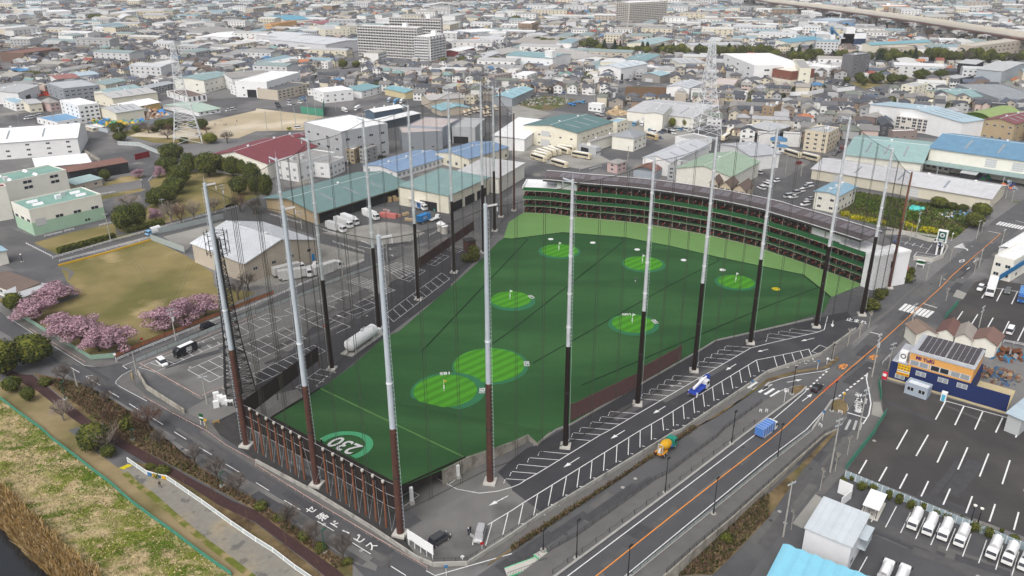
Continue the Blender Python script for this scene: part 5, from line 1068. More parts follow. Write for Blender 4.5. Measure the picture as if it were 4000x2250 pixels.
bd(WH,'aqua roofed low factory below the teal double barn',None,qH,(1020,905),(1090,935),(1420,880),7,qB,(.25,.42,.43),I,ridge=kA,rise=1.5)
bd(qE,'grey three storey dormitory with dark balconies left of the first pylon','grey dormitory',qH,(1415,870),(1500,890),(1760,835),(qH,1505,965),qB,(.36,.39,.43),(.3,.31,.33),wx=9,wy=0,rows=3,ws=(2.2,1.5),rise=1,cat=qR)
bd(qE,'white stepped balcony block right behind the first pylon','white stepped block',qH,(1675,920),(1880,985),(2005,940),(qH,1885,1040),qC,kJ,qA,wx=4,wy=4,rows=3,cat=qR)
bd(FA,'pale mint roofed factory right of the first pylon foot','pale mint factory',qH,(1640,1060),(2000,1130),(2120,1075),(qH,2005,1170),qB,(.36,.50,.40),qA,ridge=kA,wx=4,wy=0,rise=1.6)
bd(FA,'cream factory with teal and grey roofs above the schoolyard','cream works above the schoolyard',qH,(1895,765),(2050,810),(2330,745),10,qB,(.22,.37,.38),I,wx=6,wy=2,rows=2,rise=1.6)
bd(FA,'long white works with grey roof and small dark windows','long white works',qH,(2195,740),(2330,790),(2700,745),10,qB,jO,qA,wx=8,wy=3,rows=2,rise=2)
bd(OF,'white four storey office with green mesh stair by the schoolyard',None,qH,(2310,850),(2420,880),(2510,850),(qH,2420,975),qC,yQ,qA,wx=3,wy=3,rows=3)
bd(WH,'white warehouse with dark red roof left of the slate office',None,qH,(480,760),(570,800),(770,770),7,qB,(.36,.12,.10),qA,wx=5,wy=2,rise=1.4)
bd(WH,'white hall with pale blue grey roof behind the dark red roof',None,qH,(690,735),(800,765),(970,740),7,qB,xH,qA,wx=4,rise=1.2)
bd(WH,'white depot with long grey roofs at the upper left border','long-roofed white depot',qH,(-60,900),(180,935),(390,860),8,qB,qP,qA,wx=3,wy=0,rise=1.6,doors=((xJ,0,.4,8,4),))
bd(OF,'white two storey office with aqua roof strip at the left border',None,qH,(20,1000),(150,1045),(235,1010),(qH,160,1120),qC,'sky',qA,wx=3,wy=3,rows=2)
bd(WH,'beige store with grey gable beside the aqua strip office',None,qH,(190,1010),(290,1050),(380,1020),6,qB,qP,C_,wx=2,rise=1.2)
bd(HO,'beige house with brown hip roof in front of the slate office',None,qH,(405,1020),(500,1040),(610,1030),6,'hip',jO,'pink',wx=2,rows=2)
bd('hut','small cream hut in the scrap yard',None,qH,(830,1270),(930,1300),(1020,1265),(qH,930,1330),qC,'ivory',jQ,wx=3,wy=2)
bd(qE,'long brown balcony flats along the street at the upper left','long brown flats',qH,(220,500),(245,540),(600,490),9,qC,'rust',kJ,wx=10,rows=3,cat=qR)
# behind
bd(FA,'long pale factory with saw like roof left of the big apartment slabs','long pale factory',qJ,(130,395),(700,450),(870,385),11,qB,(.55,.57,.6),(.6,.6,.62),ridge=jU,wx=5,rise=2,vents=4)
bd(FA,'white ridge roofed hall joined behind the long pale factory',None,qJ,(0,350),(320,380),(440,330),11,qB,(.56,.57,.6),(.6,.6,.62),ridge=jU,rise=2,wx=4)
bd(OF,'cream four storey office with regular windows left of the apartment slabs','cream four storey office',qJ,(535,265),(690,300),(845,265),13,qC,qP,C_,wx=6,wy=6,rows=4)
bd(OF,'cream office with evenly spaced windows touching the apartment slab',None,qJ,(840,265),(850,275),(1030,262),15,qC,jO,C_,wx=8,rows=4)
bd(OF,'orange stepped office block at the far left centre','orange stepped office',qJ,(132,238),(155,246),(410,212),12,qC,'orange',(.60,.36,.16),wx=6,wy=3,rows=3)
bd(WH,'vivid cyan roofed hall far behind the orange office','cyan-roofed hall',qJ,(120,160),(300,205),(500,185),9,qB,(.06,.34,.50),I,rise=2)
bd(WH,'far dark red roofed hall beside the cyan roof',None,qJ,(470,215),(640,245),(840,230),7,qB,(.33,.09,.11),I,rise=1)
bd(WH,'white warehouse with bright blank roof above the schoolyard net','blank white warehouse',qJ,(540,900),(680,935),(975,905),(qJ,690,1040),qC,qT,qA,wx=4,wy=2,rows=2)
bd(WH,'teal roofed white factory right of the blank white warehouse',None,qJ,(970,890),(1060,920),(1260,870),(qJ,1090,990),jF,(.15,.36,.40),qA,wx=3,rows=2,rise=1.4)
bd(WH,'yellow cream store with aqua roof among parked trucks','yellow cream store',qJ,(1295,890),(1500,935),(1590,900),(qJ,1500,1000),qB,(.14,.38,.44),(.58,.50,.30),ridge=jU,rise=1.6)
bd(qE,'long beige school block with strip windows above the schoolyard net','long beige school block',qJ,(115,875),(215,915),(540,845),(qJ,225,1010),qC,'dgrey',jQ,wx=8,wy=0,rows=3,ws=(2.6,1.2),cat='school')
bd(FA,'white complex with green entrance sheet left of the beige school','white works with green sheet',qJ,(0,760),(105,830),(445,730),12,qC,qA,qA,wx=6,wy=2,rows=2,doors=((xJ,1,.5,8,6),))
bd(WH,'dark blue shed with solar strips on a white roof','navy solar shed',qJ,(1105,1110),(1190,1130),(1480,1080),7,qB,qT,(.09,.13,.18),ridge=kA,rise=1.2,wx=4)
bd(WH,'long low dark shed with white roof in front of the navy shed',None,qJ,(1180,1215),(1280,1225),(1650,1140),5,jF,qT,(.09,.11,.13),rise=.6)
bd(WH,'beige store with sky blue roof facing the mixer trucks','sky-roofed mixer store',qJ,(1750,1075),(1870,1115),(2165,1085),(qJ,1880,1170),qB,(.20,.48,.56),jQ,rise=2,ridge=jU)
bd(WH,'pale brick warehouse with grey roof above the mixer store',None,qJ,(1530,975),(1740,1010),(2090,985),6,qB,(.42,.40,.38),jQ,rise=2)
bd(WH,'white office with pale green roof behind the pale brick warehouse',None,qJ,(1860,865),(1960,890),(2145,850),(qJ,1960,920),qC,(.35,.45,.40),'rose',wx=6,wy=3)
bd(WH,'grey hall with sky blue roof before the scrap garden','sky-roofed grey hall',qJ,(2440,950),(2576,990),(qL,215,895),6,qB,(.22,.47,.55),(.30,.32,.34),rise=1.6,ridge=kA)
apt('front grey slab of balcony apartments, eleven storeys high','front apartment slab',qJ,(1015,258),(1620,285),(1705,278),(qJ,1628,600),11,22,3,(.46,.44,.42),(.62,.60,.58))
apt('pale apartment tower joined to the right end of the front slab',None,qJ,(1622,362),(1740,374),(1900,345),(qJ,1745,620),9,7,5,(.6,.59,.59),(.68,.67,.67),baly=True)
apt('rear grey slab of balcony apartments with two white roof towers','rear apartment slab',qJ,(1340,178),(1860,192),(1922,190),36,12,20,3,(.46,.44,.42),(.62,.60,.58))
apt('huge stepped beige apartment block at the far top centre','stepped beige block',qL,(1075,20),(1180,30),(1560,12),(qL,1180,268),13,22,6,(.44,.41,.36),(.58,.55,.5),baly=True,tower=False,ridge=kA)
apt('orange apartment block beside the elevated road','orange apartment block',qN,(1112,52),(1160,62),(1425,62),(qN,1160,150),6,10,2,(.62,.33,.18),(.66,.42,.25),ridge=kA)
apt('brown six storey flats at the far centre','brown six storey flats',qL,(100,225),(190,240),(262,215),(qL,190,345),6,4,4,(.32,.2,.13),(.4,.3,.22),tower=False,baly=True)
bd(WH,'long brown grey roofed factory row with skylights before the far trees','long skylight factory',qL,(0,430),(600,450),(790,380),7,qB,(.36,.32,.29),jQ,ridge=jU,rise=2.5,vents=8)
bd(WH,'wide taupe roofed hall just behind the aqua roofed white warehouse','taupe-roofed hall',qL,(310,520),(640,600),(890,550),7,qB,(.40,.375,.35),I,ridge=jU,rise=2.5)
bd(WH,'factory with teal striped roofs behind the cedar row',None,qL,(1270,410),(1400,450),(1620,395),7,qB,(.28,.43,.45),C_,rise=2)
bd(WH,'long white sheds behind the cedars left of the second pylon',None,qL,(1630,440),(1800,460),(2320,450),7,qB,qP,I,rise=1.5,wx=5)
bd(WH,'vivid blue roofed plant hall beside the concrete plant','blue concrete plant hall',qN,(130,395),(210,430),(600,390),8,qB,(.08,.33,.47),I,ridge=kA,rise=2)
bd(WH,'sky and teal roofed halls right of the concrete plant','sky and teal halls',qN,(960,440),(1040,455),(1650,425),8,qB,(.12,.36,.43),C_,ridge=kA,rise=2)
bd(FA,'long beige plant with window bays at the upper right border','beige window plant',qN,(1990,445),(2090,470),(2620,400),13,qC,jQ,jQ,wx=12,wy=2,rows=3,ws=(4,1.6))
bd(OF,'tan two storey building with dark windows before the tree belt',None,qN,(1200,460),(1225,480),(1470,470),9,qC,jQ,jQ,wx=5,rows=2,ws=(2.6,1.3))
bd(WH,'big grey steel hall at the right border behind the red works','grey steel hall',qN,(2170,680),(2360,720),(2700,640),12,qB,qP,(.38,.42,.45),ridge=jU,rise=3)
bd('open_shed','tall open shed with grey roof beside the steel hall',None,qN,(1950,625),(2090,650),(2170,630),10,jF,qP,zF,ridge=jU)
bd(WH,'charcoal box hall with pale roof in front of the red works','charcoal box hall',qN,(1770,770),(1890,800),(2070,770),(qN,1890,850),qC,qP,(.09,.10,.11),wx=3,wy=1)
bd(WH,'white dormitory with red outside stair beside the dark tower',None,qN,(390,660),(620,690),(830,690),(qN,640,775),qC,qA,qA,wx=5,wy=4,rows=2)
bd(WH,'white barn with steep white roof among the far houses on the right',None,qN,(215,285),(290,310),(400,290),8,qB,qA,qA,rise=2)
bd(WH,'long blue grey wall hall under the elevated road',None,qN,(520,190),(700,215),(890,195),9,qC,xH,(.40,.45,.52))
bd('school','long cream school with three rows of windows at the far upper left','far cream school',qH,(1080,100),(1200,120),(1670,110),12,qC,qP,(.58,.50,.38),wx=14,rows=3,ws=(3,1.4))
bd('gym','pale domed gymnasium in front of the far cream school',None,qH,(1150,160),(1230,185),(1385,175),10,xB,(.6,.6,.6),C_,ridge=jU,cat='hall')
bd(WH,'far white warehouse with blue edged roof at the upper left border','far white border warehouse',qH,(-80,150),(80,165),(375,150),10,qB,xH,qA,rise=2)
bd(WH,'far white flat warehouse right of the blue edged one',None,qH,(370,110),(450,125),(670,105),10,qC,qA,qA,wx=5)
bd(OF,'small grey concrete block among the far houses at the upper left',None,qH,(305,190),(375,200),(440,185),12,qC,jO,jO,wx=2,rows=2)
bd(WH,'long grey warehouse with strip windows at the upper centre left','grey strip warehouse',qH,(1830,200),(2160,240),(2330,240),10,qC,jO,(.52,.52,.52),wx=5,wy=0,ws=(3,1))
bd(WH,'wide grey roofed open hall before the white sheds',None,qH,(1780,300),(2060,340),(2330,290),6,jF,jO,'dgrey',rise=1)
bd(WH,'bright white tent like hall left of the long pale factory','bright white tent hall',qH,(2090,350),(2300,380),(2500,330),8,qB,qT,qA,rise=1.5)
bd('cafe','truck service station with long white sign beam right of the apartment slabs','truck service station',qJ,(2070,300),(2150,330),(2470,310),8,qC,qA,(.5,.53,.56),doors=((xJ,0,.5,40,5),),cat='service station')
bd(WH,'wide white saw roofed hall in front of the truck service station',None,qJ,(1930,400),(2000,440),(2480,430),7,qB,(.55,.56,.57),qA,wx=4,rise=1)
bd(WH,'dark red brick warehouse with white roof right of the apartment tower','red brick white-roofed warehouse',qJ,(1935,500),(2030,520),(2200,480),(qJ,2030,570),qB,qA,(.20,.05,.05),wx=3,rise=1.2)
bd(WH,'large taupe roof hall right of the red brick warehouse',None,qJ,(2280,545),(2450,555),(2700,500),5,jF,(.40,.38,.35),jQ,rise=1.5)
bd(qE,'cream four storey block with a rooftop stair box left of the mint teal depot','cream stair box block',qN,(440,1285),(610,1345),(716,1290),11,qC,qP,(.66,.58,.44),ridge=jU,wx=3,wy=4,rows=4,units=2,cat=qR)
bd(qE,'brown square block with roof tanks right of the second pylon','brown square block',qN,(-20,1055),(60,1085),(140,1040),(qN,60,1245),qC,jO,(.30,.21,.12),wx=2,wy=2,rows=4,units=3,cat=qR)
bd(qE,'mauve brown three storey block left of the balcony flats',None,qN,(1035,1142),(1080,1182),(1232,1137),(qN,1080,1270),'hip',jO,(.25,.19,.18),wx=3,wy=1,rows=3,cat=qR)
bd(xE,'grey brown box with white roof in front of the balcony flats',None,qN,(1240,1310),(1262,1328),(1505,1318),5,qC,qA,(.25,.2,.18),wx=3,cat=xE)
bd('office_building','cream cottage office with yellow walls below the weathered workshop',None,qN,(1590,1010),(1640,1030),(1790,1025),(qN,1640,1085),qC,qA,(.66,.56,.33),wx=3,rows=1)
bd(xA,'red brick faced house among the grey roofs right of the apartment garden',None,qJ,(1730,680),(1745,690),(1850,672),(qJ,1745,755),qC,yA,(.33,.10,.05),wx=2,rows=2)
bd(qE,'pinkish three storey flats with white balconies right of the garden','pinkish flats',qJ,(2000,700),(2040,720),(2175,695),(qJ,2040,790),qC,(.5,.28,.26),(.52,.42,.39),wx=4,wy=1,rows=3,cat=qR)
bd(qE,'taupe three storey flats before the red trucks',None,qJ,(2380,750),(2400,765),(2570,740),(qJ,2400,850),qC,jO,(.36,.30,.27),wx=6,rows=3,cat=qR)
bd(qE,'white four storey block with stepped balconies left of the red trucks','white stepped flats',qL,(55,740),(150,765),(255,730),(qL,150,860),qC,qA,qA,wx=3,wy=2,rows=4,cat=qR)
# bottom right
t_,(x0,x1,y0,y1,h_,sy_,_r2)=bd('prefab_office','white two storey prefab office with silver ribbed roof by the truck depot',None,jE,(375,972),(828,1165),(995,868),6.6,jF,(.50,.56,.60),(.68,.69,.71),ridge=jU,over=.25,rise=.5,wx=0,wy=2,rows=1,cat='office',units=0)
for fz in(2.8,):
 m=MB();m.box(x0-1.4,y0+1,fz,x0,y0+5,fz+.12);m.box(x0-1.45,y0+1,fz+.12,x0-1.4,y0+5,fz+1.2);m.box(x0-1.6,y0+.8,5.4,x0,y0+5.4,5.55);pt(xV,m,[jV],t_)
br=MB();a,b,c=Q(jE,-120,1290,5.5),Q(jE,150,1128,5.5),Q(jE,980,1449,5.5);u=(b-a);v=(c-b);nseg=30
t=tg('corrugated_roof_shed','shed with a wavy bright sky blue roof at the bottom edge',xE,(b.x,b.y,0))
dn=V3((v.y,-v.x,0)).normalized()*22
for i in range(nseg):
 f0,f1=i/nseg,(i+1)/nseg;w0,w1=.35*abs(mt.sin(f0*mt.pi*7)),.35*abs(mt.sin(f1*mt.pi*7));p,q=v*f0*1.15,v*f1*1.15
 br.qd(p+dn+V3((0,0,4.4+w0)),q+dn+V3((0,0,4.4+w1)),q+V3((0,0,5.5+w1)),p+V3((0,0,5.5+w0)))
pt(jZ,br,[qV],t,color=(.22,.52,.66));wm=MB();wm.psm([V3((0,0,0))+dn*.03+v*.02,v*1.13+dn*.03,v*1.13+dn*.97,dn*.97+v*.02],4.3);pt(jR,wm,[jR],t,color=PALE[qP])
# workshop with an orange upper storey and a name sign
pa,pb=Q(qD,1205,925),Q(qD,2390,1278);dx_=(pb-pa).normalized();dy_=V3((-dx_.y,dx_.x,0));hb_=HT(pa,S(qD,1240,745)[1]);L_w=(pb-pa).length
t=tg('workshop','navy and orange workshop with solar panels and a purple name sign','workshop',(pa.x,pa.y,0),mt.atan2(dx_.y,dx_.x));REFS.append(('navy and orange workshop',pa+dx_*L_w*.4,30));FOOT.append([pa,pb,pb+dy_*20,pa+dy_*20])
Lm=L_w*.70
m=MB();m.box(0,0,.5,Lm,13,hb_);m.box(Lm,0,.5,L_w,.35,hb_*.93);pt('lower_wall',m,[jR],t,color=(.014,.026,.10));m=MB();m.box(-.3,-.12,0,L_w,13.1,.5);pt('plinth',m,['tee_wall'],t)
p_l=Q(qD,1420,778,hb_);off_l=(p_l-pa).dot(dx_);h_o=HT(pa+dx_*off_l,S(qD,1450,660)[1]);p_r=Q(qD,2050,955,hb_);off_r=(p_r-pa).dot(dx_)
m=MB();m.box(off_l,-.06,hb_,off_r,12.5,h_o);pt('upper_wall',m,[jR],t,color=(.66,.34,.10))
m=MB();m.box(off_l-.2,-.2,h_o,off_r+.2,12.8,h_o+.3);m.box(.1,.1,hb_,off_l-.1,12.9,hb_+.08);pt(jZ,m,['flat_roof'],t,color=(.40,.42,.45))
mat('panel_dark',(.055,.045,.05),rough=.25,var=.1,spec=.6)
for k in range(2):
 xs=off_l+1.2+k*(off_r-off_l-1)*.49;wd_=(off_r-off_l)*.44;sp_=MB();fr_=MB()
 for i in range(5):
  for j in range(4):sp_.hexa([(xs+wd_*i/5+.05,1.2+j*2.5,h_o+.55+j*.1),(xs+wd_*(i+1)/5-.05,1.2+j*2.5,h_o+.55+j*.1),(xs+wd_*(i+1)/5-.05,3.6+j*2.5,h_o+.65+j*.1),(xs+wd_*i/5+.05,3.6+j*2.5,h_o+.65+j*.1),(xs+wd_*i/5+.05,1.2+j*2.5,h_o+.6+j*.1),(xs+wd_*(i+1)/5-.05,1.2+j*2.5,h_o+.6+j*.1),(xs+wd_*(i+1)/5-.05,3.6+j*2.5,h_o+.7+j*.1),(xs+wd_*i/5+.05,3.6+j*2.5,h_o+.7+j*.1)])
 fr_.hexa([(xs-.05,1.0,h_o+.35),(xs+wd_+.05,1.0,h_o+.35),(xs+wd_+.05,11.1,h_o+.8),(xs-.05,11.1,h_o+.8),(xs-.05,1.0,h_o+.5),(xs+wd_+.05,1.0,h_o+.5),(xs+wd_+.05,11.1,h_o+.92),(xs-.05,11.1,h_o+.92)])
 pp=pt('solar_array',sp_,['panel_dark'],t);pt('array_frame',fr_,[jW],pp)
for u_,w_,hh,zz in((.17,4.6,1.5,hb_+.5),(.50,4.6,1.5,hb_+.5),(.82,4.6,1.5,hb_+.5)):link(kC,WINP if u_!=.5 else WINM,t,(off_l+(off_r-off_l)*u_,-.11,zz),mt.pi,(w_,1,hh))
for u_,zz in((.10,1.0),(.27,hb_-2.0),(.46,hb_-2.0),(.62,hb_-2.0)):link(kC,WINP,t,(L_w*u_,-.05,zz),mt.pi,(2.4,1,1.3))
m=MB();m.box(off_l*.35,1,hb_+.1,off_l*.8,3,hb_+2.8);pp=pt(xX,m,[qA],t);lettering('○','emblem',pp,[qY],1.7,(off_l*.575,.98,hb_+1.6),(1,0,0),(0,0,1),bold=.05)
mat('purple',(.09,.02,.12),var=0)
lettering('Mi YuKi','name_sign',t,['purple'],1.35,(off_l+3.6,-.14,h_o-1.0),(1,0,0),(0,0,1),ext=.05,bold=.04)
sg=MB();sg.box(L_w*.065,-.14,hb_-3.2,L_w*.175,-.02,hb_-.1,0);sg.box(L_w*.067,-.155,hb_-2.35,L_w*.173,-.14,hb_-1.75,1)
for i in range(4):
 for j in range(2):sg.box(L_w*(.068+.0268*i),-.155,hb_-.88-.75*j,L_w*(.068+.0268*i+.022),-.145,hb_-.25-.75*j,2);sg.box(L_w*(.070+.0268*i),-.165,hb_-.70-.75*j,L_w*(.070+.0268*i+.016),-.155,hb_-.50-.75*j,3)
for i in range(9):sg.box(L_w*(.070+.0112*i),-.165,hb_-2.2,L_w*(.070+.0112*i+.008),-.155,hb_-1.9,3);sg.box(L_w*(.070+.0112*i),-.165,hb_-3.0,L_w*(.070+.0112*i+.007),-.15,hb_-2.6,4)
mat('sign_yellow',(.75,.45,.02),var=.03);mat(jJ,(.62,.36,.02),var=.03)
pt('sign_board',sg,['sign_yellow',qA,jJ,qY,kP],t)
for lb,a,b,c,rc_ in(('rust brown striped roof shed, leftmost behind the workshop',(1490,465),(1700,470),(1590,375),(.26,.17,.12)),('rust brown shed with steep gables and a pale end wall',(1700,455),(1875,495),(1945,385),(.19,.08,.06)),('pale tin roofed shed in the middle of the row behind the workshop',(1885,500),(2055,540),(2090,425),(.33,.28,.24)),('rust brown shed at the right end of the row behind the workshop',(2060,525),(2300,590),(2370,490),(.22,.11,.08))):
 bd('tin_shed',lb,None,qD,a,b,c,4.2,qB,rc_,'ivory',ridge=kA,rise=1.5,over=.4,cat=xE,doors=((xJ,1,.5,1.6,2.2),),group='tin sheds behind the workshop')
bd('site_office','small pale blue grey portable cabin in front of the navy workshop',None,qD,(1385,975),(1610,1050),(1662,1005),2.7,qC,(.60,.64,.68),(.33,.38,.45),ridge=jU,wx=2,rows=1,cat='cabin')
m_t=MB();p=Q(qD,1760,1145);t=tg('portable_toilet','blue and white portable toilet standing against the navy wall','toilet',p,mt.atan2(dx_.y,dx_.x));m_t.box(-.6,-.5,0,.6,.6,2.3);pt('cabin',m_t,[qA],t);m_t=MB();m_t.box(-.4,-.55,.15,.4,-.5,1.9);pt('door',m_t,[qV],t,color=(.08,.38,.55));m_t=MB();m_t.box(-.65,-.55,2.3,.65,.65,2.45);pt(jZ,m_t,[qA],t)
p=Q(qD,1170,925);t=tg('vending_machine','bright red vending machine at the left corner of the navy workshop','vending machine',p,mt.atan2(dx_.y,dx_.x));m_t=MB();m_t.box(-.6,-.45,0,.6,.45,1.9);pt('cabinet',m_t,[qV],t,color=(.6,.02,.05));m_t=MB();m_t.box(-.45,-.5,.9,.45,-.45,1.7);pt('display',m_t,[qA],t)
bd('transport_office','white two storey house with arched roof and blue stair at the right border','white and blue stair house',qG,(2320,1120),(2480,1190),(2700,1060),7.5,qC,qA,I,wx=2,wy=2,rows=2,cat='office')
bd('transport_office','white half round roofed hall behind the blue stair house',None,qG,(2370,1020),(2480,1080),(2720,930),6.5,xB,qT,qA,ridge=kA,cat='hall')
st_=MB();a,b=Q(qG,2330,1350,3),Q(qG,2620,1170,6.5);st_.bar(a,b,.3,1.8,0,-.9);sd_m('blue_stair',st_,[qV],'steep blue outside stair flank on the white border house','stair',color=(.02,.14,.30))
bd('grey_hall','pale grey low hall at the right border below the navy fence wall',None,qD,(2410,1290),(2560,1340),(2750,1180),4.5,jF,xH,qP,cat='hall')
# vegetation
def leaf_cloud(mb,blobs,n,size,rnd,up=.3,mats=1):
 tot=sum(b[3]*b[4]*b[5]for b in blobs)
 for(bx,by,bz,rx,ry,rz_)in blobs:
  k=int(n*rx*ry*rz_/tot)
  for _ in range(k):
   d=V3((rnd.gauss(0,1),rnd.gauss(0,1),rnd.gauss(0,1))).normalized();rr=rnd.uniform(.55,1)**.6*(1+.12*mt.sin(d.x*5+bx)*mt.sin(d.y*6+d.z*4))
   p=V3((bx+d.x*rx*rr,by+d.y*ry*rr,bz+d.z*rz_*rr));nn=(d+V3((rnd.uniform(-.8,.8),rnd.uniform(-.8,.8),rnd.uniform(-.4,1))).normalized()*.8).normalized()
   x=nn.orthogonal().normalized();y=nn.cross(x);a=rnd.uniform(0,6.28);x,y=x*mt.cos(a)+y*mt.sin(a),y*mt.cos(a)-x*mt.sin(a);s=size*rnd.uniform(.6,1.3)
   mb.add([p-x*s-y*s*.5,p+x*s*.9-y*s*.6,p+x*s*.7+y*s*.7,p-x*s*.8+y*s*.55],[(0,1,2,3)],rnd.randrange(mats))
def branches(mb,p,d,L,r,depth,rnd,spread=.55,shrink=.68,kids=3,upb=.25):
 q=p+d*L;mb.tb(p,q,r,r*.62,5 if depth>1 else 3,0,False)
 if depth==0:return
 for i in range(kids):
  a=rnd.uniform(0,6.28);o=d.orthogonal().normalized();o=(o*mt.cos(a)+d.cross(o)*mt.sin(a))
  nd=(d+o*rnd.uniform(.5,1.2)*spread+V3((0,0,upb))).normalized();branches(mb,p+d*L*rnd.uniform(.55,1),nd,L*shrink*rnd.uniform(.75,1.15),r*.55,depth-1,rnd,spread,shrink,kids,upb)
def twigs(mb,rnd,n,w_):
 for _ in range(n):
  d=V3((rnd.gauss(0,1),rnd.gauss(0,1),abs(rnd.gauss(0,1)))).normalized();r=rnd.uniform(.3,1);p=V3((d.x*.42*r,d.y*.42*r,.42+d.z*.5*r));q=p+(d+V3((rnd.gauss(0,.5),rnd.gauss(0,.5),.35))).normalized()*rnd.uniform(.04,.1);e=d.orthogonal().normalized()*w_
  mb.add([p-e,p+e,q],[(0,1,2)])
CROWN={}
def crown_mesh(kind,k):
 key=(kind,k)
 if key in CROWN:return CROWN[key]
 rnd=random.Random(hash(kind)%1+k*17+len(kind));mb=MB();tk=MB();nm='crown'
 if kind in(qI,xD,qY,'lime'):
  lo,ry=(.22,.5)if kind!=xD else(.16,.5);bl=[(0,0,.54,.42,.42,.44)]
  for i in range(9):a=i*2.4;bl.append((.25*mt.cos(a),.25*mt.sin(a),rnd.uniform(.36,.72),rnd.uniform(.16,.25),rnd.uniform(.16,.25),rnd.uniform(.15,.26)))
  core=MB()
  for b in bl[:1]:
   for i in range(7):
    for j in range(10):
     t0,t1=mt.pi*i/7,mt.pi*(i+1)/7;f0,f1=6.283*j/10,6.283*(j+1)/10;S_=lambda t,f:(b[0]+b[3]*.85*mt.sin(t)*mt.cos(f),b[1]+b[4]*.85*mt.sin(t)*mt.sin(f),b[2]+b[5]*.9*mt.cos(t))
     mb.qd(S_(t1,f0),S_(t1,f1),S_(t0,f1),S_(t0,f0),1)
  leaf_cloud(mb,bl,4200,.026,rnd,mats=2)
  tk.tb((0,0,-.02),(0,0,.45),.035,.02,6);branches(tk,V3((0,0,.2)),V3((.1,.1,1)).normalized(),.2,.02,2,rnd)
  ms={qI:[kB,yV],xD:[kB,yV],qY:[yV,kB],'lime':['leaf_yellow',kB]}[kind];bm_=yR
 elif kind==jC:
  bl=[];
  for i in range(24):a=rnd.uniform(0,6.28);r=rnd.uniform(.05,.40);bl.append((r*mt.cos(a),r*mt.sin(a),rnd.uniform(.38,.84)-r*.35,rnd.uniform(.13,.2),rnd.uniform(.13,.2),rnd.uniform(.10,.16)))
  leaf_cloud(mb,bl,4600,.019,rnd,mats=3);ms=['blossom','blossom','blossom_deep'];bm_=yR
  tk.tb((0,0,-.02),(0,0,.22),.03,.024,6);[branches(tk,V3((0,0,.2)),V3((mt.cos(a),mt.sin(a),.8)).normalized(),.24,.018,3,rnd)for a in(0,1.6,3.1,4.7)]
 elif kind==xU:
  for i in range(15):
   z=.1+.88*i/15;r=.22*(1-z)+.015
   for j in range(10):
    a=j*.628+i*.4+rnd.uniform(-.2,.2);d=V3((mt.cos(a),mt.sin(a),0));rr=r*rnd.uniform(.75,1.2);leaf_cloud(mb,[(d.x*rr*.6,d.y*rr*.6,z-rr*.12,rr*.5,rr*.5,.018)],22,.022,rnd,mats=2)
  ms=['leaf_conifer',yV];bm_=yR;tk.tb((0,0,-.01),(0,0,.97),.02,.003,6)
 elif kind in(jD,jH,kL,kK,yC):
  ms={jD:['grey_bark'],jH:[kM],kL:['twig_grey'],kK:[kM],yC:['pale_bark']}[kind];bm_={jD:yR,jH:yR,kL:'twig_grey',kK:kM,yC:'pale_bark'}[kind]
  if kind==kK:
   tk.tb((0,0,-.01),(0,0,1),.018,.004,5)
   for i in range(46):z=rnd.uniform(.25,.97);a=rnd.uniform(0,6.28);L=.17*(1.1-z)+.03;branches(mb,V3((0,0,z)),V3((mt.cos(a),mt.sin(a),.55)).normalized(),L,.006,1,rnd)
  elif kind==yC:
   tk.tb((0,0,-.01),(0,0,.62),.03,.022,6)
   for i in range(9):a=i*.72;z=.42+.06*i;branches(mb,V3((0,0,min(z,.62))),V3((mt.cos(a),mt.sin(a),.9)).normalized(),.13,.014,2,rnd,.8,.7,3)
  else:
   tk.tb((0,0,-.01),(0,0,.28),.042,.032,6);n_=4 if kind!=kL else 7
   for i in range(n_):a=i*6.283/n_+.3;branches(mb,V3((0,0,.26)),V3((mt.cos(a)*.7,mt.sin(a)*.7,.9)).normalized(),.27 if kind!=kL else.3,.024,4 if kind!=kL else 3,rnd,.62 if kind!=kL else.3,.70,3)
   twigs(mb,rnd,800,.0095)
  nm='twigs'
 elif kind==yY:
  bl=[(rnd.uniform(-.2,.2),rnd.uniform(-.2,.2),.42,.34,.34,.4)for _ in range(4)];leaf_cloud(mb,bl,900,.05,rnd,mats=2);ms=[kB,kU];bm_=yR;tk.tb((0,0,-.02),(0,0,.4),.04,.03,5)
 CROWN[key]=(mb.mesh(nm,ms),tk.mesh('trunk',[bm_]),nm);return CROWN[key]
def tree(kind,label,base,h,wd=None,group=None,name=None,cat='tree',k=None):
 k=R.randrange(3)if k is None else k;cm,tm,nm=crown_mesh(kind,k)
 wd=wd or h;t=tg(name or{xU:'cedar_tree',jC:'cherry_tree',yY:yY,yC:'street_tree'}.get(kind,'bare_tree' if kind in(jD,jH,kL,kK)else 'evergreen_tree'),label,cat,base,R.uniform(0,6.28),group,(wd,wd,h))
 link(nm,cm,t);link('trunk',tm,t);return t
def pr_t(kind,label,z,bx,by,topy,wpx,group=None,**kw):
 """base pixel, top pixel row, crown width in pixels of that zoom"""
 b=Q(z,bx,by);h=max(1.0,HT(b,S(z,bx,topy)[1]));k=2.542 if z[0]=='4' else 2.576
 wd=wpx/k*V3((b.x,b.y,H)).length/F;return tree(kind,label,b,h*(1.08 if kind==jC else 1),wd*{xU:2.3,jC:1.14,qI:1.06,xD:1.02}.get(kind,1.05),group,**kw)
pk='rounded evergreens in the tree park'
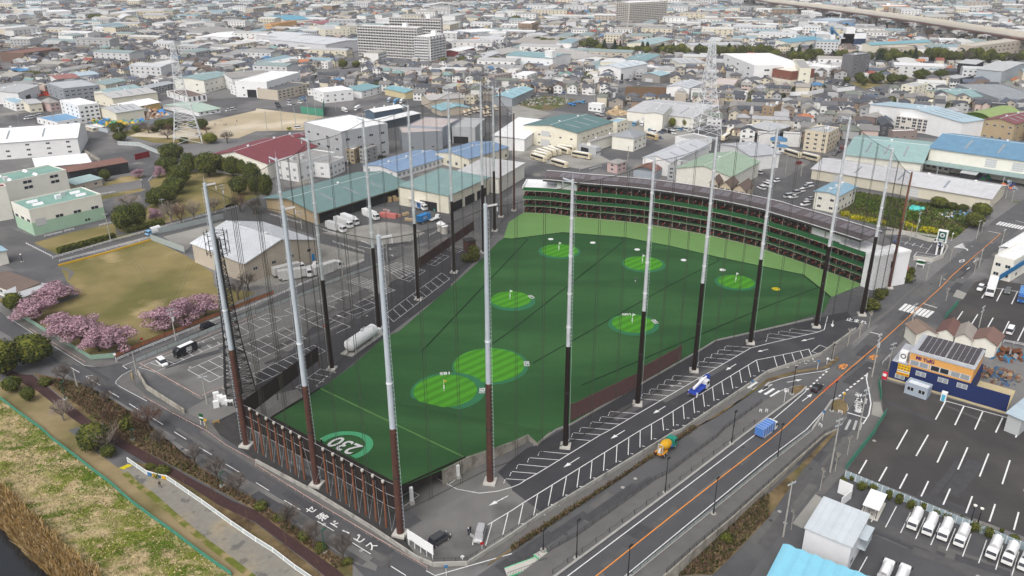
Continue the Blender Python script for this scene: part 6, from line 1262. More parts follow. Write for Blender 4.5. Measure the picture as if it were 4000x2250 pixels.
for d in[(qI,'big round evergreen at the back of the park beside the red roof',1740,195,-10,230),(qI,'round evergreen at the back left of the park lane',1690,300,125,210),(xD,'upright evergreen between two wider ones at the back of the park',1915,305,85,165),(qI,'broadest evergreen in the centre of the tree park',2105,335,80,250),(qI,'evergreen right behind the broadest park tree',2245,300,95,150),(qI,'evergreen on the right of the broadest park tree',2345,335,120,180),(qI,'evergreen beside the red roofed hall corner in the park',2450,330,150,140),(qI,'low wide evergreen left of the park clearing',1830,425,205,230),(qI,'evergreen front left at the park clearing',1765,510,325,210),(qI,'evergreen at the bend of the park lane',1590,640,440,200),(qI,'evergreen second at the bend of the park lane',1710,600,400,200),(qI,'tall evergreen right of the park clearing',2410,520,325,190),(qI,'evergreen at the right rim of the park behind the pole',2545,450,175,190),(qI,'evergreen low at the right rim of the park',2570,520,295,130),(xD,'tall rounded evergreen standing in front of the lane, left of a pair',1270,880,610,240),(xD,'tall rounded evergreen, right of the pair beside the lane',1405,845,585,190),(qI,'small ball shaped evergreen beside the dark red shed',1068,380,255,105),(qI,'evergreen left of the stained roof office',2690,560,290,150)]:pr_t(d[0],d[1],qU,*d[2:],group=pk)
for d in[(qI,'dark evergreen left of the first pylon',1190,1345,1225,140),(qI,'evergreen below the first pylon at the left',1215,1420,1325,130),(qI,'evergreen at the left foot of the first pylon',1640,1300,1195,150),(qI,'evergreen behind the first pylon legs',1740,1310,1180,130),(qI,'yellow green evergreen right of the first pylon',2035,1300,1190,130),('lime','yellowish evergreen at the schoolyard corner',2120,1443,1335,150)]:pr_t(d[0],d[1],qH,*d[2:],group='evergreens around the first pylon')
for d in[(jC,'pink cherry tree beside the white roofed annex',qF,560,150,-30,380),(jC,'pink cherry tree standing alone near the dark clipped evergreen',qF,360,345,130,320),(jC,'pink cherry tree at the upper end of the big cherry row',qF,640,470,270,330),(jC,'widest pink cherry tree in the middle of the cherry row',qF,830,560,300,400),(jC,'pink cherry tree next in the row towards the street corner',qF,1000,650,420,330),(jC,'pink cherry tree at the street corner fence',qF,1205,640,385,300),(jC,'pink cherry tree left of the utility pole by the side street',qF,1660,440,190,330),(jC,'pink cherry tree in the middle beside the side street',qF,1870,370,120,320),(jC,'pink cherry tree next to the black lattice mast',qF,2075,300,55,280),(jC,'small pink cherry tree on the verge by the small beige shed',qU,1398,350,245,100),(jC,'small pink cherry tree at the fork of the park lane',qU,1605,345,225,110),(jC,'small pink cherry tree between evergreens and brown bare trees',qU,1570,785,640,140)]:pr_t(d[0],d[1],*d[2:],group='pink cherry trees')
for d in[(qY,'dark clipped evergreen beside the park gate',qF,155,245,55,170),(qY,'big dark evergreen on the left border by the brick path',qF,60,880,540,320),(qY,'wide dark evergreen overhanging the front street',qF,350,780,480,360),(qI,'rounded shrub tree beside the brick path, first from the border',qF,140,1055,900,170),(qI,'small olive evergreen at the brick path edge',qF,300,1150,1005,130),(qY,'evergreen bush behind the pale bare tree by the ramp',jG,960,190,-60,300),(qI,'evergreen bush at the foot of the pale bare tree',jG,1090,270,140,140)]:pr_t(d[0],d[1],*d[2:],group='evergreens by the brick path')
for d in[(jD,'bare tree on the island before the side street mouth',qF,650,965,770,200),(jD,'dark bare tree beside the front street kerb',qF,940,1080,880,220),(jD,'low bare tree at the front street lane edge',qF,1080,1160,1030,130),(kL,'pale bare tree leaning over the brick path',qF,640,1350,1130,220),(jH,'big reddish bare tree in front of the pile fence corner',qF,1500,1430,1180,330),(jH,'twiggy bare tree left of the reddish one',qF,1120,1400,1180,180),(kL,'pale spreading bare tree at the head of the paver ramp',jG,1075,210,-60,330),(jD,'bare tree by the street above the paver ramp',jG,1590,160,-20,170),(jD,'grey bare tree with round crown beside the street kerb',jG,1940,360,120,230),(jD,'bare street tree with a teal tie on its trunk',jG,2160,510,240,230),(jD,'bare street tree at the third road dash',jG,2370,660,400,220),(kK,'slim young bare tree by the white ramp fence',jG,1490,390,80,110),(kK,'slim bare tree behind the striped fence panels',jG,1835,570,320,120),(kK,'slim bare tree beside the brick path bend',jG,2140,760,460,120),(kK,'slim bare tree near the last ramp fence posts',jG,2485,1010,690,120),(jD,'bare street tree before the painted road letters',qO,350,980,700,230),(jD,'bare street tree beside the painted bar letter',qO,580,1160,880,230),(jD,'bare street tree nearest the street corner',qO,870,1320,990,260),(kK,'slim brown tree below the first street dash',qO,315,1280,950,120),(kK,'slim brown tree at the lower brick path',qO,620,1449,1190,120),(kK,'slim brown tree in the street near the bottom corner',qO,1330,1449,1230,60),(kL,'fan shaped bare tree behind the evergreen pair',qU,1300,640,510,280),(kL,'tall fan shaped bare tree by the lane fence',qU,1730,800,560,230),(jH,'orange brown bare tree beside the fan shaped ones',qU,1835,850,570,150),(kL,'fan shaped bare tree right of the orange brown one',qU,1960,790,550,190),(kL,'fan shaped bare tree behind the leftmost front pole',qU,2160,700,530,180),(jH,'brown bare tree below the park evergreens',qU,2420,690,500,180),(jD,'pale bare tree left of the teal freight warehouse',qU,2560,720,530,200),(jD,'bare tree before the beige gable warehouse wall',qU,2500,1480,1270,230),(jD,'bare tree beside the black lattice mast',qF,2400,130,-100,200),(jD,'grey bare tree at the schoolyard edge right of the pylon',qH,2290,1440,1300,160),(jD,'grey bare tree left of the first pylon foot',qH,1500,1340,1235,170),(jD,'grey bare tree below the first pylon',qH,1690,1400,1300,160),(jD,'dark bare tree before the dark red open shed',qU,990,340,200,200),(jD,'brown bare tree beside the teal freight warehouse corner',qM,10,700,520,130)]:pr_t(d[0],d[1],*d[2:],group='leafless trees')
for d,i_ in zip([(qD,1010,420,200,110),(qD,915,515,330,110),(qD,800,600,370,110),(qD,650,720,500,110),(jE,515,605,310,110),(jE,665,410,180,110),(jE,785,250,0,110),(jE,228,990,740,130),(qG,1830,1190,1000,90),(qG,2070,1320,1100,100),(qG,2150,900,760,60),(qG,2250,700,580,60),(qD,1790,140,-20,90)],['by the gap in the pavement opposite the stop word','second beside the range car park exit','third beside the range car park exit','above the triangular junction mouth','above the dry yellow flower bed','at the end of the green mesh fence','furthest along the green mesh fence','beside the prefab office entrance','below the green logo sign','opposite the blue stair house','near the overgrown field corner','at the far zebra crossing','beside the upper truck lot']):
 pr_t(yC,'pale pollarded street tree '+i_,*d,group='pollarded street trees')
for d in[(qY,'dark bushy tree at the right end of the overgrown field, upper',qG,2135,745,595,180),(qY,'dark bushy tree at the right end of the overgrown field, lower',qG,2065,850,690,175),(qY,'dark bushy tree against the long cream warehouse wall',qG,1715,650,535,165),(qI,'small olive bush against the cream warehouse, left',qG,1845,668,590,110),(qI,'small olive bush against the cream warehouse, right',qG,1955,685,610,100)]:pr_t(d[0],d[1],*d[2:],group='bushes on the overgrown field')
for i,d in enumerate([(1080,840,725,150),(1160,800,700,110),(1240,845,735,110),(1340,820,745,110),(1535,810,690,140),(1640,810,740,80),(1735,805,690,120),(910,835,720,95),(960,860,770,80),(1300,745,630,100)]):pr_t(qI,'round park evergreen by the bus sized car park, %s from the left'%['fourth','fifth','sixth','eighth','ninth','tenth','last','first','second','seventh'][i],qN,*d,group='park evergreens before the tree belt')
ci=0
for z,L in((qL,[(925,560,385,95),(1030,565,390,90),(1085,560,400,70),(1310,530,410,80),(1360,520,415,80),(1510,560,430,110),(1620,520,430,80),(1880,530,430,80),(2180,520,430,90),(2240,530,450,70),(2480,560,450,80),(2550,560,480,70)]),(qN,[(15,560,470,60),(230,600,465,90),(300,600,440,80),(410,610,440,100),(640,640,500,100),(750,650,520,60),(1120,640,490,110),(1360,630,500,90),(1410,640,510,80),(1465,640,470,70),(1605,610,480,90),(1690,610,500,80),(1950,600,490,90),(2240,580,500,90)])):
 for d in L:ci+=1;pr_t(xU,'pointed dark cedar in the far tree belt, %s from the left'%(ORD[ci-1]if ci<21 else 'twenty '+ORD[ci-21]),z,*d,group='cedars of the far tree belt')
belt=[]
for z,x0,x1,y,n,top in((qL,240,850,475,9,60),(qL,850,1560,555,9,70),(qL,1500,2576,565,13,75),(qN,0,1020,625,12,80),(qN,1060,2576,625,18,85)):
 n=int(n*1.5)
 for i in range(n):belt.append((z,x0+(x1-x0)*(i+.5)/n+R.uniform(-15,15),y+R.uniform(-12,18),top*R.uniform(1.2,1.8),R.uniform(85,135)))
for i,(z,x,y,dy,wd)in enumerate(belt):pr_t([qI,qY,qY,jD][i%4 if i%4<3 or i%8==7 else 1],'bushy tree in the far tree belt below the cedars',z,x,y,y-dy,wd,group='trees of the far belt',k=i%3)
for z,x,y,tp,wd,lb in[(qH,200,820,720,180,'dark tree clump right of the upper left street'),(qH,330,815,710,200,'dark tree clump beside the red roofed white warehouse'),(qH,450,800,720,150,'dark tree at the right end of the upper left clump'),(qH,850,215,130,110,'dark tree left of the pale domed gymnasium, first'),(qH,940,220,135,110,'dark tree left of the pale domed gymnasium, second'),(qH,1010,220,140,100,'dark tree left of the pale domed gymnasium, third'),(qH,1120,225,150,110,'dark tree touching the pale domed gymnasium'),(qH,610,700,640,90,'green tree beside the white gabled houses'),(qJ,880,690,595,100,'green tree left of the front apartment slab foot'),(qJ,1010,680,610,90,'green tree below the front apartment slab'),(qJ,1880,650,575,110,'green tree right of the pale apartment tower'),(qJ,2080,660,565,120,'big green tree right of the pale apartment tower'),(qJ,540,520,460,100,'tree below the long pale factory'),(qJ,630,520,455,90,'second tree below the long pale factory'),(qJ,1120,600,540,110,'tree at the left foot of the front apartment slab'),(qJ,2420,650,560,100,'green tree before the taupe roof hall'),(qJ,2350,640,570,90,'tree beside the taupe roof hall'),(qL,40,240,150,120,'dark tree left of the brown six storey flats'),(qL,530,810,740,90,'green tree right of the red trucks'),(qL,1610,1280,1180,80,'bamboo like clump beside the grey depot'),(qL,1740,1275,1180,80,'second bamboo like clump by the parked vans'),(qL,2380,1070,990,70,'yellow tree among the houses right of the second pylon'),(qN,790,830,770,70,'ball tree beside the small car park')]:
 pr_t('lime' if 'bamboo' in lb or 'yellow' in lb else qY,lb,z,x,y,tp,wd)
for i,(x,y)in enumerate([(1560,1330),(1600,1290),(1450,1300),(1380,1330),(1800,1290),(1860,1260),(1960,1290),(2080,1340),(2010,1400),(1850,1440),(1700,1330),(1280,1330)]):pr_t(jH if i%3 else qY,'brown bush or bare tree in the thicket around the first pylon',qH,x,y,y-R.randrange(55,95),R.randrange(70,120),'thicket around the first pylon')
# hedges and shrubs
def hedge(name,label,pts,wd,h,n):
 mb=MB();rnd=random.Random(int(pts[0].x*9));tot=sum((b-a).length for a,b in zip(pts,pts[1:]))
 for a,b in zip(pts,pts[1:]):
  mb.bar(a,b,wd*.75,h*.85,0,0);L=(b-a).length;k=int(n*L/tot);d=(b-a).normalized();nn=V3((-d.y,d.x,0))
  for _ in range(k):
   p=a+(b-a)*rnd.random();s=rnd.uniform(-1,1);zz=h*rnd.uniform(.1,1.05);p=p+nn*s*wd/2+V3((0,0,zz if abs(s)>.8 else h*rnd.uniform(.85,1.1)))
   x=V3((rnd.gauss(0,1),rnd.gauss(0,1),rnd.gauss(0,1))).normalized();y=x.orthogonal().normalized();q=.17*rnd.uniform(.6,1.4);mb.add([p-x*q-y*q,p+x*q-y*q,p+x*q+y*q,p-x*q+y*q],[(0,1,2,3)],rnd.randrange(2))
 return sd_m(name,mb,[kU,kB],label,'hedge')
hedge('hedge','clipped green hedge along the lane opposite the park lawn',zl(qU,(585,1110),(1160,955)),2.4,2.0,3200)
hedge('hedge','clipped green hedge under the evergreen pair',zl(qU,(1270,905),(1650,810)),2.6,1.8,2200)
hedge('hedge','dark hedge at the foot of the brick and cream hall',zl(qN,(245,925),(555,895)),3,4,1800)
sh=crown_mesh(yY,0)
def shb(label,p,h,wd,group=None):return tree(yY,label,p,h,wd,group,cat=yY)
gi=0
for i,(x,y,hh,ww)in enumerate([(750,520,60,65),(828,500,55,50),(930,590,85,85),(1045,600,70,80),(1190,690,115,60),(1290,730,110,90),(1415,780,100,70),(1530,790,90,60),(1660,830,75,80),(1785,880,75,90),(1915,920,80,55),(2050,1010,110,85),(2180,1050,105,105),(2315,1020,55,35),(2450,1110,75,90)]):
 b=Q(jE,x,y);wd=ww/2.542*b.length/F;shb('evergreen shrub in the bed along the galvanised fence, %s from the left'%ORD[i],b,HT(b,S(jE,x,y-hh)[1]),wd*1.3,'shrubs along the galvanised fence')
for lb,z,x,y,hh,ww in[('dark green shrub beside the small hut on the left of the range',qM,2130,1190,110,110),('dark shrub behind the hut next to the left net',qM,2200,1180,190,120),('clipped conical shrub in front of the white end wall',qG,1440,1330,100,70),('dark round shrub below the conical one by the end wall',qG,1375,1400,120,110),('green shrub at the shorter net pole foot',qD,1020,230,130,150),('taller green shrub behind the shorter net pole',qD,1120,130,130,110),('dark shrub beside the pavement near the stop word',qD,1180,90,80,60),('spiky yellow green yucca in the bed below the retaining wall',qQ,2125,1110,95,120),('small round shrub under the green logo sign',qG,1730,1070,60,50),('low shrub in the bed behind the ramp fence',jG,1600,430,60,150),('green bush on the brick path bed',jG,1500,380,50,90),('brown round shrub on the island lawn',qF,455,985,80,120),('dark shrub with a lamp in it beside the brick path',qF,1270,1420,130,150),('green bush under the second street tree',qO,480,1080,90,150),('green bush under the nearest street tree',qO,640,1190,70,130),('dark bush at the street corner kerb',qO,910,1330,70,100),('pale green shrub at the left of the bottom bed',qO,60,770,70,160),('green shrub beside the first street tree',qO,250,900,70,130)]:
 b=Q(z,x,y);wd=ww/2.56*b.length/F;shb(lb,b,max(.6,HT(b,S(z,x,y-hh)[1])),wd*1.3)
# ground cover that nobody could count
def tufts(name,polys,n,mats,hgt,wd,rnd,lean=.5,clump=0):
 mb=MB()
 for pts in polys:
  pts=[V3(p)for p in pts];tri=tessellate_polygon([[V3((p.x,p.y,0))for p in pts]]);ar=[((pts[b]-pts[a]).cross(pts[c]-pts[a])).length for a,b,c in tri];T=sum(ar)
  for(a,b,c),A in zip(tri,ar):
   for _ in range(int(n*A/T/len(polys))):
    u,v=rnd.random(),rnd.random()
    if u+v>1:u,v=1-u,1-v
    p=pts[a]+(pts[b]-pts[a])*u+(pts[c]-pts[a])*v;an=rnd.uniform(0,6.28);d=V3((mt.cos(an),mt.sin(an),0));h=hgt*rnd.uniform(.5,1.4);t=p+V3((rnd.uniform(-lean,lean)*h,rnd.uniform(-lean,lean)*h,h));w_=wd*rnd.uniform(.6,1.4)
    mb.add([p-d*w_,p+d*w_,t+d*w_*.3,t-d*w_*.3],[(0,1,2,3)],rnd.randrange(len(mats))if not clump else(2 if mnoise.noise(p*clump)>.3+rnd.uniform(-.2,.2)else rnd.choice((0,1,3))))
 return tag(link(name,mb.mesh(name,mats)),kind=kN)
mat('reed',(.36,.235,.09),var=.3,scale=.6,rough=1,spec=.05);mat('reed_pale',(.47,.35,.19),var=.25,scale=.6,rough=1,spec=.05);mat('grass_straw',(.46,.36,.20),var=.3,scale=.5,rough=1,spec=.05)
rnd=random.Random(3);n_r=len(RL)
tufts('reeds',[[RL[i],RL[i+1],WL[min(i+1,len(WL)-1)],WL[min(i,len(WL)-1)]]for i in range(len(WL)-1)],14000,['reed','reed','reed_pale'],2.2,.16,rnd,lean=.45)
lvl=[[FEN[i],FEN[i+1]]for i in range(len(FEN)-1)]
tufts('levee_grass',[FEN[1:-1]+RL[::-1][1:-1]],15000,['grass_straw',yJ,yG,yJ],.17,.16,rnd,lean=1.5,clump=.11)
tufts('bed_plants',[zl(qQ,(0,1170),(500,840),(1180,405),(1800,-25),(1830,-20),(1200,400),(520,850),(0,1200)),zl(qQ,(1640,1449),(2000,1120),(2200,890),(2542,640),(2542,860),(2200,1210),(1990,1420))],9000,[qW,kU,kM],.55,.25,rnd,lean=.8)
tufts('field_weeds',[zl(qG,(880,490),(1640,610),(2000,690),(2030,820),(1880,950),(1180,840),(720,705))],9000,[yK,yG,kU],.7,.45,rnd,lean=.9)
tufts('rape_flowers',[zl(qG,(820,725),(1180,790),(1200,820),(820,760)),zl(qG,(1540,850),(1730,880),(1740,915),(1530,890)),zl(qG,(750,710),(810,700),(800,740),(740,735)),zl(qG,(1380,800),(1500,850),(1480,870),(1370,830))],3600,['rape','rape',yG],.8,.4,rnd,lean=.7)
tufts('leaf_litter',[mx((qF,[(400,900),(760,960),(1050,1095),(1480,1380)]),(jG,[(1990,390)]),(qO,[(0,705),(330,920),(600,1120),(940,1340),(800,1370),(0,790)]),(jG,[(1180,70)]))],9000,[qW,kM,qW,kW,kU],.4,.2,rnd,lean=1)
# vehicles (x forward)
def loft(mb,secs,mi=0,caps=True):
 """secs: list of (x, [(y,z)...]) rings"""
 n=len(secs[0][1]);o=[[(x,y,z)for y,z in r]for x,r in secs]
 for a,b in zip(o,o[1:]):
  for i in range(n):mb.qd(a[i],a[(i+1)%n],b[(i+1)%n],b[i],mi)
 if caps:mb.add(o[0],[tuple(range(n-1,-1,-1))],mi);mb.add(o[-1],[tuple(range(n))],mi)
def ring(w0,z0,w1,z1):c=.12;return[(-w0,z0+c),(-w0+c,z0),(w0-c,z0),(w0,z0+c),(w1,z1-c),(w1-c*1.5,z1),(-w1+c*1.5,z1),(-w1,z1-c)]
def wheel_mesh(r,wd):
 m=MB();m.tb((0,-wd/2,0),(0,wd/2,0),r,r,14,0);m.tb((0,-wd/2-.01,0),(0,wd/2+.01,0),r*.55,r*.55,10,1);return m.mesh('wheel',['tyre',jW])
WH_S,WH_L=wheel_mesh(.32,.2),wheel_mesh(.5,.3)
HLM=MB();HLM.box(-.06,-.17,-.08,.06,.17,.08);HLM=HLM.mesh('headlight',['lamp'])
TLM=MB();TLM.box(-.05,-.12,-.12,.05,.12,.12);TLM=TLM.mesh('tail_light',[kP])
PRO={}
HIDE=V3((0,-400,-50))
def proto(name,cat):
 t=bpy.data.objects.new(name,None);COL.objects.link(t);t['category']=cat;t.location=HIDE;return t
def wheels(t,xs,y,big=False):
 for x in xs:
  for s in(-1,1):link('wheel',WH_L if big else WH_S,t,(x,s*y,.5 if big else.32))
def lights(t,xf,xb,y,zf,zb):
 for s in(-1,1):link('headlight',HLM,t,(xf,s*y,zf));link('tail_light',TLM,t,(xb,s*y,zb))
def car_proto(kind):
 L,W,Hh,hood,wsh,rear,belt={kF:(4.7,.89,1.45,1.35,.75,.75,.92),kX:(4.7,.88,1.88,.75,.7,.25,1.08),xT:(3.4,.74,1.75,.45,.5,.15,1.0),yD:(4.5,.9,1.68,1.1,.65,.4,1.02),kT:(4.9,.86,2.05,.35,.6,.12,1.15)}[kind]
 t=proto({kF:'car',yD:'car',xT:'small_car',kX:'minivan',kT:kX}[kind],'car' if kind in(kF,yD,xT)else kX);f,b=L/2,-L/2
 m=MB();loft(m,[(b,ring(W*.86,.38,W*.86,belt-.12)),(b+.25,ring(W,.25,W*.97,belt)),(f-hood-.1,ring(W,.22,W*.97,belt)),(f-hood*.55,ring(W,.22,W*.93,belt-.07)),(f-.25,ring(W*.96,.25,W*.88,belt-.2)),(f,ring(W*.82,.38,W*.8,belt-.33))])
 rt=.80 if kind in(kF,yD)else.88;xr0,xr1=b+rear+.25,f-hood-wsh
 loft(m,[(xr0,ring(W*rt*.97,Hh-.1,W*rt*.93,Hh)),((xr0+xr1)/2,ring(W*rt,Hh-.08,W*rt*.95,Hh+.03)),(xr1,ring(W*rt*.97,Hh-.1,W*rt*.93,Hh-.02))])
 pt(zE,m,[kI],t)
 g=MB();zt=Hh-.07;xb=b+.12 if kind!=kF else b+.55
 P=[(xb,W*.93,belt-.03),(f-hood,W*.93,belt-.03),(xr1,W*rt*.96,zt),(xr0,W*rt*.96,zt)]
 v=[(x,-y,z)for x,y,z in P]+[(x,y,z)for x,y,z in P]
 g.add(v,[(0,1,2,3),(7,6,5,4),(1,5,6,2),(4,0,3,7),(3,2,6,7)])
 pt('windows',g,[kV],t)
 wheels(t,(f-.85,b+.8),W-.06);lights(t,f-.1,b+.05,W*.66,belt-.32,belt-.18);return t
def cab(t,xf,L,W,z0,z1,paint=kI):
 m=MB();loft(m,[(xf-L,ring(W,z0,W,z1)),(xf-.35,ring(W,z0,W*.98,z1)),(xf-.05,ring(W,z0,W*.97,z0+(z1-z0)*.55)),(xf,ring(W*.95,z0+.1,W*.93,z0+(z1-z0)*.45))]);pt('cab',m,[paint],t)
 zm,zt=z0+(z1-z0)*.52,z1-.22;g=MB();g.hexa([(xf-.1,-W*.9,zm),(xf+.02,-W*.9,zm),(xf+.02,W*.9,zm),(xf-.1,W*.9,zm),(xf-.45,-W*.86,zt),(xf-.25,-W*.86,zt),(xf-.25,W*.86,zt),(xf-.45,W*.86,zt)]);pt('windscreen',g,[kV],t)
 for s in(-1,1):g=MB();y=s*(W+.012);q=[(xf-L+.35,y,zm),(xf-.35,y,zm),(xf-.5,y,zt),(xf-L+.35,y,zt)];g.qd(*(q if s<0 else q[::-1]));pt('side_window',g,[kV],t)
 for s in(-1,1):g=MB();g.box(xf-.15,s*(W+.2)-.08,zm-.1,xf-.05,s*(W+.2)+.08,zm+.45);pt('mirror',g,[qY],t)
def truck_proto(kind):
 names={yM:('box_truck',xY),kS:('delivery_truck',xY),xC:('dump_truck',xY),qC:('flatbed_truck',xY),'wing':('wing_truck',xY)}
 t=proto(*names[kind])
 if kind==kS:L,W,bh,cl,ch=5.6,.92,2.75,1.55,2.15
 elif kind in(xC,qC):L,W,bh,cl,ch=7.2,1.15,2.3,1.9,2.7
 else:L,W,bh,cl,ch=11.6,1.22,3.75,2.2,3.1
 f,b=L/2,-L/2;cab(t,f,cl,W,.55,ch)
 if kind==yM:
  m=MB();loft(m,[(f-1.7,ring(W*.9,ch-.05,W*.8,ch+.05)),(f-1.9,ring(W*.95,ch-.05,W*.85,ch+.6)),(f-cl,ring(W*.95,ch-.05,W*.9,ch+.62))]);pt('roof_fairing',m,[kI],t)
 m=MB();m.box(b,-W*.5,.5,f-.6,W*.5,.85);m.box(b+.1,-W*.95,.45,b+.2,W*.95,.6);pt(qZ,m,[qZ],t)
 if kind==yM or kind=='wing':
  m=MB();m.box(b,-1.24,.95,f-cl-.2,1.24,bh);pt('cargo_box',m,[kY],t)
  for s in(-1,1):m=MB();m.box(b+1.2,min(s*1.15,s*1.25),.5,f-cl-2,max(s*1.15,s*1.25),.9);pt('side_skirt',m,[jW],t)
  m=MB()
  for i in range(6):x=b+.1+i*(L-cl-.5)/5;m.box(x-.05,-1.27,.95,x+.05,1.27,bh+.03)
  pt('ribs',m,[jA],t)
 elif kind==kS:
  m=MB();m.box(b+.2,-W,.75,f-cl-.12,W,1.5);pt('cargo_bed',m,[kY],t)
  n=8;m=MB();P=[(-W+2*W*i/n,1.5+(bh-1.5)*(1-abs(2*i/n-1)**3.5))for i in range(n+1)]
  x0,x1=b+.25,f-cl-.1
  for(ya,za),(yb,zb)in zip(P,P[1:]):m.qd((x0,yb,zb),(x0,ya,za),(x1,ya,za),(x1,yb,zb))
  for x in(x0,x1):m.add([(x,y,z)for y,z in P],[tuple(range(n+1)),tuple(range(n,-1,-1))])
  pt('hood_cover',m,[kY],t);m=MB();m.box(b+.05,-W,.7,b+.2,W,2.2);pt('tail_lift',m,[jW],t)
 else:
  m=MB();m.box(b,-W,.95,f-cl-.2,W,1.1);z=1.9 if kind==xC else 1.45
  for s in(-1,1):m.box(b,min(s*W,s*(W-.08)),1.1,f-cl-.2,max(s*W,s*(W-.08)),z)
  m.box(b,-W,1.1,b+.08,W,z);m.box(f-cl-.3,-W,1.1,f-cl-.2,W,z+.4);pt('dump_body' if kind==xC else 'flat_bed',m,[kY],t)
 if kind==kS:wheels(t,(f-.9,b+1.1),W-.12);lights(t,f+.0,b+.05,W*.72,.85,.8)
 else:wheels(t,(f-1.2,b+1.3,b+2.5)if L>8 else(f-1.2,b+1.4),W-.18,True);lights(t,f,b+.05,W*.75,1.0,.9)
 return t
def bus_proto(small=False):
 L,W,Hh=(6.9,1.02,2.75)if small else(11.9,1.24,3.35);t=proto('minibus' if small else yL,'bus');f,b=L/2,-L/2
 m=MB();loft(m,[(b,ring(W*.93,.45,W*.9,Hh-.25)),(b+.3,ring(W,.35,W*.96,Hh)),(f-.9,ring(W,.35,W*.96,Hh)),(f-.2,ring(W*.98,.35,W*.9,Hh-.5)),(f,ring(W*.92,.45,W*.85,Hh*.55))]);pt(zE,m,[kI],t)
 for s in(-1,1):g=MB();y=s*(W+.012);q=[(b+.5,y,Hh*.5),(f-.8,y,Hh*.5),(f-1.0,y*.985,Hh*.84),(b+.5,y*.985,Hh*.84)];g.qd(*(q if s<0 else q[::-1]));pt('side_windows',g,[kV],t)
 g=MB();g.hexa([(f-.12,-W*.9,Hh*.48),(f+.03,-W*.88,Hh*.48),(f+.03,W*.88,Hh*.48),(f-.12,W*.9,Hh*.48),(f-.6,-W*.86,Hh*.9),(f-.42,-W*.84,Hh*.9),(f-.42,W*.84,Hh*.9),(f-.6,W*.86,Hh*.9)]);pt('windscreen',g,[kV],t)
 m=MB();m.box(b+.8,-W*.7,Hh-.02,f-1.6,W*.7,Hh+.1);pt(jZ,m,[qV],t,color=(.75,.75,.72))
 if not small:
  for s in(-1,1):m=MB();m.box(b+.4,min(s*W,s*(W+.014)),1.0,f-.5,max(s*W,s*(W+.014)),1.1);m.box(b+.2,min(s*W,s*(W+.014)),.62,b+4,max(s*W,s*(W+.014)),.8);pt('stripe',m,[kW],t)
 wheels(t,(f-1.6 if small else f-2.4,b+1.5 if small else b+3),W-.15,not small);lights(t,f-.02,b+.04,W*.7,.85,1.0);return t
def mixer_proto():
 t=proto('concrete_mixer','mixer truck');cab(t,3.6,1.9,1.15,.55,2.75)
 m=MB();m.box(-3.6,-.5,.55,2.6,.5,.95);pt(qZ,m,[qV],t,color=(.55,.25,.02))
 m=MB();a=V3((1.4,0,1.75));d=V3((-1,0,.22)).normalized();P=[(0,.45),(.5,1.0),(1.6,1.22),(2.6,1.15),(3.6,.75),(4.2,.5)]
 for(x0,r0),(x1,r1)in zip(P,P[1:]):m.tb(a+d*x0,a+d*x1,r0,r1,16)
 o=pt('drum',m,[qV],t,color=(.62,.34,.02));
 m=MB();m.add([(-3.0,-.6,3.4),(-3.0,.6,3.4),(-2.3,.4,2.7),(-2.3,-.4,2.7),(-3.4,-.6,3.4),(-3.4,.6,3.4)],[(0,1,2,3),(4,5,1,0)]);m.bar((-2.8,-.6,.9),(-2.8,-.6,.91),.2,2.2);m.bar((-3.3,-.5,1.0),(-3.0,.5,1.0),.2,.3);m.box(-3.0,-.7,.9,-2.8,-.5,3.0);m.box(-3.0,.5,.9,-2.8,.7,3.0);m.hexa([(-3.7,-.3,1.2),(-3.0,-.3,2.2),(-3.0,.3,2.2),(-3.7,.3,1.2),(-3.7,-.3,1.3),(-3.0,-.3,2.3),(-3.0,.3,2.3),(-3.7,.3,1.3)]);pt('hopper_chute',m,[qK],t)
 for s in(-1,1):m=MB();m.box(-3.5,min(s*.75,s*1.2),1.05,-1.2,max(s*.75,s*1.2),1.15);pt('mudguard',m,[qV],t,color=(.55,.25,.02))
 m=MB();m.tb((1.0,-1.1,1.3),(1.0,-.5,1.3),.4,.4,10);pt(xX,m,[qV],t,color=(.05,.15,.45))
 wheels(t,(2.4,-1.6,-2.8),.98,True);lights(t,3.6,-3.6,.85,.95,.9);return t
for k_ in(kF,kX,xT,yD,kT):PRO[k_]=car_proto(k_)
for k_ in(yM,kS,xC,qC,'wing'):PRO[k_]=truck_proto(k_)
PRO[yL],PRO['minibus'],PRO['mixer']=bus_proto(),bus_proto(True),mixer_proto()
def veh(kind,label,z,x,y,fx,fy,paint,group=None,box=None,scale=None,zg=.1,zc=.8,**cols):
 """centre pixel and a pixel towards the front."""
 p=Q(z,x,y,zc);q=Q(z,fx,fy,zc);d=q-p;sx,sy=S(z,x,y);zg+=rz(sy)if z==qQ and x>1200 and y>0 else 0
 c={zE:col(paint),'cab':col(paint),'roof_fairing':col(paint),'cargo_box':col(box or paint),'cargo_bed':col(box or paint),'hood_cover':col(box or paint),'dump_body':col(box or paint),'flat_bed':col(box or paint)}
 c.update({k:col(v)for k,v in cols.items()})
 base=PRO[kind]
 for ch in base.children:
  st=ch.name.split('.')[0]
  if st in('drum',qZ,'mudguard',xX,jZ)and st not in c:c[st]=tuple(ch.color)[:3]
 return dup(base,label,(p.x,p.y,zg),mt.atan2(d.y,d.x),group,scale,c)
WHT=(.78,.78,.78);BLK=(.012,.012,.014);SIL=(.42,.43,.44);CRM=(.62,.55,.40)
silver=veh(kX,'silver minivan with an open front door beside two people in the front yard',qO,2225,1030,2200,1120,(.38,.38,.39))
dm=MB();dm.box(-.55,-.04,.35,.55,.04,1.05);pt('open_door',dm,[kI],silver,color=(.38,.38,.39),loc=(.9,-1.35,.1),rz=1.0)
veh(kX,'dark grey minivan with black windows behind the white signboard',qO,1820,1080,1900,1030,(.055,.055,.058))
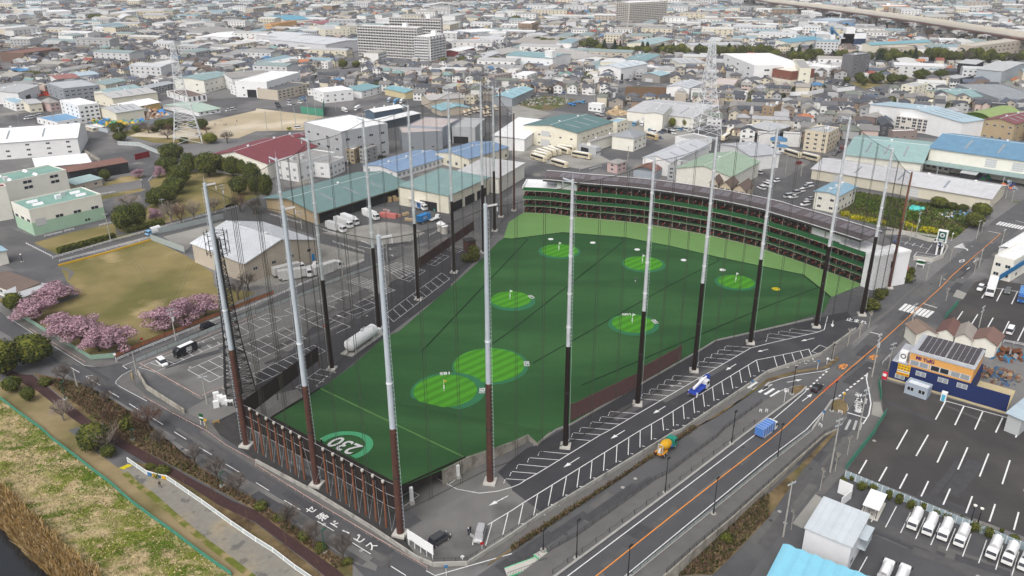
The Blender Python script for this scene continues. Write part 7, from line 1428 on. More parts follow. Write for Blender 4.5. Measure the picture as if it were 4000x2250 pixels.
ms=veh('minibus','black minibus with a white roof and white emblem in the left car park',qF,1865,650,1745,705,BLK,roof=WHT)
def emblem(parent,y,s,mats=(kR,)):
 e=MB()
 def st(x0,z0,x1,z1,w=.1):
  d=V3((x1-x0,z1-z0));n=V3((-d.y,d.x)).normalized()*w;q=[(x0-n.x,0,z0-n.y),(x1-n.x,0,z1-n.y),(x1+n.x,0,z1+n.y),(x0+n.x,0,z0+n.y)];e.qd(*q)
 for a in[(-.9,.55,.9,.55),(-.45,.8,-.45,.3),(.45,.8,.45,.3),(-.95,.15,.95,.15),(-.6,-.1,.6,-.1),(0,.3,0,-.65),(-.95,-.35,.95,-.35),(-.6,-.35,-.8,-.7),(.6,-.35,.8,-.7),(-.5,-1.0,.5,-1.0)]:st(*a)
 for i in range(5):st(-.5+i*.25,-.86,-.4+i*.25,-1.02,.05)
 return pt('emblem',e,list(mats),parent,loc=(-.6,y,1.45))
emblem(ms,1.045,1)
veh(kX,'white minivan parked next to the black minibus',qF,1630,760,1680,800,WHT)
veh(kX,'black minivan driving along the side street by the cherry trees',qF,2090,395,2180,360,BLK)
veh(kS,'light blue cab truck with a white box on the lane by the lawn',qU,1545,900,1470,925,(.2,.42,.66),box=WHT,scale=1.15)
lift=veh(qC,'blue and white boom lift truck driving through the range car park',jI,1880,1035,1960,975,(.68,.68,.68),box=(.03,.07,.38))
bm=MB();bm.bar((-2.9,0,2.0),(2.4,0,2.7),.5,.55);bm.bar((-2.6,0,2.1),(3.4,0,2.95),.32,.4);pt('boom',bm,[qA],lift)
bm=MB();bm.box(3.3,-.6,2.2,4.5,.6,2.35);[bm.box(x0,y0,2.3,x1,y1,3.3)for x0,y0,x1,y1 in((3.3,-.6,4.5,-.54),(3.3,.54,4.5,.6),(4.44,-.54,4.5,.54))];pt('basket',bm,[qV],lift,color=(.03,.07,.4))
bm=MB();bm.tb((-1.8,0,1.0),(-1.8,0,2.2),.55,.5,12);pt('turntable',bm,[qV],lift,color=(.03,.07,.38))
for s in(-1,1):bm=MB();bm.box(-3.2,s*1.2-.12,.2,-2.9,s*1.2+.12,1.5);pt('outrigger',bm,[qA],lift)
veh('mixer','concrete mixer with green cab and yellow drum parked on the service road',qQ,1530,200,1610,130,(.01,.22,.15),scale=.92)
veh(yM,'blue box truck driving down the main road',jE,-20,10,50,-40,(.66,.66,.64),box=(.07,.19,.5),scale=(.56,.9,.78),zg=.2)
veh(kF,'black saloon car heading up the main road by the orange posts',qD,495,1010,545,965,BLK,zg=.1)
gp_='white delivery trucks in the depot'
for i,(x,y,fx,fy)in enumerate([(1455,905,1415,990),(1605,960,1565,1050),(1755,1010,1715,1100),(1920,1070,1880,1160),(2240,1190,2200,1280),(2400,1250,2360,1340),(2560,1310,2520,1400)]):
 veh(kS,'white covered truck in the depot bays, '+['leftmost of the row','second of the row','third of the row','fourth, left of the empty bay','first right of the empty bay','second right of the empty bay','cut by the right border'][i],jE,x,y,fx,fy,WHT,gp_)
veh(kS,'white covered truck at the bottom edge, left of two facing up',jE,1165,1420,1205,1330,WHT,gp_);veh(kS,'white covered truck at the bottom edge, right of two facing up',jE,1325,1470,1365,1380,WHT,gp_)
veh(yM,'long white box truck in the upper right lot',qD,2250,10,2225,85,WHT,zc=1.6);veh(yD,'white car with black front beside the long white truck',qD,2140,10,2115,45,WHT);veh(yD,'dark grey jeep like car right of the long white truck',qD,2415,40,2400,75,(.12,.13,.13));veh(yM,'blue truck at the right border of the upper lot',qD,2560,80,2540,150,(.02,.11,.36),box=(.03,.2,.5),zc=1.6,scale=.8)
veh(kT,'white camper van parked alone in the upper right lot',qD,2440,440,2470,385,WHT)
gy='white box trucks in the freight yard'
for x,y,fx,fy,lb,bx in[(805,845,930,880,'silver white box truck nearest the lane in the freight yard',(.5,.5,.5)),(880,800,1000,840,'white box truck in the middle of the three parked side by side',(.6,.6,.6)),(945,770,1070,815,'white box truck, farthest of the three parked side by side',WHT),(1155,720,1280,770,'white box truck with teal letters beside the pink pallets',WHT)]:veh(yM,lb,qM,x,y,fx,fy,WHT,gy,box=bx,zc=1.5,scale=.9)
wt_=veh('wing','white wing body truck with raised side panels showing blue crates',qM,1640,630,1780,680,WHT,gy,zc=1.3,scale=.9)
m=MB();m.hexa([(-5.7,-1.3,3.8),(3.2,-1.3,3.8),(3.2,-3.4,4.9),(-5.7,-3.4,4.9),(-5.7,-1.3,3.9),(3.2,-1.3,3.9),(3.2,-3.4,5.0),(-5.7,-3.4,5.0)]);pt('raised_wing',m,[qA],wt_)
m=MB();[m.box(.2+i*.6,-1.3,1.1,.7+i*.6,-1.25,3.4)for i in range(5)];pt('crate_wall',m,[qV],wt_,color=(.03,.15,.42))
ct=veh(qC,'white tractor unit coupled to the trailer with the blue container',qM,1800,760,1850,740,WHT,scale=.8)
p=Q(qM,1690,800,0);q=Q(qM,1800,760,0);d=(q-p);t=tg('container_trailer','blue shipping container with white letters on a trailer in the freight yard','container',(p.x,p.y,.05),mt.atan2(d.y,d.x))
m=MB();m.box(-3.1,-1.22,1.25,3.0,1.22,3.85);[m.box(-3.1+i*.5,-1.25,1.3,-2.95+i*.5,1.25,3.8)for i in range(13)];pt('container',m,[qV],t,color=(.03,.22,.52));m=MB();m.box(-3.2,-.9,.9,4.2,.9,1.2);pt('trailer_frame',m,[qZ],t);wheels(t,(-2.2,-1.2),.95,True)
lettering('SITC',yU,t,[kR],1.5,(0,-1.27,2.5),(1,0,0),(0,0,1),bold=.03)
gs='trucks behind the beige gable warehouse'
for x,y,fx,fy,lb,pc in[(400,1320,560,1300,'grey box truck nearest the guard rail by the beige warehouse',WHT),(330,1275,480,1240,'white box truck behind the guard rail one',WHT),(720,1260,865,1215,'silver box truck pointing right in the shed yard',WHT)]:veh(yM,lb,qM,x,y,fx,fy,pc,gs,box=(.52,.52,.5),zc=1.6)
veh(qC,'small white cab truck beside the blue container box',qM,560,1235,620,1215,WHT,gs,scale=.7)
m=MB();p=Q(qM,500,1190,.0);q=Q(qM,600,1165,0);d=q-p;m.box(-3,-1.2,.1,3.2,1.2,2.7);[m.box(-3+i*.55,-1.23,.2,-2.85+i*.55,1.23,2.6)for i in range(12)];sd_m('storage_container',m,[qV],'bright blue storage container behind the white trucks','container',None,(p.x,p.y,0),mt.atan2(d.y,d.x),(.02,.22,.5))
gb='cream coaches in the bus yard'
for i,(x,y,fx,fy)in enumerate([(270,145,370,175),(290,120,410,150),(320,100,450,140),(370,85,510,130),(420,75,545,115),(510,70,610,100),(540,50,630,65),(700,120,815,140),(480,205,585,235)]):
 veh(yL,'cream coach with brown stripes, '+['leftmost low in the bus yard row','second in the tight bus yard row','third in the tight bus yard row','fourth in the tight bus yard row','last in the tight bus yard row','behind the tight row beside the shed','farthest back against the shed wall','parked alone on the right of the bus yard','in front, next to the curved roof end'][i],jM,x,y,fx,fy,CRM,gb,zc=1.6)
for i,(x,y,fx,fy)in enumerate([(2200,1320,2160,1345),(2255,1330,2220,1355),(2310,1335,2275,1360),(2365,1345,2330,1370),(2420,1350,2380,1380),(2150,1380,2110,1405),(2240,1280,2300,1270),(2360,1285,2420,1280)]):
 veh(yL,'cream coach below the second pylon, '+['leftmost of the slanted row','second of the slanted row','third of the slanted row','fourth of the slanted row','last of the slanted row','alone left of the slanted row','behind the row at the left','behind the row at the right'][i],qL,x,y,fx,fy,CRM,'cream coaches below the pylon',zc=1.6)
veh(yL,'gold and cream coach in the van yard beside the white office',qL,1400,1370,1450,1385,(.5,.38,.2),zc=1.6)
veh(yL,'cream coach parked right of the open bus garage',qG,250,105,330,130,CRM,zc=1.6);veh(yL,'second cream coach below the first right of the garage',qG,430,140,510,160,CRM,zc=1.6);veh(yD,'red car parked below the two coaches',qG,315,195,340,190,(.35,.02,.03))
for i,(x,y,fx,fy,c)in enumerate([(1245,1235,1200,1260,(.1,.32,.55)),(1320,1235,1290,1260,WHT),(1370,1245,1335,1270,(.1,.14,.2)),(1450,1250,1420,1270,(.12,.2,.3)),(1500,1265,1470,1285,(.3,.5,.6)),(1540,1260,1510,1280,(.4,.45,.5))]):
 veh(yM,'cargo truck with '+['blue cab, leftmost below the grey depot','white cab below the grey depot','dark blue cab below the grey depot','slate cab in the depot row','pale blue cab in the depot row','grey cab, last in the depot row'][i],qL,x,y,fx,fy,c,'cargo trucks below the grey depot',box=(.6,.6,.6),zc=1.6,scale=.75)
CC=[WHT,WHT,SIL,BLK,(.1,.12,.2),(.2,.4,.5),WHT,(.06,.06,.07),(.12,.25,.45),(.25,.27,.28)]
def cpk(z,L,dx,dy,where,group,kinds=(yD,kF,xT,kX,kT),paints=None):
 for i,(x,y)in enumerate(L):
  k=kinds[(i*7+len(where))%len(kinds)];c=(paints or CC)[(i*3+len(where))%len(paints or CC)];cn=qA if c[0]>.7 else zF if max(c)<.1 else 'silver' if c==SIL else 'blue' if c[2]>c[0]*1.4 else yA
  veh(k,'%s %s %s'%(cn,{yD:'car',kF:'saloon',xT:'small boxy car',kX:'minivan',kT:kX}[k],where),z,x,y,x+dx,y+dy,c,group)
cpk(qL,[(1400,1310),(1440,1300),(1420,1325),(1500,1330),(1530,1320),(1560,1315),(1590,1330),(1620,1335),(1580,1300),(1640,1300),(1670,1300),(1700,1305),(1740,1300),(1490,1385)],50,12,'in the van yard','cars in the van yard')
cpk(qL,[(1100,830),(1165,805),(1200,805),(1240,795),(1275,845),(440,955),(330,905),(380,925),(520,935),(260,960),(170,975),(210,970),(150,990),(980,1190),(1060,985)],40,-10,xK,'cars around the scrap garden')
cpk(qN,[(590,815),(620,825),(690,835),(725,845),(755,850),(790,855),(835,870),(700,885),(575,850)],-40,14,'beside the brick and cream hall','cars beside the brick hall')
cpk(qN,[(840,970),(880,965),(930,940),(960,945),(1010,960),(1060,980),(1090,960),(1050,905),(1130,905),(1150,945),(640,965),(700,985),(820,1020),(310,1010),(350,1030),(410,1045)],40,10,'in yards left of the round balcony block','cars in the yards at right')
cpk(qG,[(205,530),(255,535),(280,495),(330,475),(375,440),(410,425),(420,555),(375,610),(10,410),(90,375)],-40,6,'beside the blue topped stair block','cars by the stair block',paints=[WHT,WHT,BLK,(.1,.25,.5),SIL,(.1,.1,.1)])
cpk(jM,[(2340,330),(2400,295),(2480,290),(2510,445),(2560,420),(2570,395)],-40,-14,'in the mint warehouse yard','vans by the mint roof',kinds=(kT,kX),paints=[(.35,.36,.36),SIL,WHT])
cpk(qG,[(700,60),(720,75),(690,90),(740,50),(670,105)],20,-20,'in the dark lot by the mint depot','cars packed in the dark lot',paints=[(.03,.03,.035),(.2,.21,.22),(.3,.03,.04),BLK])
veh(yD,'dark blue car in the corner lot behind the end wall',qG,1280,970,1275,1010,(.05,.08,.16));veh(yD,'white car turning behind the green logo sign',qG,1730,985,1810,990,WHT)
cpk(qJ,[(215,1045),(335,1050),(380,1055),(330,1020),(450,995),(480,985),(440,1030),(500,1015),(230,1080)],35,8,'below the long beige school block','cars below the school block')
veh(kX,'white minivan beside the schoolyard fence',qJ,425,1280,470,1275,WHT);veh(xT,'yellow car beside the schoolyard fence',qJ,335,1295,360,1290,(.5,.5,.02));veh(kF,'black car between the tan offices and the blue roof',qM,1265,130,1300,125,BLK);veh(kT,'dark van below the tan offices',qM,915,210,950,205,(.1,.1,.11))
cpk(qH,[(265,1190),(305,1185),(345,1175),(390,1165),(2290,1110),(2340,1100),(2140,1140)],-40,8,'among the works at the upper left','vehicles of the upper left works',kinds=(kT,xT),paints=[WHT,WHT,SIL])
mg='mixer trucks in the concrete yard'
for i,(x,y,fx,fy)in enumerate([(2100,1140,2150,1175),(2145,1125,2195,1160),(2185,1110,2235,1145),(2225,1105,2270,1135),(2270,1100,2310,1130),(2330,1090,2380,1110),(2410,1085,2450,1110),(2300,1150,2340,1180),(2340,1145,2380,1170)]):veh('mixer','cream drum mixer truck in the concrete yard row, %s from the left'%ORD[i],qJ,x,y,fx,fy,(.7,.62,.5),mg,drum=(.62,.5,.34),zc=1.5,scale=.95)
for x,y,fx,fy,c,lb in[(600,1045,670,1060,(.04,.25,.6),'bright blue truck beside the scrap garden'),(690,1025,740,1030,(.1,.3,.5),'blue cab truck behind the bright blue one'),(880,1150,960,1170,(.45,.45,.45),'grey covered trailer truck below the white cube office')]:veh(qC,lb,qL,x,y,fx,fy,c,box=c,zc=1.2)
for x,y,fx,fy,c,b,lb in[(1000,825,970,838,(.75,.78,.8),(.6,.68,.72),'white and blue box truck beside the orange roofed house'),(890,1105,930,1125,WHT,(.62,.62,.6),'grey box truck near the green practice net'),(1020,1085,1000,1095,WHT,WHT,'white box truck under the dark canopy'),(1340,1005,1330,1015,(.3,.4,.5),(.5,.5,.5),'tipper truck left of the yellow cream store'),(1410,1015,1390,1025,(.08,.3,.55),(.1,.3,.5),'blue truck before the yellow cream store'),(1470,1015,1440,1035,WHT,(.45,.5,.5),'tank truck before the yellow cream store'),(2080,1385,2160,1375,WHT,(.55,.55,.54),'grey truck leaving the wide dark entrance'),(2090,1225,2060,1235,WHT,(.4,.5,.42),'pale green box truck by the pink roofs')]:veh(yM,lb,qJ,x,y,fx,fy,c,box=b,zc=1.5,scale=.75)
for o_ in list(PRO.values()):
 for ch in list(o_.children):bpy.data.objects.remove(ch)
 bpy.data.objects.remove(o_)
# people
def person(label,p,rzn,top,legs,head=(.03,.02,.02),pose='stand',h=1.72,white_head=False):
 t=tg('person',label,'person',p,rzn);me=bpy.data.meshes.new(zE)
 st=.12 if pose=='stand' else.3
 V=[(0,0,.95),(0,0,1.15),(0,0,1.42),(0,0,1.52),(.02,0,1.62),(.02,0,1.74),(0,.10,.92),(st*.5,.11,.5),(st,.12,.08),(st+.15,.12,.05),(0,-.10,.92),(-st*.3,-.11,.5),(-st,-.12,.08),(-st+.15,-.12,.05),(0,.2,1.40),(.02,.26,1.13),(.12,.24,.92),(0,-.2,1.40),(.02,-.26,1.13),(.12,-.24,.92)]
 E=[(0,1),(1,2),(2,3),(3,4),(4,5),(0,6),(6,7),(7,8),(8,9),(0,10),(10,11),(11,12),(12,13),(2,14),(14,15),(15,16),(2,17),(17,18),(18,19)]
 Rr=[.15,.14,.17,.06,.10,.09,.10,.075,.05,.045,.10,.075,.05,.045,.075,.055,.04,.075,.055,.04]
 bm_=bmesh.new();sk=bm_.verts.layers.skin.verify();vs=[bm_.verts.new(v)for v in V]
 for a,b in E:bm_.edges.new((vs[a],vs[b]))
 for i,v in enumerate(vs):v[sk].radius=(Rr[i],Rr[i]);v[sk].use_root=(i==0)
 bm_.to_mesh(me);bm_.free();me.materials.append(MATS[qV]);o=link(zE,me,t,color=legs);o.modifiers.new('skin','SKIN');o.modifiers.new('sub','SUBSURF').levels=1
 m=MB()
 for z0,z1,r0,r1 in((.86,1.1,.19,.175),(1.1,1.38,.175,.215),(1.38,1.5,.215,.08)):m.tb((0,0,z0),(0,0,z1),r0,r1,12,0,False)
 for s in(-1,1):m.tb((0,s*.2,1.42),(.02,s*.265,1.12),.085,.065,8);m.tb((.02,s*.265,1.13),(.11,s*.245,.96),.063,.05,8)
 pt('jacket',m,[qV],t,color=top)
 m=MB();m.tb((.02,0,1.56),(.02,0,1.70),.095,.1,10);pt('head',m,['skin'],t);m=MB();m.tb((0,0,1.62),(0,0,1.77),.115,.06,10);pt('cap' if white_head else 'hair',m,[qV],t,color=(.8,.8,.8)if white_head else head)
 return t
person('person in dark clothes walking on the paver ramp with a light bag',Q(jG,1592,570,.1),2.5,(.10,.07,.05),(.02,.02,.025),pose='walk')
person('person in navy with a white cap by the silver minivan door',Q(qO,2110,1040,.1),.4,(.02,.025,.06),(.02,.02,.04),white_head=True)
person('second person in black close behind the white capped one',Q(qO,2130,1020,.1),3.4,(.015,.015,.03),(.015,.015,.02))
person('person in white trousers walking on the range turf',Q(jM,1240,1395,.2),1.2,(.03,.035,.05),(.6,.6,.58),pose='walk')
pp=Q(qO,655,150,3.6);person('person in black with a white cap at the net edge by the 230 ring',pp,3.8,(.012,.015,.016),(.012,.015,.014),white_head=True)
for i,(x,y)in enumerate([(2225,1220),(2385,1232),(2255,1262),(2275,1268),(2375,1265),(2165,1265)]):person('child playing on the schoolyard sand, %s'%['far left of the pale patch','upper right standing apart','left of a close pair','right of a close pair','lower right','lowest left'][i],Q(qH,x,y),i,(.1,.1,.14)if i%2 else(.5,.5,.5),(.05,.05,.08))
# lattice towers
def lattice(name,label,cat,base,h,w0,w1,m,arms=(),r=.14,rz_=.5,waist=None,n=14,cone=1.0):
 t=tg(name,label,cat,base,rz_);L=MB();br=MB()
 def wd(u):
  if waist and u<waist[0]:return w0+(waist[1]-w0)*u/waist[0]
  a,b=(waist if waist else(0,w0));return b+(w1-b)*(u-a)/(1-a)
 C=lambda u,i:V3(((1,1,-1,-1)[i]*wd(u)/2,(1,-1,-1,1)[i]*wd(u)/2,h*u))
 us=[0]
 for i in range(n):us.append(1-(1-(i+1)/n)**cone)
 for i in range(4):
  for a,b in zip(us,us[1:]):L.tb(C(a,i),C(b,i),r,r,4)
 for a,b in zip(us,us[1:]):
  for i in range(4):
   j=(i+1)%4;br.tb(C(a,i),C(b,j),r*.55,r*.55,3,0,False);br.tb(C(a,j),C(b,i),r*.55,r*.55,3,0,False);br.tb(C(b,i),C(b,j),r*.55,r*.55,3,0,False)
 pt('legs',L,[m],t);pt('bracing',br,[m],t)
 for u,ln in arms:
  A=MB();z=h*u
  for s in(-1,1):
   tip=V3((0,s*ln,z))
   for i in range(4):
    if(C(u,i).y>0)==(s>0):A.tb(C(u,i),tip,r*.6,r*.4,3,0,False);q=C(u,i)+V3((0,0,h*.028));A.tb(q,tip,r*.5,r*.4,3,0,False)
   A.tb(tip,tip-V3((0,0,1.8)),.14,.14,5)
  pt('cross_arm',A,[m],t)
 for i in range(4):q=C(0,i);f=MB();f.box(q.x-.5,q.y-.5,-.2,q.x+.5,q.y+.5,.5);pt(yP,f,[jS],t)
 return t
mat(xO,(.66,.68,.70),var=.05,rough=.5)
p1=Q(qH,1895,1425);h1=HT(p1,S(qH,1740,425)[1])
lattice('transmission_pylon','white lattice power pylon beside the schoolyard','pylon',p1,h1,16,2.2,xO,[(.66,6),(.76,6.5),(.85,5.6),(.94,4.4)],.22,.35,(.55,5.6),16,1.35)
p2=Q(qL,1935,1350);h2=HT(p2,S(qL,2020,375)[1])
lattice('transmission_pylon','white lattice power pylon beside the slanted row of coaches','pylon',p2,h2,16,2.2,xO,[(.68,5.5),(.78,6.2),(.87,5.6),(.95,4)],.22,.2,(.5,6.5),16,1.35)
p3=Q(qF,2425,1075);h3=HT(p3,S(qU,2185,960)[1])
mast=lattice('lattice_mast','black lattice antenna mast beside the leftmost front net pole','mast',p3,h3,7.6,1.5,qY,(),.17,.4,(.35,4.2),20,1.0)
an=MB()
for i in range(8):
 a=i*.785;p=V3((2.6*mt.cos(a),2.6*mt.sin(a),h3-1));an.tb(p-V3((0,0,3)),p+V3((0,0,3)),.11,.11,4)
 for z in(-2.4,0,2.4):q=V3((2.6*mt.cos(a+.785),2.6*mt.sin(a+.785),h3-1+z));an.tb(p+V3((0,0,z)),q,.06,.06,3);an.tb(p+V3((0,0,z)),(0,0,h3-1+z),.05,.05,3)
pt('antenna_ring',an,[qY],mast)
sp=MB();sp.tb((0,0,0),(0,0,h3),.5,.4,8);pt('cable_core',sp,[yH],mast)
for i,(x,y)in enumerate([(2180,1130),(2220,1160),(2255,1180),(2290,1190),(2330,1190),(2180,1215)]):
 p=Q(qF,x,y);t=tg('equipment_cabinet','white equipment cabinet in the mast compound, %s'%['farthest left at the back','second in the back row','third in the back row','fourth in the back row','last small one in the back row','alone in front of the others'][i],'cabinet',p,.45,'cabinets at the mast foot');m=MB();s=(1,1,1.1,.7,.7,.95)[i];m.box(-.7*s,-.5*s,.15,.7*s,.5*s,2*s);pt('case',m,[qA],t);m=MB();m.box(-.75*s,-.55*s,0,.75*s,.55*s,.15);pt('plinth',m,[jS],t)
ss=MB();p=Q(qF,2370,1190);[ss.box(p.x+dx,p.y+dy,0,p.x+dx+1.2,p.y+dy+.8,hh)for dx,dy,hh in((0,0,1.6),(1.6,.3,1.1),(-1.8,-.6,1.0),(.4,-1.6,1.4),(2.4,-1,.8))];sd_m('switchgear',ss,[qZ],'dark switchgear group behind the white cabinets','switchgear')
# utility poles and wires
UP=[]
def upl(label,z,bx,by,tx,ty,arms=2,tr=False,m=jS,grp='utility poles'):
 b=Q(z,bx,by);h=HT(b,S(z,tx,ty)[1]);t=tg('utility_pole',label,'utility pole',b,R.uniform(.3,.8),grp);mb=MB();mb.tb((0,0,0),(0,0,h),.2,.12,8);pt('shaft',mb,[m],t)
 for i in range(arms):
  a=MB();zz=h-.6-i*1.3;a.box(-1.1,-.06,zz,1.1,.06,zz+.12);[a.tb((x,0,zz+.1),(x,0,zz+.4),.06,.06,5)for x in(-1,-.5,.5,1)];pt('cross_arm',a,[jV],t)
 if tr:a=MB();a.tb((.35,0,h-4.2),(.35,0,h-3.0),.32,.32,10);pt('transformer',a,[jW],t)
 UP.append((b,h));return b,h
ups=[(jE,150,1060,235,510,1,0,'beside the corrugated blue roof'),(jE,615,420,675,-120,2,0,'in the lower street by the dry flower bed'),(jE,885,90,960,-420,2,1,'in the lower street mouth with a box transformer'),(qD,1045,910,1160,470,3,1,'with the bushy top where the orange line ends'),(qD,1210,840,1255,560,2,0,'at the corner of the navy workshop'),(qD,1415,510,1480,165,2,1,'beside the rust shed'),(qD,2120,410,2165,190,2,0,'in the middle of the upper truck lot'),(qG,1725,1440,1700,1330,0,0,'short one before the zebra crossing'),(qG,1590,1380,1625,1190,1,0,'beside the range drive entrance'),(qG,2120,1250,2170,1060,1,0,'opposite the painted diamond'),(qG,2320,1130,2350,860,1,0,'before the half round roof'),(qG,2095,960,2130,770,1,0,'at the dark bushes by the field'),(qG,2390,560,2430,400,1,0,'at the corner of the long cream warehouse'),(qG,2450,590,2480,470,1,0,'beyond the long cream warehouse'),(qG,1480,960,1520,690,1,1,'in front of the rape flowers'),(qG,1425,980,1440,840,0,0,'at the corner lot wall'),(qF,1775,565,1715,215,2,1,'among the cherry trees'),(qF,1380,890,1330,670,0,0,'leaning at the side street mouth'),(qF,780,1010,740,840,0,0,'slim one on the front street kerb'),(qF,2085,1180,2035,890,1,0,'at the mast compound corner'),(qU,1115,985,1080,700,1,0,'beside the clipped hedge'),(qU,1660,760,1630,555,1,0,'in the brown bare trees'),(qU,2270,690,2225,410,2,1,'right of the leftmost front pole'),(qM,462,865,435,670,2,0,'before the teal freight warehouse gable'),(qM,280,500,245,180,1,0,'left of the stained roof office'),(qM,1005,1070,990,780,0,0,'by the guard rail of the freight yard'),(qM,875,1365,850,1010,0,0,'by the shed yard rail'),(qM,1320,1190,1310,860,0,0,'at the lane bend by the freight yard'),(qM,930,300,920,110,1,1,'beside the tan office'),(jM,465,215,465,55,1,0,'among the bus yard coaches'),(jM,680,280,675,175,1,0,'on the right of the bus yard'),(jM,1165,170,1165,30,1,0,'on the road behind the pink house'),(qG,175,300,185,110,1,0,'left of the long cream warehouse'),(qG,330,330,335,200,1,0,'on the cross road pavement'),(qL,2065,1190,2070,1060,1,0,'right of the second pylon'),(qL,1420,1310,1420,1180,1,0,'in the van yard'),(qL,1715,1310,1720,1160,1,0,'beside the bamboo clump'),(qL,830,1020,825,830,1,0,'above the white cube office'),(qL,540,1010,530,860,1,0,xK),(qL,2480,960,2500,780,1,1,'below the distribution hall'),(qN,620,800,640,650,1,0,'before the dark tower'),(qN,1235,720,1245,590,1,0,'in the pocket park, left'),(qN,1475,740,1500,600,1,0,'in the pocket park, right'),(qN,1085,1270,1105,1110,1,0,'among the blue roofed houses'),(qN,1210,1310,1225,1170,1,0,'left of the balcony flats'),(qJ,835,720,830,570,1,0,'below the apartment slab garden'),(qJ,675,760,680,630,1,0,'left of the apartment slab garden'),(qJ,805,1110,800,960,1,0,'by the practice net'),(qJ,1610,960,1610,830,1,0,'right of the yellow cream store'),(qH,1330,990,1320,860,1,0,'before the aqua roofed factory'),(qH,1145,1205,1120,1060,1,0,'in the scrap yard'),(qH,555,1275,525,1060,1,0,'before the bright blue roof'),(qH,1215,1420,1190,1280,1,0,'in front of the pylon evergreens'),(qH,400,840,385,740,1,0,'in the upper left tree clump'),(qH,195,1255,175,1150,1,0,'by the white pickups')]
for z,bx,by,tx,ty,a,tr,w_ in ups:upl('grey concrete utility pole '+w_,z,bx,by,tx,ty,a,bool(tr))
wi=0
mat('wire',(.05,.05,.05),var=0)
def wires(i,j,label,k=4):
 (a,ha),(b,hb)=UP[i],UP[j];t=tg('power_lines',label,'wires',(0,0,0));m=MB();d=(b-a).normalized();n=V3((-d.y,d.x,0))
 for q in range(k):
  o=n*(-.9+1.8*q/max(1,k-1));pts=[]
  for s in range(7):u=s/6;p=a.lerp(b,u)+o;pts.append(V3((p.x,p.y,ha+(hb-ha)*u-.4-1.2*4*u*(1-u)-.9*(q%2))))
  m.path(pts,.018,3)
 pt('cables',m,['wire'],t)
for i,j,l in[(0,1,'overhead cables along the lower street, nearest span'),(1,2,'overhead cables along the lower street, second span'),(2,4,'overhead cables from the street mouth to the workshop corner'),(4,5,'overhead cables from the workshop corner to the rust shed'),(5,6,'overhead cables over the upper truck lot'),(5,9,'overhead cables along the right side of the main road'),(9,10,'overhead cables before the half round roof'),(14,11,'overhead cables across the overgrown field'),(16,22,'overhead cables from the cherry trees to the lane'),(22,24,'overhead cables along the tree park'),(16,20,'overhead cables across the park lawn')]:wires(i,j,l)
# street lamps
def lamp(label,z,bx,by,tx,ty,m=qY,head=1,grp='dark road lamps',f=None):
 sx,sy=S(z,bx,by);zg=rz(sy)+.12 if z==qQ else.1;b=G(sx,sy,zg);lo,hi=0,30
 for _ in range(30):
  md=(lo+hi)/2
  if P2((b.x,b.y,zg+md))[1]>S(z,tx,ty)[1]:lo=md
  else:hi=md
 h=lo;t=tg('street_lamp',label,'street lamp',b,.9,grp);mb=MB();mb.tb((0,0,0),(0,0,h),.12,.07,8);mb.tb((0,0,0),(0,0,h*.18),.17,.15,8);pt('pole',mb,[m],t)
 if head==1:mb=MB();mb.box(-.15,-.2,h,.85,.2,h+.12);pt('lamp_head',mb,[m],t)
 elif head==2:mb=MB();mb.tb((0,0,h),(0,0,h+.25),.28,.34,10);mb.tb((0,0,h+.25),(0,0,h+.4),.38,.1,10);pt('lamp_head',mb,['lamp'],t)
 mb=MB();mb.tb((0,0,-.05),(0,0,.12),.6,.6,12);pt(yP,mb,[jS],t)
for d in[('left pavement lamp, nearest, beside the chained posts',qQ,640,1270,655,905),('left pavement lamp carrying a small white sign',qQ,1520,620,1553,290),('left pavement lamp beyond the mixer truck',qQ,2180,130,2200,-180),('right pavement lamp at the bottom, cut by the border',qQ,1150,1460,1170,1160),('right pavement lamp in the middle of the ramp',qQ,2000,830,2035,485),('right pavement lamp beside the blue truck',jE,90,300,140,-50),('service road lamp by the green stair',qQ,310,1190,315,1000),('lamp on the right island before the road marking',qD,640,1250,685,965),('lamp on the left island',qD,240,1080,280,815),('slim lamp beside the fence bend on the service road',jI,2230,1420,2250,1265),('lamp beyond the exit of the range car park',qD,640,735,655,590)]:lamp('dark '+d[0],*d[1:])
for d in[('white globe lamp on the lane beside the green patch',qU,1440,460,1425,370),('white globe lamp behind the park sheds',qU,880,430,870,365),('white globe lamp at the car lot left of the park',qU,225,1190,220,1120),('twin yard lamp behind the white trucks, left',jE,2015,910,2050,755),('twin yard lamp behind the white trucks, right',jE,2085,925,2130,785)]:lamp(*d,head=2,grp='globe and yard lamps')
for d in[('green brick path lamp beside the evergreen bush',qF,655,1130,610,965),('teal lamp post at the head of the paver ramp',jG,1320,90,1300,0),('teal lamp post beside the bottom street trees',qO,680,1205,660,1000),('teal lamp post near the third street dash',jG,2205,555,2180,430)]:lamp(*d,m='lamp_green',head=1,grp='green path lamps')
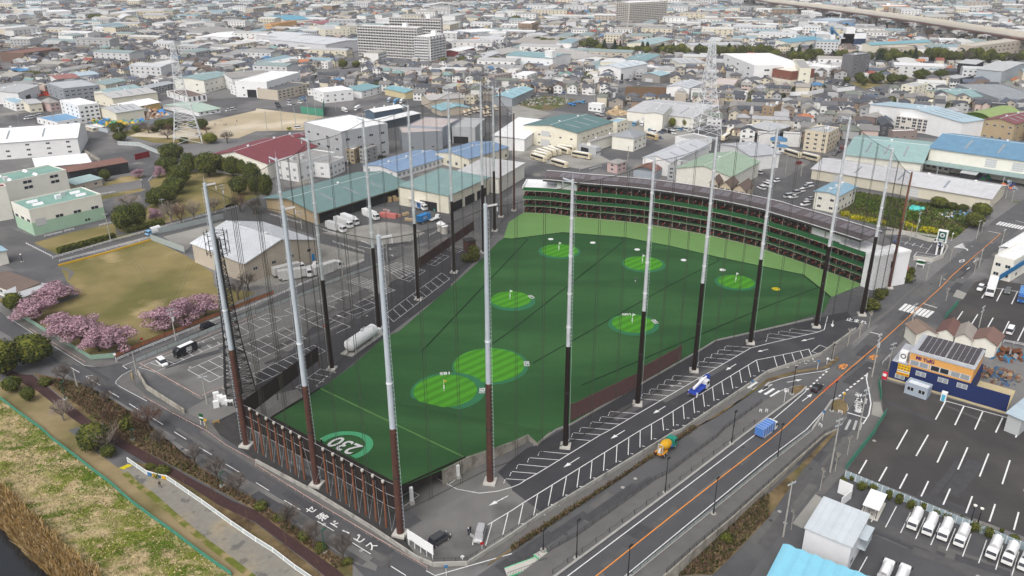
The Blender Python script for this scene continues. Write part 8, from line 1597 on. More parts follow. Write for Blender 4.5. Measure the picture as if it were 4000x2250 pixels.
# rails, fences, walls
def rail(name,label,pts,h=.85,step=3,m=qA,bars=(.45,.8),r=.05,cat='guard rail',mesh=None,z=None,pr=.05):
 t=tg(name,label,cat,(0,0,0));b=MB();p=MB();ms_=MB();pts=[V3(q)for q in pts];PS=[]
 for a,c in zip(pts,pts[1:]):
  for f in bars:b.tb(a+V3((0,0,h*f/.85)),c+V3((0,0,h*f/.85)),r,r,5)
  if mesh:ms_.bar(a,c,.04,h*.9,0,h*.05)
  L=(c-a).length;k=max(1,round(L/step))
  for i in range(k):PS.append(a.lerp(c,i/k))
 PS.append(pts[-1]);pt('rails',b,[m],t);p.tb((0,0,0),(0,0,h),pr,pr,5);pm_=p.mesh(yO,[m]);rest=MB()
 for i,q in enumerate(PS):
  if i<100:link(yO,pm_,t,q)
  else:rest.tb(q,q+V3((0,0,h)),pr,pr,5)
 if rest.f:pt('posts',rest,[m],t)['kind']=kN
 if mesh:pt('mesh',ms_,[mesh],t)
 return t
mat(jT,(.33,.37,.36),rough=.7,var=.2,scale=2);mat('galv_pale',(.42,.46,.5),var=.12);mat(yT,(.42,.46,.45),var=.15,scale=1);mat(xR,(.22,.33,.26),var=.2,scale=1);mat('orange_net',(.34,.14,.07),var=.4,scale=.8);mat(kQ,(.48,.33,.29),var=.5,scale=.6)
rail('mesh_fence','green mesh fence along the top of the grassy levee',FEN[1:-1],1.1,4,jB,(.8,),.04,jP,jB)
rail('ramp_fence','white panel fence bordering the paver ramp',mx((jG,[(1270,315),(1460,445),(1570,480),(1660,495),(1750,555),(2010,735),(2300,945),(2542,1110)]),(qO,[(170,1215),(390,1385),(600,1530)])),1.2,4.2,qA,(.1,.82),.07,jP,yT,pr=.11)
bp=MB();a,b=Q(jG,1465,455),Q(jG,1655,500)
for i in range(4):bp.bar(a.lerp(b,i/4+.02)+V3((0,0,.2)),a.lerp(b,i/4+.22)+V3((0,0,.2)),.12,.75,i%2)
mat(jY,(.05,.17,.35),var=.1);sd_m('striped_panel',bp,[jY,jJ],'blue and yellow striped panels hung on the white ramp fence','panel')
rail(qX,'white guard rail between the cherry trees and the side street',mx((qF,[(1180,750),(1290,700),(1900,455),(2576,190)]),(jK,[(40,170),(200,105),(460,-10)]),(qM,[(430,1440),(860,1270),(1090,1185)])),.9,4,qA,(.5,.85),.06)
rail(qX,'white guard rail along the lane below the clipped hedge',zl(qU,(530,1165),(1110,995),(1500,890),(2400,640)),.9,4,qA,(.45,.85),.07)
rail(qX,'white guard rail with orange panels on the park edge of the lane',zl(qU,(600,1195),(1060,1080),(1510,960)),.9,4,qA,(.45,.85),.06)
kb=MB();kb.wall(zl(qU,(590,1235),(1060,1110),(1520,975)),0,.6,0,.4);sd_m('orange_kerb',kb,[jJ],'rusty orange kerb panels between the lane and the park lawn',zB)
rail('park_fence','grey green mesh fence of the park along the front street',zl(qF,(140,265),(920,735),(1150,715)),1.5,4,xR,(.85,),.05,jP,xR)
rail('park_fence','orange meshed fence of the park along the side street',mx((qF,[(1150,715),(1420,600),(2000,370),(2576,140)]),(jK,[(180,75)])),1.3,4,kW,(.85,),.05,jP,'orange_net')
rail('car_park_fence','beige mesh fence of the left car park along the side street',mx((qF,[(1365,760),(2000,500),(2576,255)]),(jK,[(0,270),(640,25)]),(qM,[(700,1425),(1300,1205)])),1.3,3.2,'rope',(.85,),.05,jP,yT)
rail(xL,'red and white barrier rail around the left car park corner',zl(qF,(1400,790),(1560,870),(2020,1130)),.8,3.5,kQ,(.8,),.09)
rail(xL,'red and white barrier rail between the mast compound and the car park',zl(qF,(2040,1115),(2300,1005)),.8,3.5,kQ,(.8,),.09)
rail(xL,'red and white rail inside the car park fence',zl(qF,(1400,790),(1700,680),(2576,300)),.7,3.5,kQ,(.7,),.07)
rail('street_rail','faded pink white rail along the front street kerb',mx((qF,[(1450,1125),(1740,1290),(2100,1480)]),(jG,[(2240,165),(2542,330)]),(qO,[(0,365),(560,715),(1100,1035),(1700,1385)])),.75,3,kQ,(.75,),.06)
rail('street_rail','faded pink white rail on the far kerb of the front street',zl(qF,(305,440),(860,775)),.75,3,kQ,(.75,),.06)
rail('service_fence','blue grey railing between the service road and the main road pavement',[q+V3((0,0,.1))for q in Ls[1:11]],1.1,2.6,qZ,(.1,.45,.82),.045,yB)
rail('bridge_railing','blue grey railing on top of the long retaining wall',[q+V3((0,0,.7))for q in Rs[1:8]],1.0,2.6,qZ,(.1,.45,.82),.045,yB)
rail('kerb_railing','low dark railing beside the right lane of the ramp',[q+V3((0,0,.2))for q in Rc[1:6]],.9,2.6,qZ,(.25,.8),.04,yB,jT)
ch=tg('chain_posts','dark posts linked by chains along the left kerb of the main road','chain fence',(0,0,0));pm=MB();cm_=MB();prev=None;pts=Lc[1:6];np_=0
for a,b in zip(pts,pts[1:]):
 k=max(1,round((b-a).length/4.4))
 for i in range(k):
  q=a.lerp(b,i/k)+V3((-.6,.5,.12));m=MB();m.tb((0,0,0),(0,0,1.05),.07,.06,6);o=pt(yO,m,[qZ],ch,loc=q)
  if prev is not None:cm_.path([prev+V3((0,0,.95)),prev.lerp(q,.5)+V3((0,0,.55)),q+V3((0,0,.95))],.03,4)
  prev=q
pt('chain',cm_,[qZ],ch)
rail('lot_fence','green mesh fence between the lower street and the empty truck lot',mx((qD,[(1150,905),(1110,975),(1135,1150)]),),1.8,2.5,jB,(.05,.85),.05,jP,jB)
rail('lot_fence','long green mesh fence at the left side of the empty truck lot',mx((qD,[(1185,1290),(1080,1443)]),(jE,[(1070,20),(770,400)])),1.8,2.5,jB,(.05,.85),.05,jP,jB)
rail('lot_fence','green mesh fence beside the upper truck lot',zl(qD,(1775,325),(1910,180)),1.8,2.5,jB,(.05,.85),.05,jP,jB)
mat('galv',(.40,.50,.55),rough=.5,var=.12,scale=.6,metal=.3)
gf=tg('sheet_fence','galvanised sheet fence between the empty truck lot and the white trucks',jP,(0,0,0));m=MB();a,b=Q(jE,760,470),Q(jE,3000,1390);hF=HT(a,S(jE,760,400)[1]);m.bar(a,b,.08,hF);pt('sheets',m,['galv'],gf);m=MB();L=(b-a).length
for i in range(int(L/1.1)):q=a.lerp(b,i*1.1/L)+V3((0,-.06,0));m.box(q.x-.06,q.y-.06,0,q.x+.06,q.y+.06,hF+.05)
pt('ribs',m,[jA],gf)
for k_,(nm,lb,pts,h0,mm,th)in enumerate([('block_wall','grey block wall curving around the front corner of the range',mx((qO,[(0,325),(560,625),(1150,990),(1600,1290),(1755,1355),(2100,1345),(2542,1060)]),(qQ,[(290,855),(1600,50)]),(jI,[(1700,1465),(2560,880)]),(qD,[(0,872),(530,692),(700,572),(880,440)])),1.0,jS,.3),('lot_wall','rounded pale wall around the corner car lot by the green logo sign',zl(qG,(1170,915),(1380,920),(1600,985),(1740,1010),(1800,1070),(1760,1150),(1650,1195),(1460,1170)),1.6,qK,.3),('lot_wall','low pale wall behind the left car park compound',zl(qF,(1390,880),(1480,1035),(1580,1100),(1860,1280)),1.4,kO,.3),('yard_wall','white wall sweeping in front of the brick and cream hall',zl(qN,(130,965),(400,960),(555,930)),3,qA,.4),('yard_wall','white wall around the small car park beside the brick hall',zl(qN,(645,895),(700,925),(870,905)),3,qA,.4)]):
 m=MB();m.wall(pts,-.1,h0,0,th);sd_m(nm,m,[mm],lb,jR)
rail('yard_fence','thin black railing on the block wall of the range corner',[q+V3((0,0,1.0))for q in mx((qO,[(1480,1110),(1755,1350),(2100,1340),(2542,1055)]),(qQ,[(290,850),(1600,45)]),(jI,[(1700,1460),(2560,875)]))],.8,2.5,qY,(.82,),.03,yB,pr=.035)
rail('steel_fence','grey steel sheet fence beside the beige gable warehouse',zl(qU,(1520,975),(1860,1100)),2.6,3,jT,(.85,),.05,jP,jT)
rail('steel_fence','long grey sheet fence in front of the fan shaped trees',zl(qU,(1520,930),(2250,760)),2.4,3,jT,(.85,),.05,jP,jT)
rail(kH,'white low fence at the lawn strip below the green factory',zl(qU,(450,945),(620,905)),.8,2,qA);rail(kH,'short white low fence right of the first one',zl(qU,(655,890),(745,870)),.8,2,qA);rail(kH,'white low fence in front of the evergreen pair',zl(qU,(1000,835),(1165,795)),.8,2,qA);rail(kH,'white curved fence at the corner of the left lot',zl(qU,(265,1015),(530,1150)),.8,2,qA)
rail(kH,'white fence at the bend of the park lane',zl(qU,(1495,385),(1540,340),(1585,310)),.9,2,qA);rail(kH,'white rail before the lane verge with dry grass',zl(qU,(1015,520),(1160,495)),.8,2,qA)
rail(qX,'white guard rail in front of the overgrown field',zl(qG,(1180,860),(1360,900),(1740,960)),.9,4,qA,(.45,.85),.07);rail(qX,'white guard rail along the freight yard lane',zl(qM,(680,880),(840,935)),.9,3,qA);rail(qX,'white guard rail on the far side of the shed yard lane',zl(qM,(775,1000),(1090,1100)),.9,3,qA);rail(qX,'white guard rail below the freight warehouse gable',zl(qM,(150,725),(460,815)),.9,3,qA);rail(qX,'short white rail at the concrete yard corner',zl(qM,(1065,995),(1160,1035)),.9,3,qA);rail(qX,'short white rail at the yard end before the tank silos',zl(qM,(1745,935),(1840,890)),.9,3,qA)
rail(qX,'white guard rail on the bus yard corner',zl(jM,(780,270),(900,235)),.9,3,qA);rail(qX,'white guard rail of the upper truck lot road',zl(qD,(2370,560),(2576,600)),.9,3,qA);rail(qX,'white guard rail before the navy workshop corner',zl(qD,(1150,780),(1225,705)),.9,3,qA)
rail('sheet_fence','long pale blue grey sheet fence between the scrap yard and the pylon trees',zl(qH,(560,1230),(1090,1340),(1300,1300),(1780,1185)),3,4,jT,(.85,),.05,jP,'galv_pale')
rail('yard_fence','white panel fence behind the open pergola yard',zl(qU,(1190,20),(1400,30),(1620,120)),2.4,3,qA,(.2,.85),.06,jP,yT)
m=MB();m.bar(Q(qU,1365,180),Q(qU,1510,145),.15,3.2,0,.6);sd_m('red_banner',m,[qV],'dark red sheet hung on the yard fence above the dark red shed','banner',color=(.22,.015,.02))
m=MB();m.wall(zl(qU,(855,95),(1010,190)),0,2,0,.3);sd_m('yard_wall',m,[kO],'stained low wall beside the big white warehouse yard',jR)
# schoolyard net with poles
for i,(x,y,ty)in enumerate([(115,1330,1120),(265,1300,1090),(400,1265,1060),(530,1210,960),(605,1190,970),(2440,0,0)][:5]):
 b=Q(qJ,x,y);h=HT(b,S(qJ,x,ty)[1]);t=tg('net_post','tall grey green schoolyard net post, %s from the left'%['first','second','third','fourth','last'][i],yO,b,0,'posts of the schoolyard net');m=MB();m.tb((0,0,0),(0,0,h),.2,.15,6);pt('shaft',m,[jT],t);m=MB();m.box(-.4,-.4,-.1,.4,.4,.2);pt(yP,m,[jS],t)
gn=MB();a,b=Q(qJ,455,1140),Q(qJ,680,1170);gn.bar(a,b,.1,5,0);gn.bar(b,Q(qJ,690,1080),.1,7,0);sd_m('practice_net',gn,[jB],'bright green practice screen at the schoolyard corner','net')
# signs and small things
def board(name,label,z,p0,p1,ytop,h0,m,cat='sign',posts=2,pm=qA,th=.12):
 a,b=Q(z,*p0),Q(z,*p1);h=HT(a,S(z,p0[0],ytop)[1]);t=tg(name,label,cat,a);d=b-a;m1=MB();m1.bar((0,0,h*h0),(d.x,d.y,h*h0),th,h*(1-h0));pt('board',m1,[m],t)
 for i in range(posts):q=d*(.04+.92*i/max(1,posts-1));m2=MB();m2.tb((q.x,q.y+.1,0),(q.x,q.y+.1,h*.98),.09,.09,6);pt(yO,m2,[pm],t)
 return t,d,h
t,d,h=board('signboard','long white signboard on five posts at the front corner',qO,(1510,1140),(1765,1305),985,.42,qA,posts=5,pm=qA)
t,d,h=board('range_sign','green sign on two white posts by the mast compound',qF,(2020,1390),(2060,1400),1275,.45,xM);m=MB();m.bar((0,-.08,h*.62),(d.x,d.y-.08,h*.62),.05,h*.12);pt('lettering_strip',m,[qA],t)
t,d,h=board('name_board','pale name board with a dark oval by the car lot entrance',qG,(1485,1245),(1565,1260),1160,.35,qA);m=MB();c=d*.5;dn_=d.normalized()
m.add([(c.x+dn_.x*1.7*mt.cos(a*.39),c.y+dn_.y*1.7*mt.cos(a*.39)-.12,h*.68+.55*mt.sin(a*.39))for a in range(16)],[tuple(range(16))]);pt('oval',m,[xM],t)
# logo sign tower
b0,b1=Q(qG,1690,1120),Q(qG,1740,1130);hS=HT(b0,S(qG,1720,870)[1]);hP=HT(b0,S(qG,1700,985)[1]);d=(b1-b0).normalized();t=tg('sign_tower','tall green and white sign tower with a silver round badge on white legs','sign',b0.lerp(b1,.5),mt.atan2(d.y,d.x));wS=(b1-b0).length
for s in(-1,1):m=MB();m.box(s*wS/2-.3,-.3,0,s*wS/2+.3,.3,hP);pt('leg',m,[qA],t)
m=MB();wB=wS*.95;m.box(-wB,-.8,hP,wB,.8,hS);pt('sign_box',m,[qA],t);m=MB();m.box(-wB+.35,-.88,hP+.3,wB-.35,-.8,hS-.35);pt('sign_face',m,[mat('tealdark',(.01,.085,.06),var=.05)],t)
m=MB();rB=wB*.55;zc=hP+(hS-hP)*.62;m.add([(rB*mt.cos(a*.26),-.93,zc+rB*mt.sin(a*.26))for a in range(24)],[tuple(range(24))]);pt('badge',m,[yX],t)
m=MB();m.path([V3((rB*x,-.97,zc+rB*z))for x,z in((-.5,-.3),(-.1,.25),(.2,.35),(.5,.1))],.12,5);m.path([V3((rB*x,-.97,zc+rB*z))for x,z in((-.1,.25),(.1,-.1),(.0,-.55))],.12,5);pt('golfer_mark',m,[qY],t)
for i,(wz,ws_)in enumerate(((.25,.62),(.14,.45))):m=MB();[m.box(-wB*ws_+j*wB*ws_*.2,-.92,hP+(hS-hP)*wz-.25,-wB*ws_+j*wB*ws_*.2+wB*ws_*.14,-.88,hP+(hS-hP)*wz+.15)for j in range(10)];pt(yU,m,[jA],t)
m=MB();m.box(-wS/2,-.35,hP-1.9,wS/2,.35,hP-.15);pt('parking_plate',m,[mat('sign_navy',(.02,.03,.10),var=0)],t);lettering('P','letter',t,[kR],1.7,(.6,-.38,hP-1.05),(1,0,0),(0,0,1),bold=.05);lettering('⇐','arrow',t,[kR],1.2,(-.7,-.38,hP-1.05),(1,0,0),(0,0,1),bold=.03)
# red drinks machine beside the end wall
p=Q(qG,1365,1290);t=tg('vending_machine','red vending machine with a white script stroke behind the end wall shrubs','vending machine',p,.35);m=MB();m.box(-1.2,-.5,0,1.4,.5,2.2);pt('cabinet',m,[qV],t,color=(.55,.02,.04));m=MB();m.path([V3((x,-.54,z))for x,z in((-.2,1.1),(-.4,1.5),(.0,1.6),(.2,1.3),(.6,1.6),(.9,1.3))],.07,4);pt('script_stroke',m,[qA],t)
# orange lane posts
for i in range(11):
 p=RQ(qD,560+i*16.5,1060-i*13.8,.15);t=tg('lane_post','red orange flexible post on the orange centre line','lane post',p,0,'posts on the orange centre line');m=MB();m.tb((0,0,0),(0,0,.85),.06,.05,6);pt('stem',m,[mat('orange_red',(.62,.08,.03),var=0)],t);m=MB();m.tb((0,0,-.05),(0,0,.06),.18,.14,8);pt('base',m,['orange_red'],t)
# small white rails and posts on the islands
isl=MB();isl.psm(zl(qD,(640,1165),(720,1130),(790,1175),(805,1235),(770,1290),(640,1230)),.2);st_m('traffic_island',isl,[qW]);isl=MB();isl.psm(zl(qD,(250,1010),(350,995),(385,1015),(350,1050),(240,1090)),.2);st_m('traffic_island',isl,[qW])
for lb,z,a,b in[('white hoop barrier on the right island',qD,(705,1270),(745,1285)),('white hoop barrier on the left island, upper',qD,(165,1050),(205,1065)),('white hoop barrier on the right pavement',qD,(510,1400),(540,1420)),('yellow striped hoop at the side street corner',qF,(1325,895),(1335,940)),('orange hoop barrier by the leftmost front pole',qF,(2150,1385),(2205,1370)),('white hoop barrier at the lane bend',qM,(1340,1075),(1358,1075)),('white hoop barrier on the service pavement, left',jI,(2490,1260),(2510,1265)),('white hoop barrier on the service pavement, right',jI,(2550,1260),(2570,1265))]:
 p,q=Q(z,*a,.15),Q(z,*b,.15);m=MB();u=V3((0,0,.85));m.path([p,p+u,q+u,q],.06,6);m.tb(p+u*.5,q+u*.5,.05,.05,5);sd_m('hoop_barrier',m,[jJ if 'yellow' in lb or 'orange' in lb else qA],lb,'barrier','hoop barriers')
for i,(z,x,y,ty,lb,mm)in enumerate([(qD,495,835,740,'blue round road sign on the triangular verge',jY),(qD,590,780,715,'white sign post on the triangular verge',qA),(qD,160,1170,1040,'white post with a blue sign on the left island',qA),(qD,545,1350,1245,'white post with a blue disc on the right pavement',jY),(qD,755,1150,1065,'slim post with a yellow marker on the right island',jJ),(jI,2405,1030,940,'white post with pale blue top beside the block wall',jY),(qF,1437,580,515,'red round no entry sign by the orange fence',kP),(qF,1170,755,670,'slim white sign post at the park corner',qA),(qO,1890,1449,1340,'sign post with blue arrow plates at the bottom corner',jY),(qO,2245,1180,1110,'small red no entry sign before the silver minivan',kP),(qF,2080,1430,1330,'orange road mirror on a post by the range sign',jJ),(qO,2050,1290,1270,'slim white marker post in the front yard',qA),(qG,1845,980,900,'slim white post behind the logo sign',qA),(jK,690,420,395,'small red cone row marker by the bays',kP)]):
 b=Q(z,x,y,.1);h=max(1.2,HT(b,S(z,x,ty)[1]));t=tg('road_sign',lb,'road sign',b,.2);m=MB();m.tb((0,0,0),(0,0,h),.06,.05,6);pt(yO,m,[qA if mm!=jJ else jJ],t);m=MB();m.tb((0,-.08,h-.35),(0,-.12,h-.35),.38,.38,14);pt('plate',m,[mm],t)
# pallets, crates and silos in the freight yard
for i,(x,y,n,w_,c,lb)in enumerate([(1345,590,2,1.6,(.46,.33,.18),'stack of brown crates, left in front of the open bays'),(1395,580,2,1.6,(.46,.33,.18),'stack of brown crates, middle in front of the open bays'),(1430,575,1,1.6,(.5,.36,.2),'stack of brown crates, right in front of the open bays'),(1480,545,2,1.5,(.46,.33,.18),'tall brown crates at the corner of the two teal roofs'),(1300,690,1,1.3,(.55,.38,.36),'pink wrapped pallet behind the white truck'),(1330,700,1,1.3,(.55,.38,.36),'second pink wrapped pallet behind the white truck'),(1400,745,1,1.4,(.48,.36,.22),'brown box pallet right of the red container'),(1440,745,1,1.4,(.52,.25,.2),'reddish box pallet right of the red container'),(1490,730,1,1.4,(.46,.34,.2),'brown box pallet in the middle of the yard'),(1520,720,1,1.4,(.46,.34,.2),'brown box pallet next to the middle one'),(1520,780,1,1.4,(.5,.38,.24),'brown boxes behind the blue container, left'),(1560,785,1,1.4,(.5,.38,.24),'brown boxes behind the blue container, right'),(1640,540,1,1.2,(.5,.38,.2),'small carton pile under the teal canopy, left'),(1730,550,2,1.3,(.5,.38,.2),'carton pile under the teal canopy, right'),(1800,590,4,2.2,(.02,.022,.028),'tall black plastic crate stack by the teal canopy'),(1850,590,4,2.0,(.05,.2,.5),'tall blue plastic crate stack by the teal canopy'),(1905,595,3,1.8,(.08,.08,.06),'dark crate stack with a yellow top by the teal canopy'),(1825,660,2,1.0,(.05,.2,.5),'small blue crate stack on the forklift side'),(1085,620,1,2.6,(.28,.14,.08),'brown sacks just inside the open bay')]):
 p=Q(qM,x,y);t=tg('crate_stack' if c[2]<.3 or c[2]>.4 else 'pallet',lb,'crates',p,.5,'goods standing in the freight yard')
 for j in range(n):m=MB();m.box(-w_/2,-w_/2,.15+j*1.15,w_/2,w_/2,.15+j*1.15+1.1);pt('crate',m,[qV],t,color=c)
 m=MB();[m.box(-w_/2,-w_/2+k*w_*.42,0,w_/2,-w_/2+k*w_*.42+.15,.15)for k in range(3)];pt('skid',m,[yR],t)
m=MB();p=Q(qM,1335,745);m.box(-4,-1.1,.1,4,1.1,1.9);[m.box(-4+i*.7,-1.14,.1,-3.8+i*.7,1.14,1.85)for i in range(12)];sd_m('tarped_load',m,[qV],'long pinkish red tarped load beside the white truck','load',None,p,-.35,(.55,.18,.16))
for i,(x,y)in enumerate([(1860,880),(1895,905)]):
 p=Q(qM,x,y);t=tg('silo',['pale conical silo behind the dark red screen, left','pale conical silo behind the dark red screen, right'][i],'silo',p,0,'two pale silos');m=MB();m.tb((0,0,0),(0,0,3.2),1.5,1.5,14);pt('barrel',m,[qK],t);m=MB();m.tb((0,0,3.2),(0,0,4.3),1.75,.15,14);pt('cone',m,[qA],t)
for i,(x,y)in enumerate([(1810,680),(2020,610),(2050,625)]):
 p=Q(qM,x,y);t=tg('forklift',['teal forklift beside the wing body truck','teal forklift, left of two by the canopy','teal forklift, right of two by the canopy'][i],'forklift',p,.4,'teal forklifts');m=MB();m.box(-1.1,-.6,.25,.8,.6,1.0);pt(zE,m,[qV],t,color=(.02,.28,.26));m=MB();[m.box(x-.05,y-.05,1,x+.05,y+.05,2.1)for x in(-.6,.5)for y in(-.5,.5)];m.box(-.7,-.55,2.1,.6,.55,2.17);pt('overhead_guard',m,[qY],t);m=MB();m.box(.85,-.4,.1,.95,.4,2.2);m.box(.95,-.35,.1,2.0,-.2,.15);m.box(.95,.2,.1,2.0,.35,.15);pt('mast',m,[qY],t);wheels(t,(.5,-.8),.55)
p=Q(qM,2150,1080);t=tg('small_hut','small dark brown hut beside the shrubs on the left of the range','hut',p,.5);m=MB();m.box(-1.8,-1.8,0,1.8,1.8,4.4);pt(jR,m,[jN],t);m=MB();m.box(-2,-2,4.4,2,2,4.6);pt(jZ,m,[yH],t)
# timber stacks, scrap heaps
def heap(name,label,z,x,y,rad,h,cols,n,sc_=1.0,cat='heap'):
 p=Q(z,x,y);m=MB();rnd=random.Random(int(x+y))
 for i in range(n):
  a,r=rnd.uniform(0,6.28),rad*mt.sqrt(rnd.random());zz=h*(1-r/rad)*rnd.random();s=sc_*rnd.uniform(.4,1.3);q=V3((r*mt.cos(a),r*mt.sin(a)*.7,zz));dx=V3((rnd.gauss(0,1),rnd.gauss(0,1),rnd.gauss(0,.4))).normalized()*s;dy=dx.orthogonal().normalized()*s*.7;dz=dx.cross(dy).normalized()*s*.5;v=[q-dx-dy,q+dx-dy,q+dx+dy,q-dx+dy];m.hexa(v+[k+dz for k in v],rnd.randrange(len(cols)))
 for i,c in enumerate(cols):mat('%s_%d_%d'%(name,x,i),c,var=.2)
 return sd_m(name,m,['%s_%d_%d'%(name,x,i)for i in range(len(cols))],label,cat,None,p)
heap('timber_stack','big stack of timber crates between the white cube and the grey depot',qL,1060,1150,7,6,[(.45,.33,.2),(.5,.4,.26),(.36,.26,.15)],150,1.3,'timber');heap(yI,'heap of orange and white scrap in the recycling yard',qH,1490,1170,16,7,[(.42,.21,.09),(.5,.42,.35),(.36,.34,.32),(.25,.14,.08)],420,1.1);heap('tarp_heap','blue tarps piled right of the orange scrap heap',qH,1610,1165,6,4,[(.05,.2,.5),(.1,.3,.6)],60,1.6);heap('machine_heap','jumble of blue and yellow machinery below the scrap heap',qH,1180,1230,18,3,[(.06,.2,.45),(.5,.35,.05),(.1,.1,.1),(.05,.3,.2)],220,1.4);heap('machine_heap','red excavators crowded beside the grey store at the upper left',qH,400,955,12,4,[(.5,.06,.02),(.4,.04,.02),(.08,.07,.07)],160,1.2);heap(xG,'blue and white rubbish pile on the overgrown field',qG,1830,735,8,1.2,[(.05,.2,.45),(.4,.4,.4),(.38,.32,.22)],70,.45);heap(xG,'teal tarp on the overgrown field',qG,1490,670,2.5,1.5,[(.08,.42,.38),(.1,.5,.45)],30,1.2);heap(xG,'pale bags by the dark bush on the field',qG,1960,705,7,.8,[(.08,.25,.5),(.36,.36,.38),(.2,.2,.2)],45,.45);heap(yI,'rows of grave like stones and rubble in the scrap garden',qL,260,1020,26,1.2,[(.36,.36,.34),(.22,.22,.2),(.06,.09,.03),(.08,.1,.04)],520,.6);heap(yI,'rust and steel scrap beside the navy workshop',qD,2290,900,7,2.5,[(.16,.08,.05),(.14,.14,.14),(.28,.2,.12),(.05,.09,.16)],120,.55);heap(yI,'blue skips and scrap behind the navy workshop',qD,2400,690,6,2.5,[(.03,.16,.3),(.15,.06,.03),(.2,.2,.2)],50,.8);heap('crate_heap','green and purple plastic crates below the blue roofed warehouse',qG,2160,345,5,3,[(.02,.3,.08),(.2,.1,.25),(.05,.2,.35)],60,1.1);heap('vehicle_heap','orange and blue machines at the end of the cream warehouse',qG,2410,450,5,4,[(.45,.13,.03),(.04,.06,.2),(.25,.3,.33)],40,.9);heap('crate_heap','blue tarpaulin stack among the grey roofs at the right',qN,975,1310,7,3,[(.08,.3,.6),(.2,.45,.7)],60,1.6);heap('truck_heap','red container bodies beside the aqua roofed warehouse',qL,520,720,12,4,[(.35,.03,.06),(.25,.02,.04),(.06,.25,.45)],70,2.0)
# green stair at the bottom
t=tg('green_stair','green steel stair with dark railings climbing from the service road','stair',(0,0,0));A=[Q(qQ,-60,1420,.1),Q(qQ,160,1340,1.0),Q(qQ,330,1270,2.2),Q(qQ,260,1210,2.4)]
for a,b,nm in((A[0],A[1],'flight'),(A[1],A[2],'flight'),(A[2],A[3],'landing')):
 m=MB();n=max(2,int((b-a).length/.35))
 for i in range(n):p,q=a.lerp(b,i/n),a.lerp(b,(i+1)/n);m.bar(V3((p.x,p.y,p.z)),V3((q.x,q.y,p.z)),2.2,.14)
 pt(nm,m,[qK],t);dd=(b-a);nn=V3((-dd.y,dd.x,0)).normalized()*1.15
 for s in(-1,1):
  m=MB();m.bar(a+nn*s,b+nn*s,.12,.35,0,-.15);pt('stringer',m,[mat('mint_paint',(.12,.48,.26),var=.05)],t);m=MB();m.tb(a+nn*s+V3((0,0,1.1)),b+nn*s+V3((0,0,1.1)),.04,.04,5);k=max(3,int(dd.length/.5))
  for i in range(k+1):p=a.lerp(b,i/k)+nn*s;m.tb(p,p+V3((0,0,1.1)),.025,.025,4)
  pt(yB,m,[qZ],t)
m=MB();m.hexa([A[1]+V3((-1,-1,-1.2)),A[2]+V3((0,-1,-2.3)),A[2]+V3((0,1,-2.3)),A[1]+V3((-1,1,-1.2)),A[1]+V3((-1,-1,-.1)),A[2]+V3((0,-1,-.15)),A[2]+V3((0,1,-.15)),A[1]+V3((-1,1,-.1))]);pt('stair_wall',m,[qK],t)
# depot bits: bike shelter, white gate boards
p=Q(jE,1040,790);u=(Q(jE,1090,690)-p).normalized();t=tg('bike_shelter','small bicycle shelter with a flat white roof beside the depot bays','shelter',p,mt.atan2(u.y,u.x));m=MB();m.box(-3,-1.6,2.3,3.4,1.6,2.45);pt(jZ,m,[qA],t)
for x in(-2.7,3):m=MB();m.tb((x,1.2,0),(x,1.2,2.3),.07,.07,6);m.tb((x,-1.2,0),(x,-1.2,2.3),.07,.07,6);pt(yO,m,[qZ],t)
m=MB();m.box(-3.4,-1.7,0,3.6,1.8,.12);pt('slab',m,[qK],t)
for i in range(4):
 q=p+u*(-2.2+i*1.3);b_=tg('bicycle','dark bicycle parked under the white shelter','bicycle',(q.x,q.y,.12),mt.atan2(u.y,u.x)+1.57,'bicycles in the shelter');m=MB()
 for x in(-.52,.52):
  for a in range(12):m.tb((x+.33*mt.cos(a*.524),0,.33+.33*mt.sin(a*.524)),(x+.33*mt.cos(a*.524+.524),0,.33+.33*mt.sin(a*.524+.524)),.025,.025,4)
 pt('wheels',m,['tyre'],b_);m=MB();m.path([V3(v)for v in((-.52,0,.33),(-.15,0,.85),(.35,0,.85),(0,0,.33),(-.52,0,.33))],.03,4);m.path([V3(v)for v in((.52,0,.33),(.38,0,1.0),(.38,-.25,1.05),(.38,.25,1.05))],.03,4);pt(jW,m,[qZ],b_)
gbw=MB();a,b,c=Q(jE,690,620),Q(jE,820,680),Q(jE,720,760);gbw.bar(a,b,.15,3.4);gbw.bar(b,c,.15,2.2);sd_m('gate_screen',gbw,[qA],'white panelled gate screen at the depot entrance','gate')
# zoned concrete plant, viaduct
p=Q(qN,700,500);t=tg('concrete_plant','white and blue concrete batching plant tower with chutes and conveyor','plant',p);kk=1.0;pr=(G(S(qN,780,500)[0],S(qN,780,500)[1])-p).length/80
def PX(dx,dyy):return dx*pr,HT(p,S(qN,700,500-dyy)[1])
for x0,x1,y0,y1,mm in((-90,-30,0,150,qA),(-20,60,0,120,jW),(60,150,60,220,qA),(60,270,0,110,'navy_paint'),(60,270,110,160,qA),(-40,0,60,200,xQ),(20,80,40,110,xQ)):
 if mm not in MATS:mat(mm,{'navy_paint':(.03,.05,.10),xQ:(.58,.54,.42)}[mm],var=.1)
 m=MB();a0=x0*pr;a1=x1*pr;z0=HT(p,S(qN,700,500-y0)[1])if y0 else 0;z1=HT(p,S(qN,700,500-y1)[1]);dp=R.uniform(6,12);m.box(a0,0,z0,a1,dp,z1);pt('bin',m,[mm],t)
m=MB();z1=HT(p,S(qN,700,300)[1]);m.bar((-95*pr,-1,z1),(-70*pr,2,z1*.75),3,3);m.bar((-95*pr,-1,z1),(30*pr,2,z1*.5),2,2);pt('conveyor',m,[jY],t)
VH=17
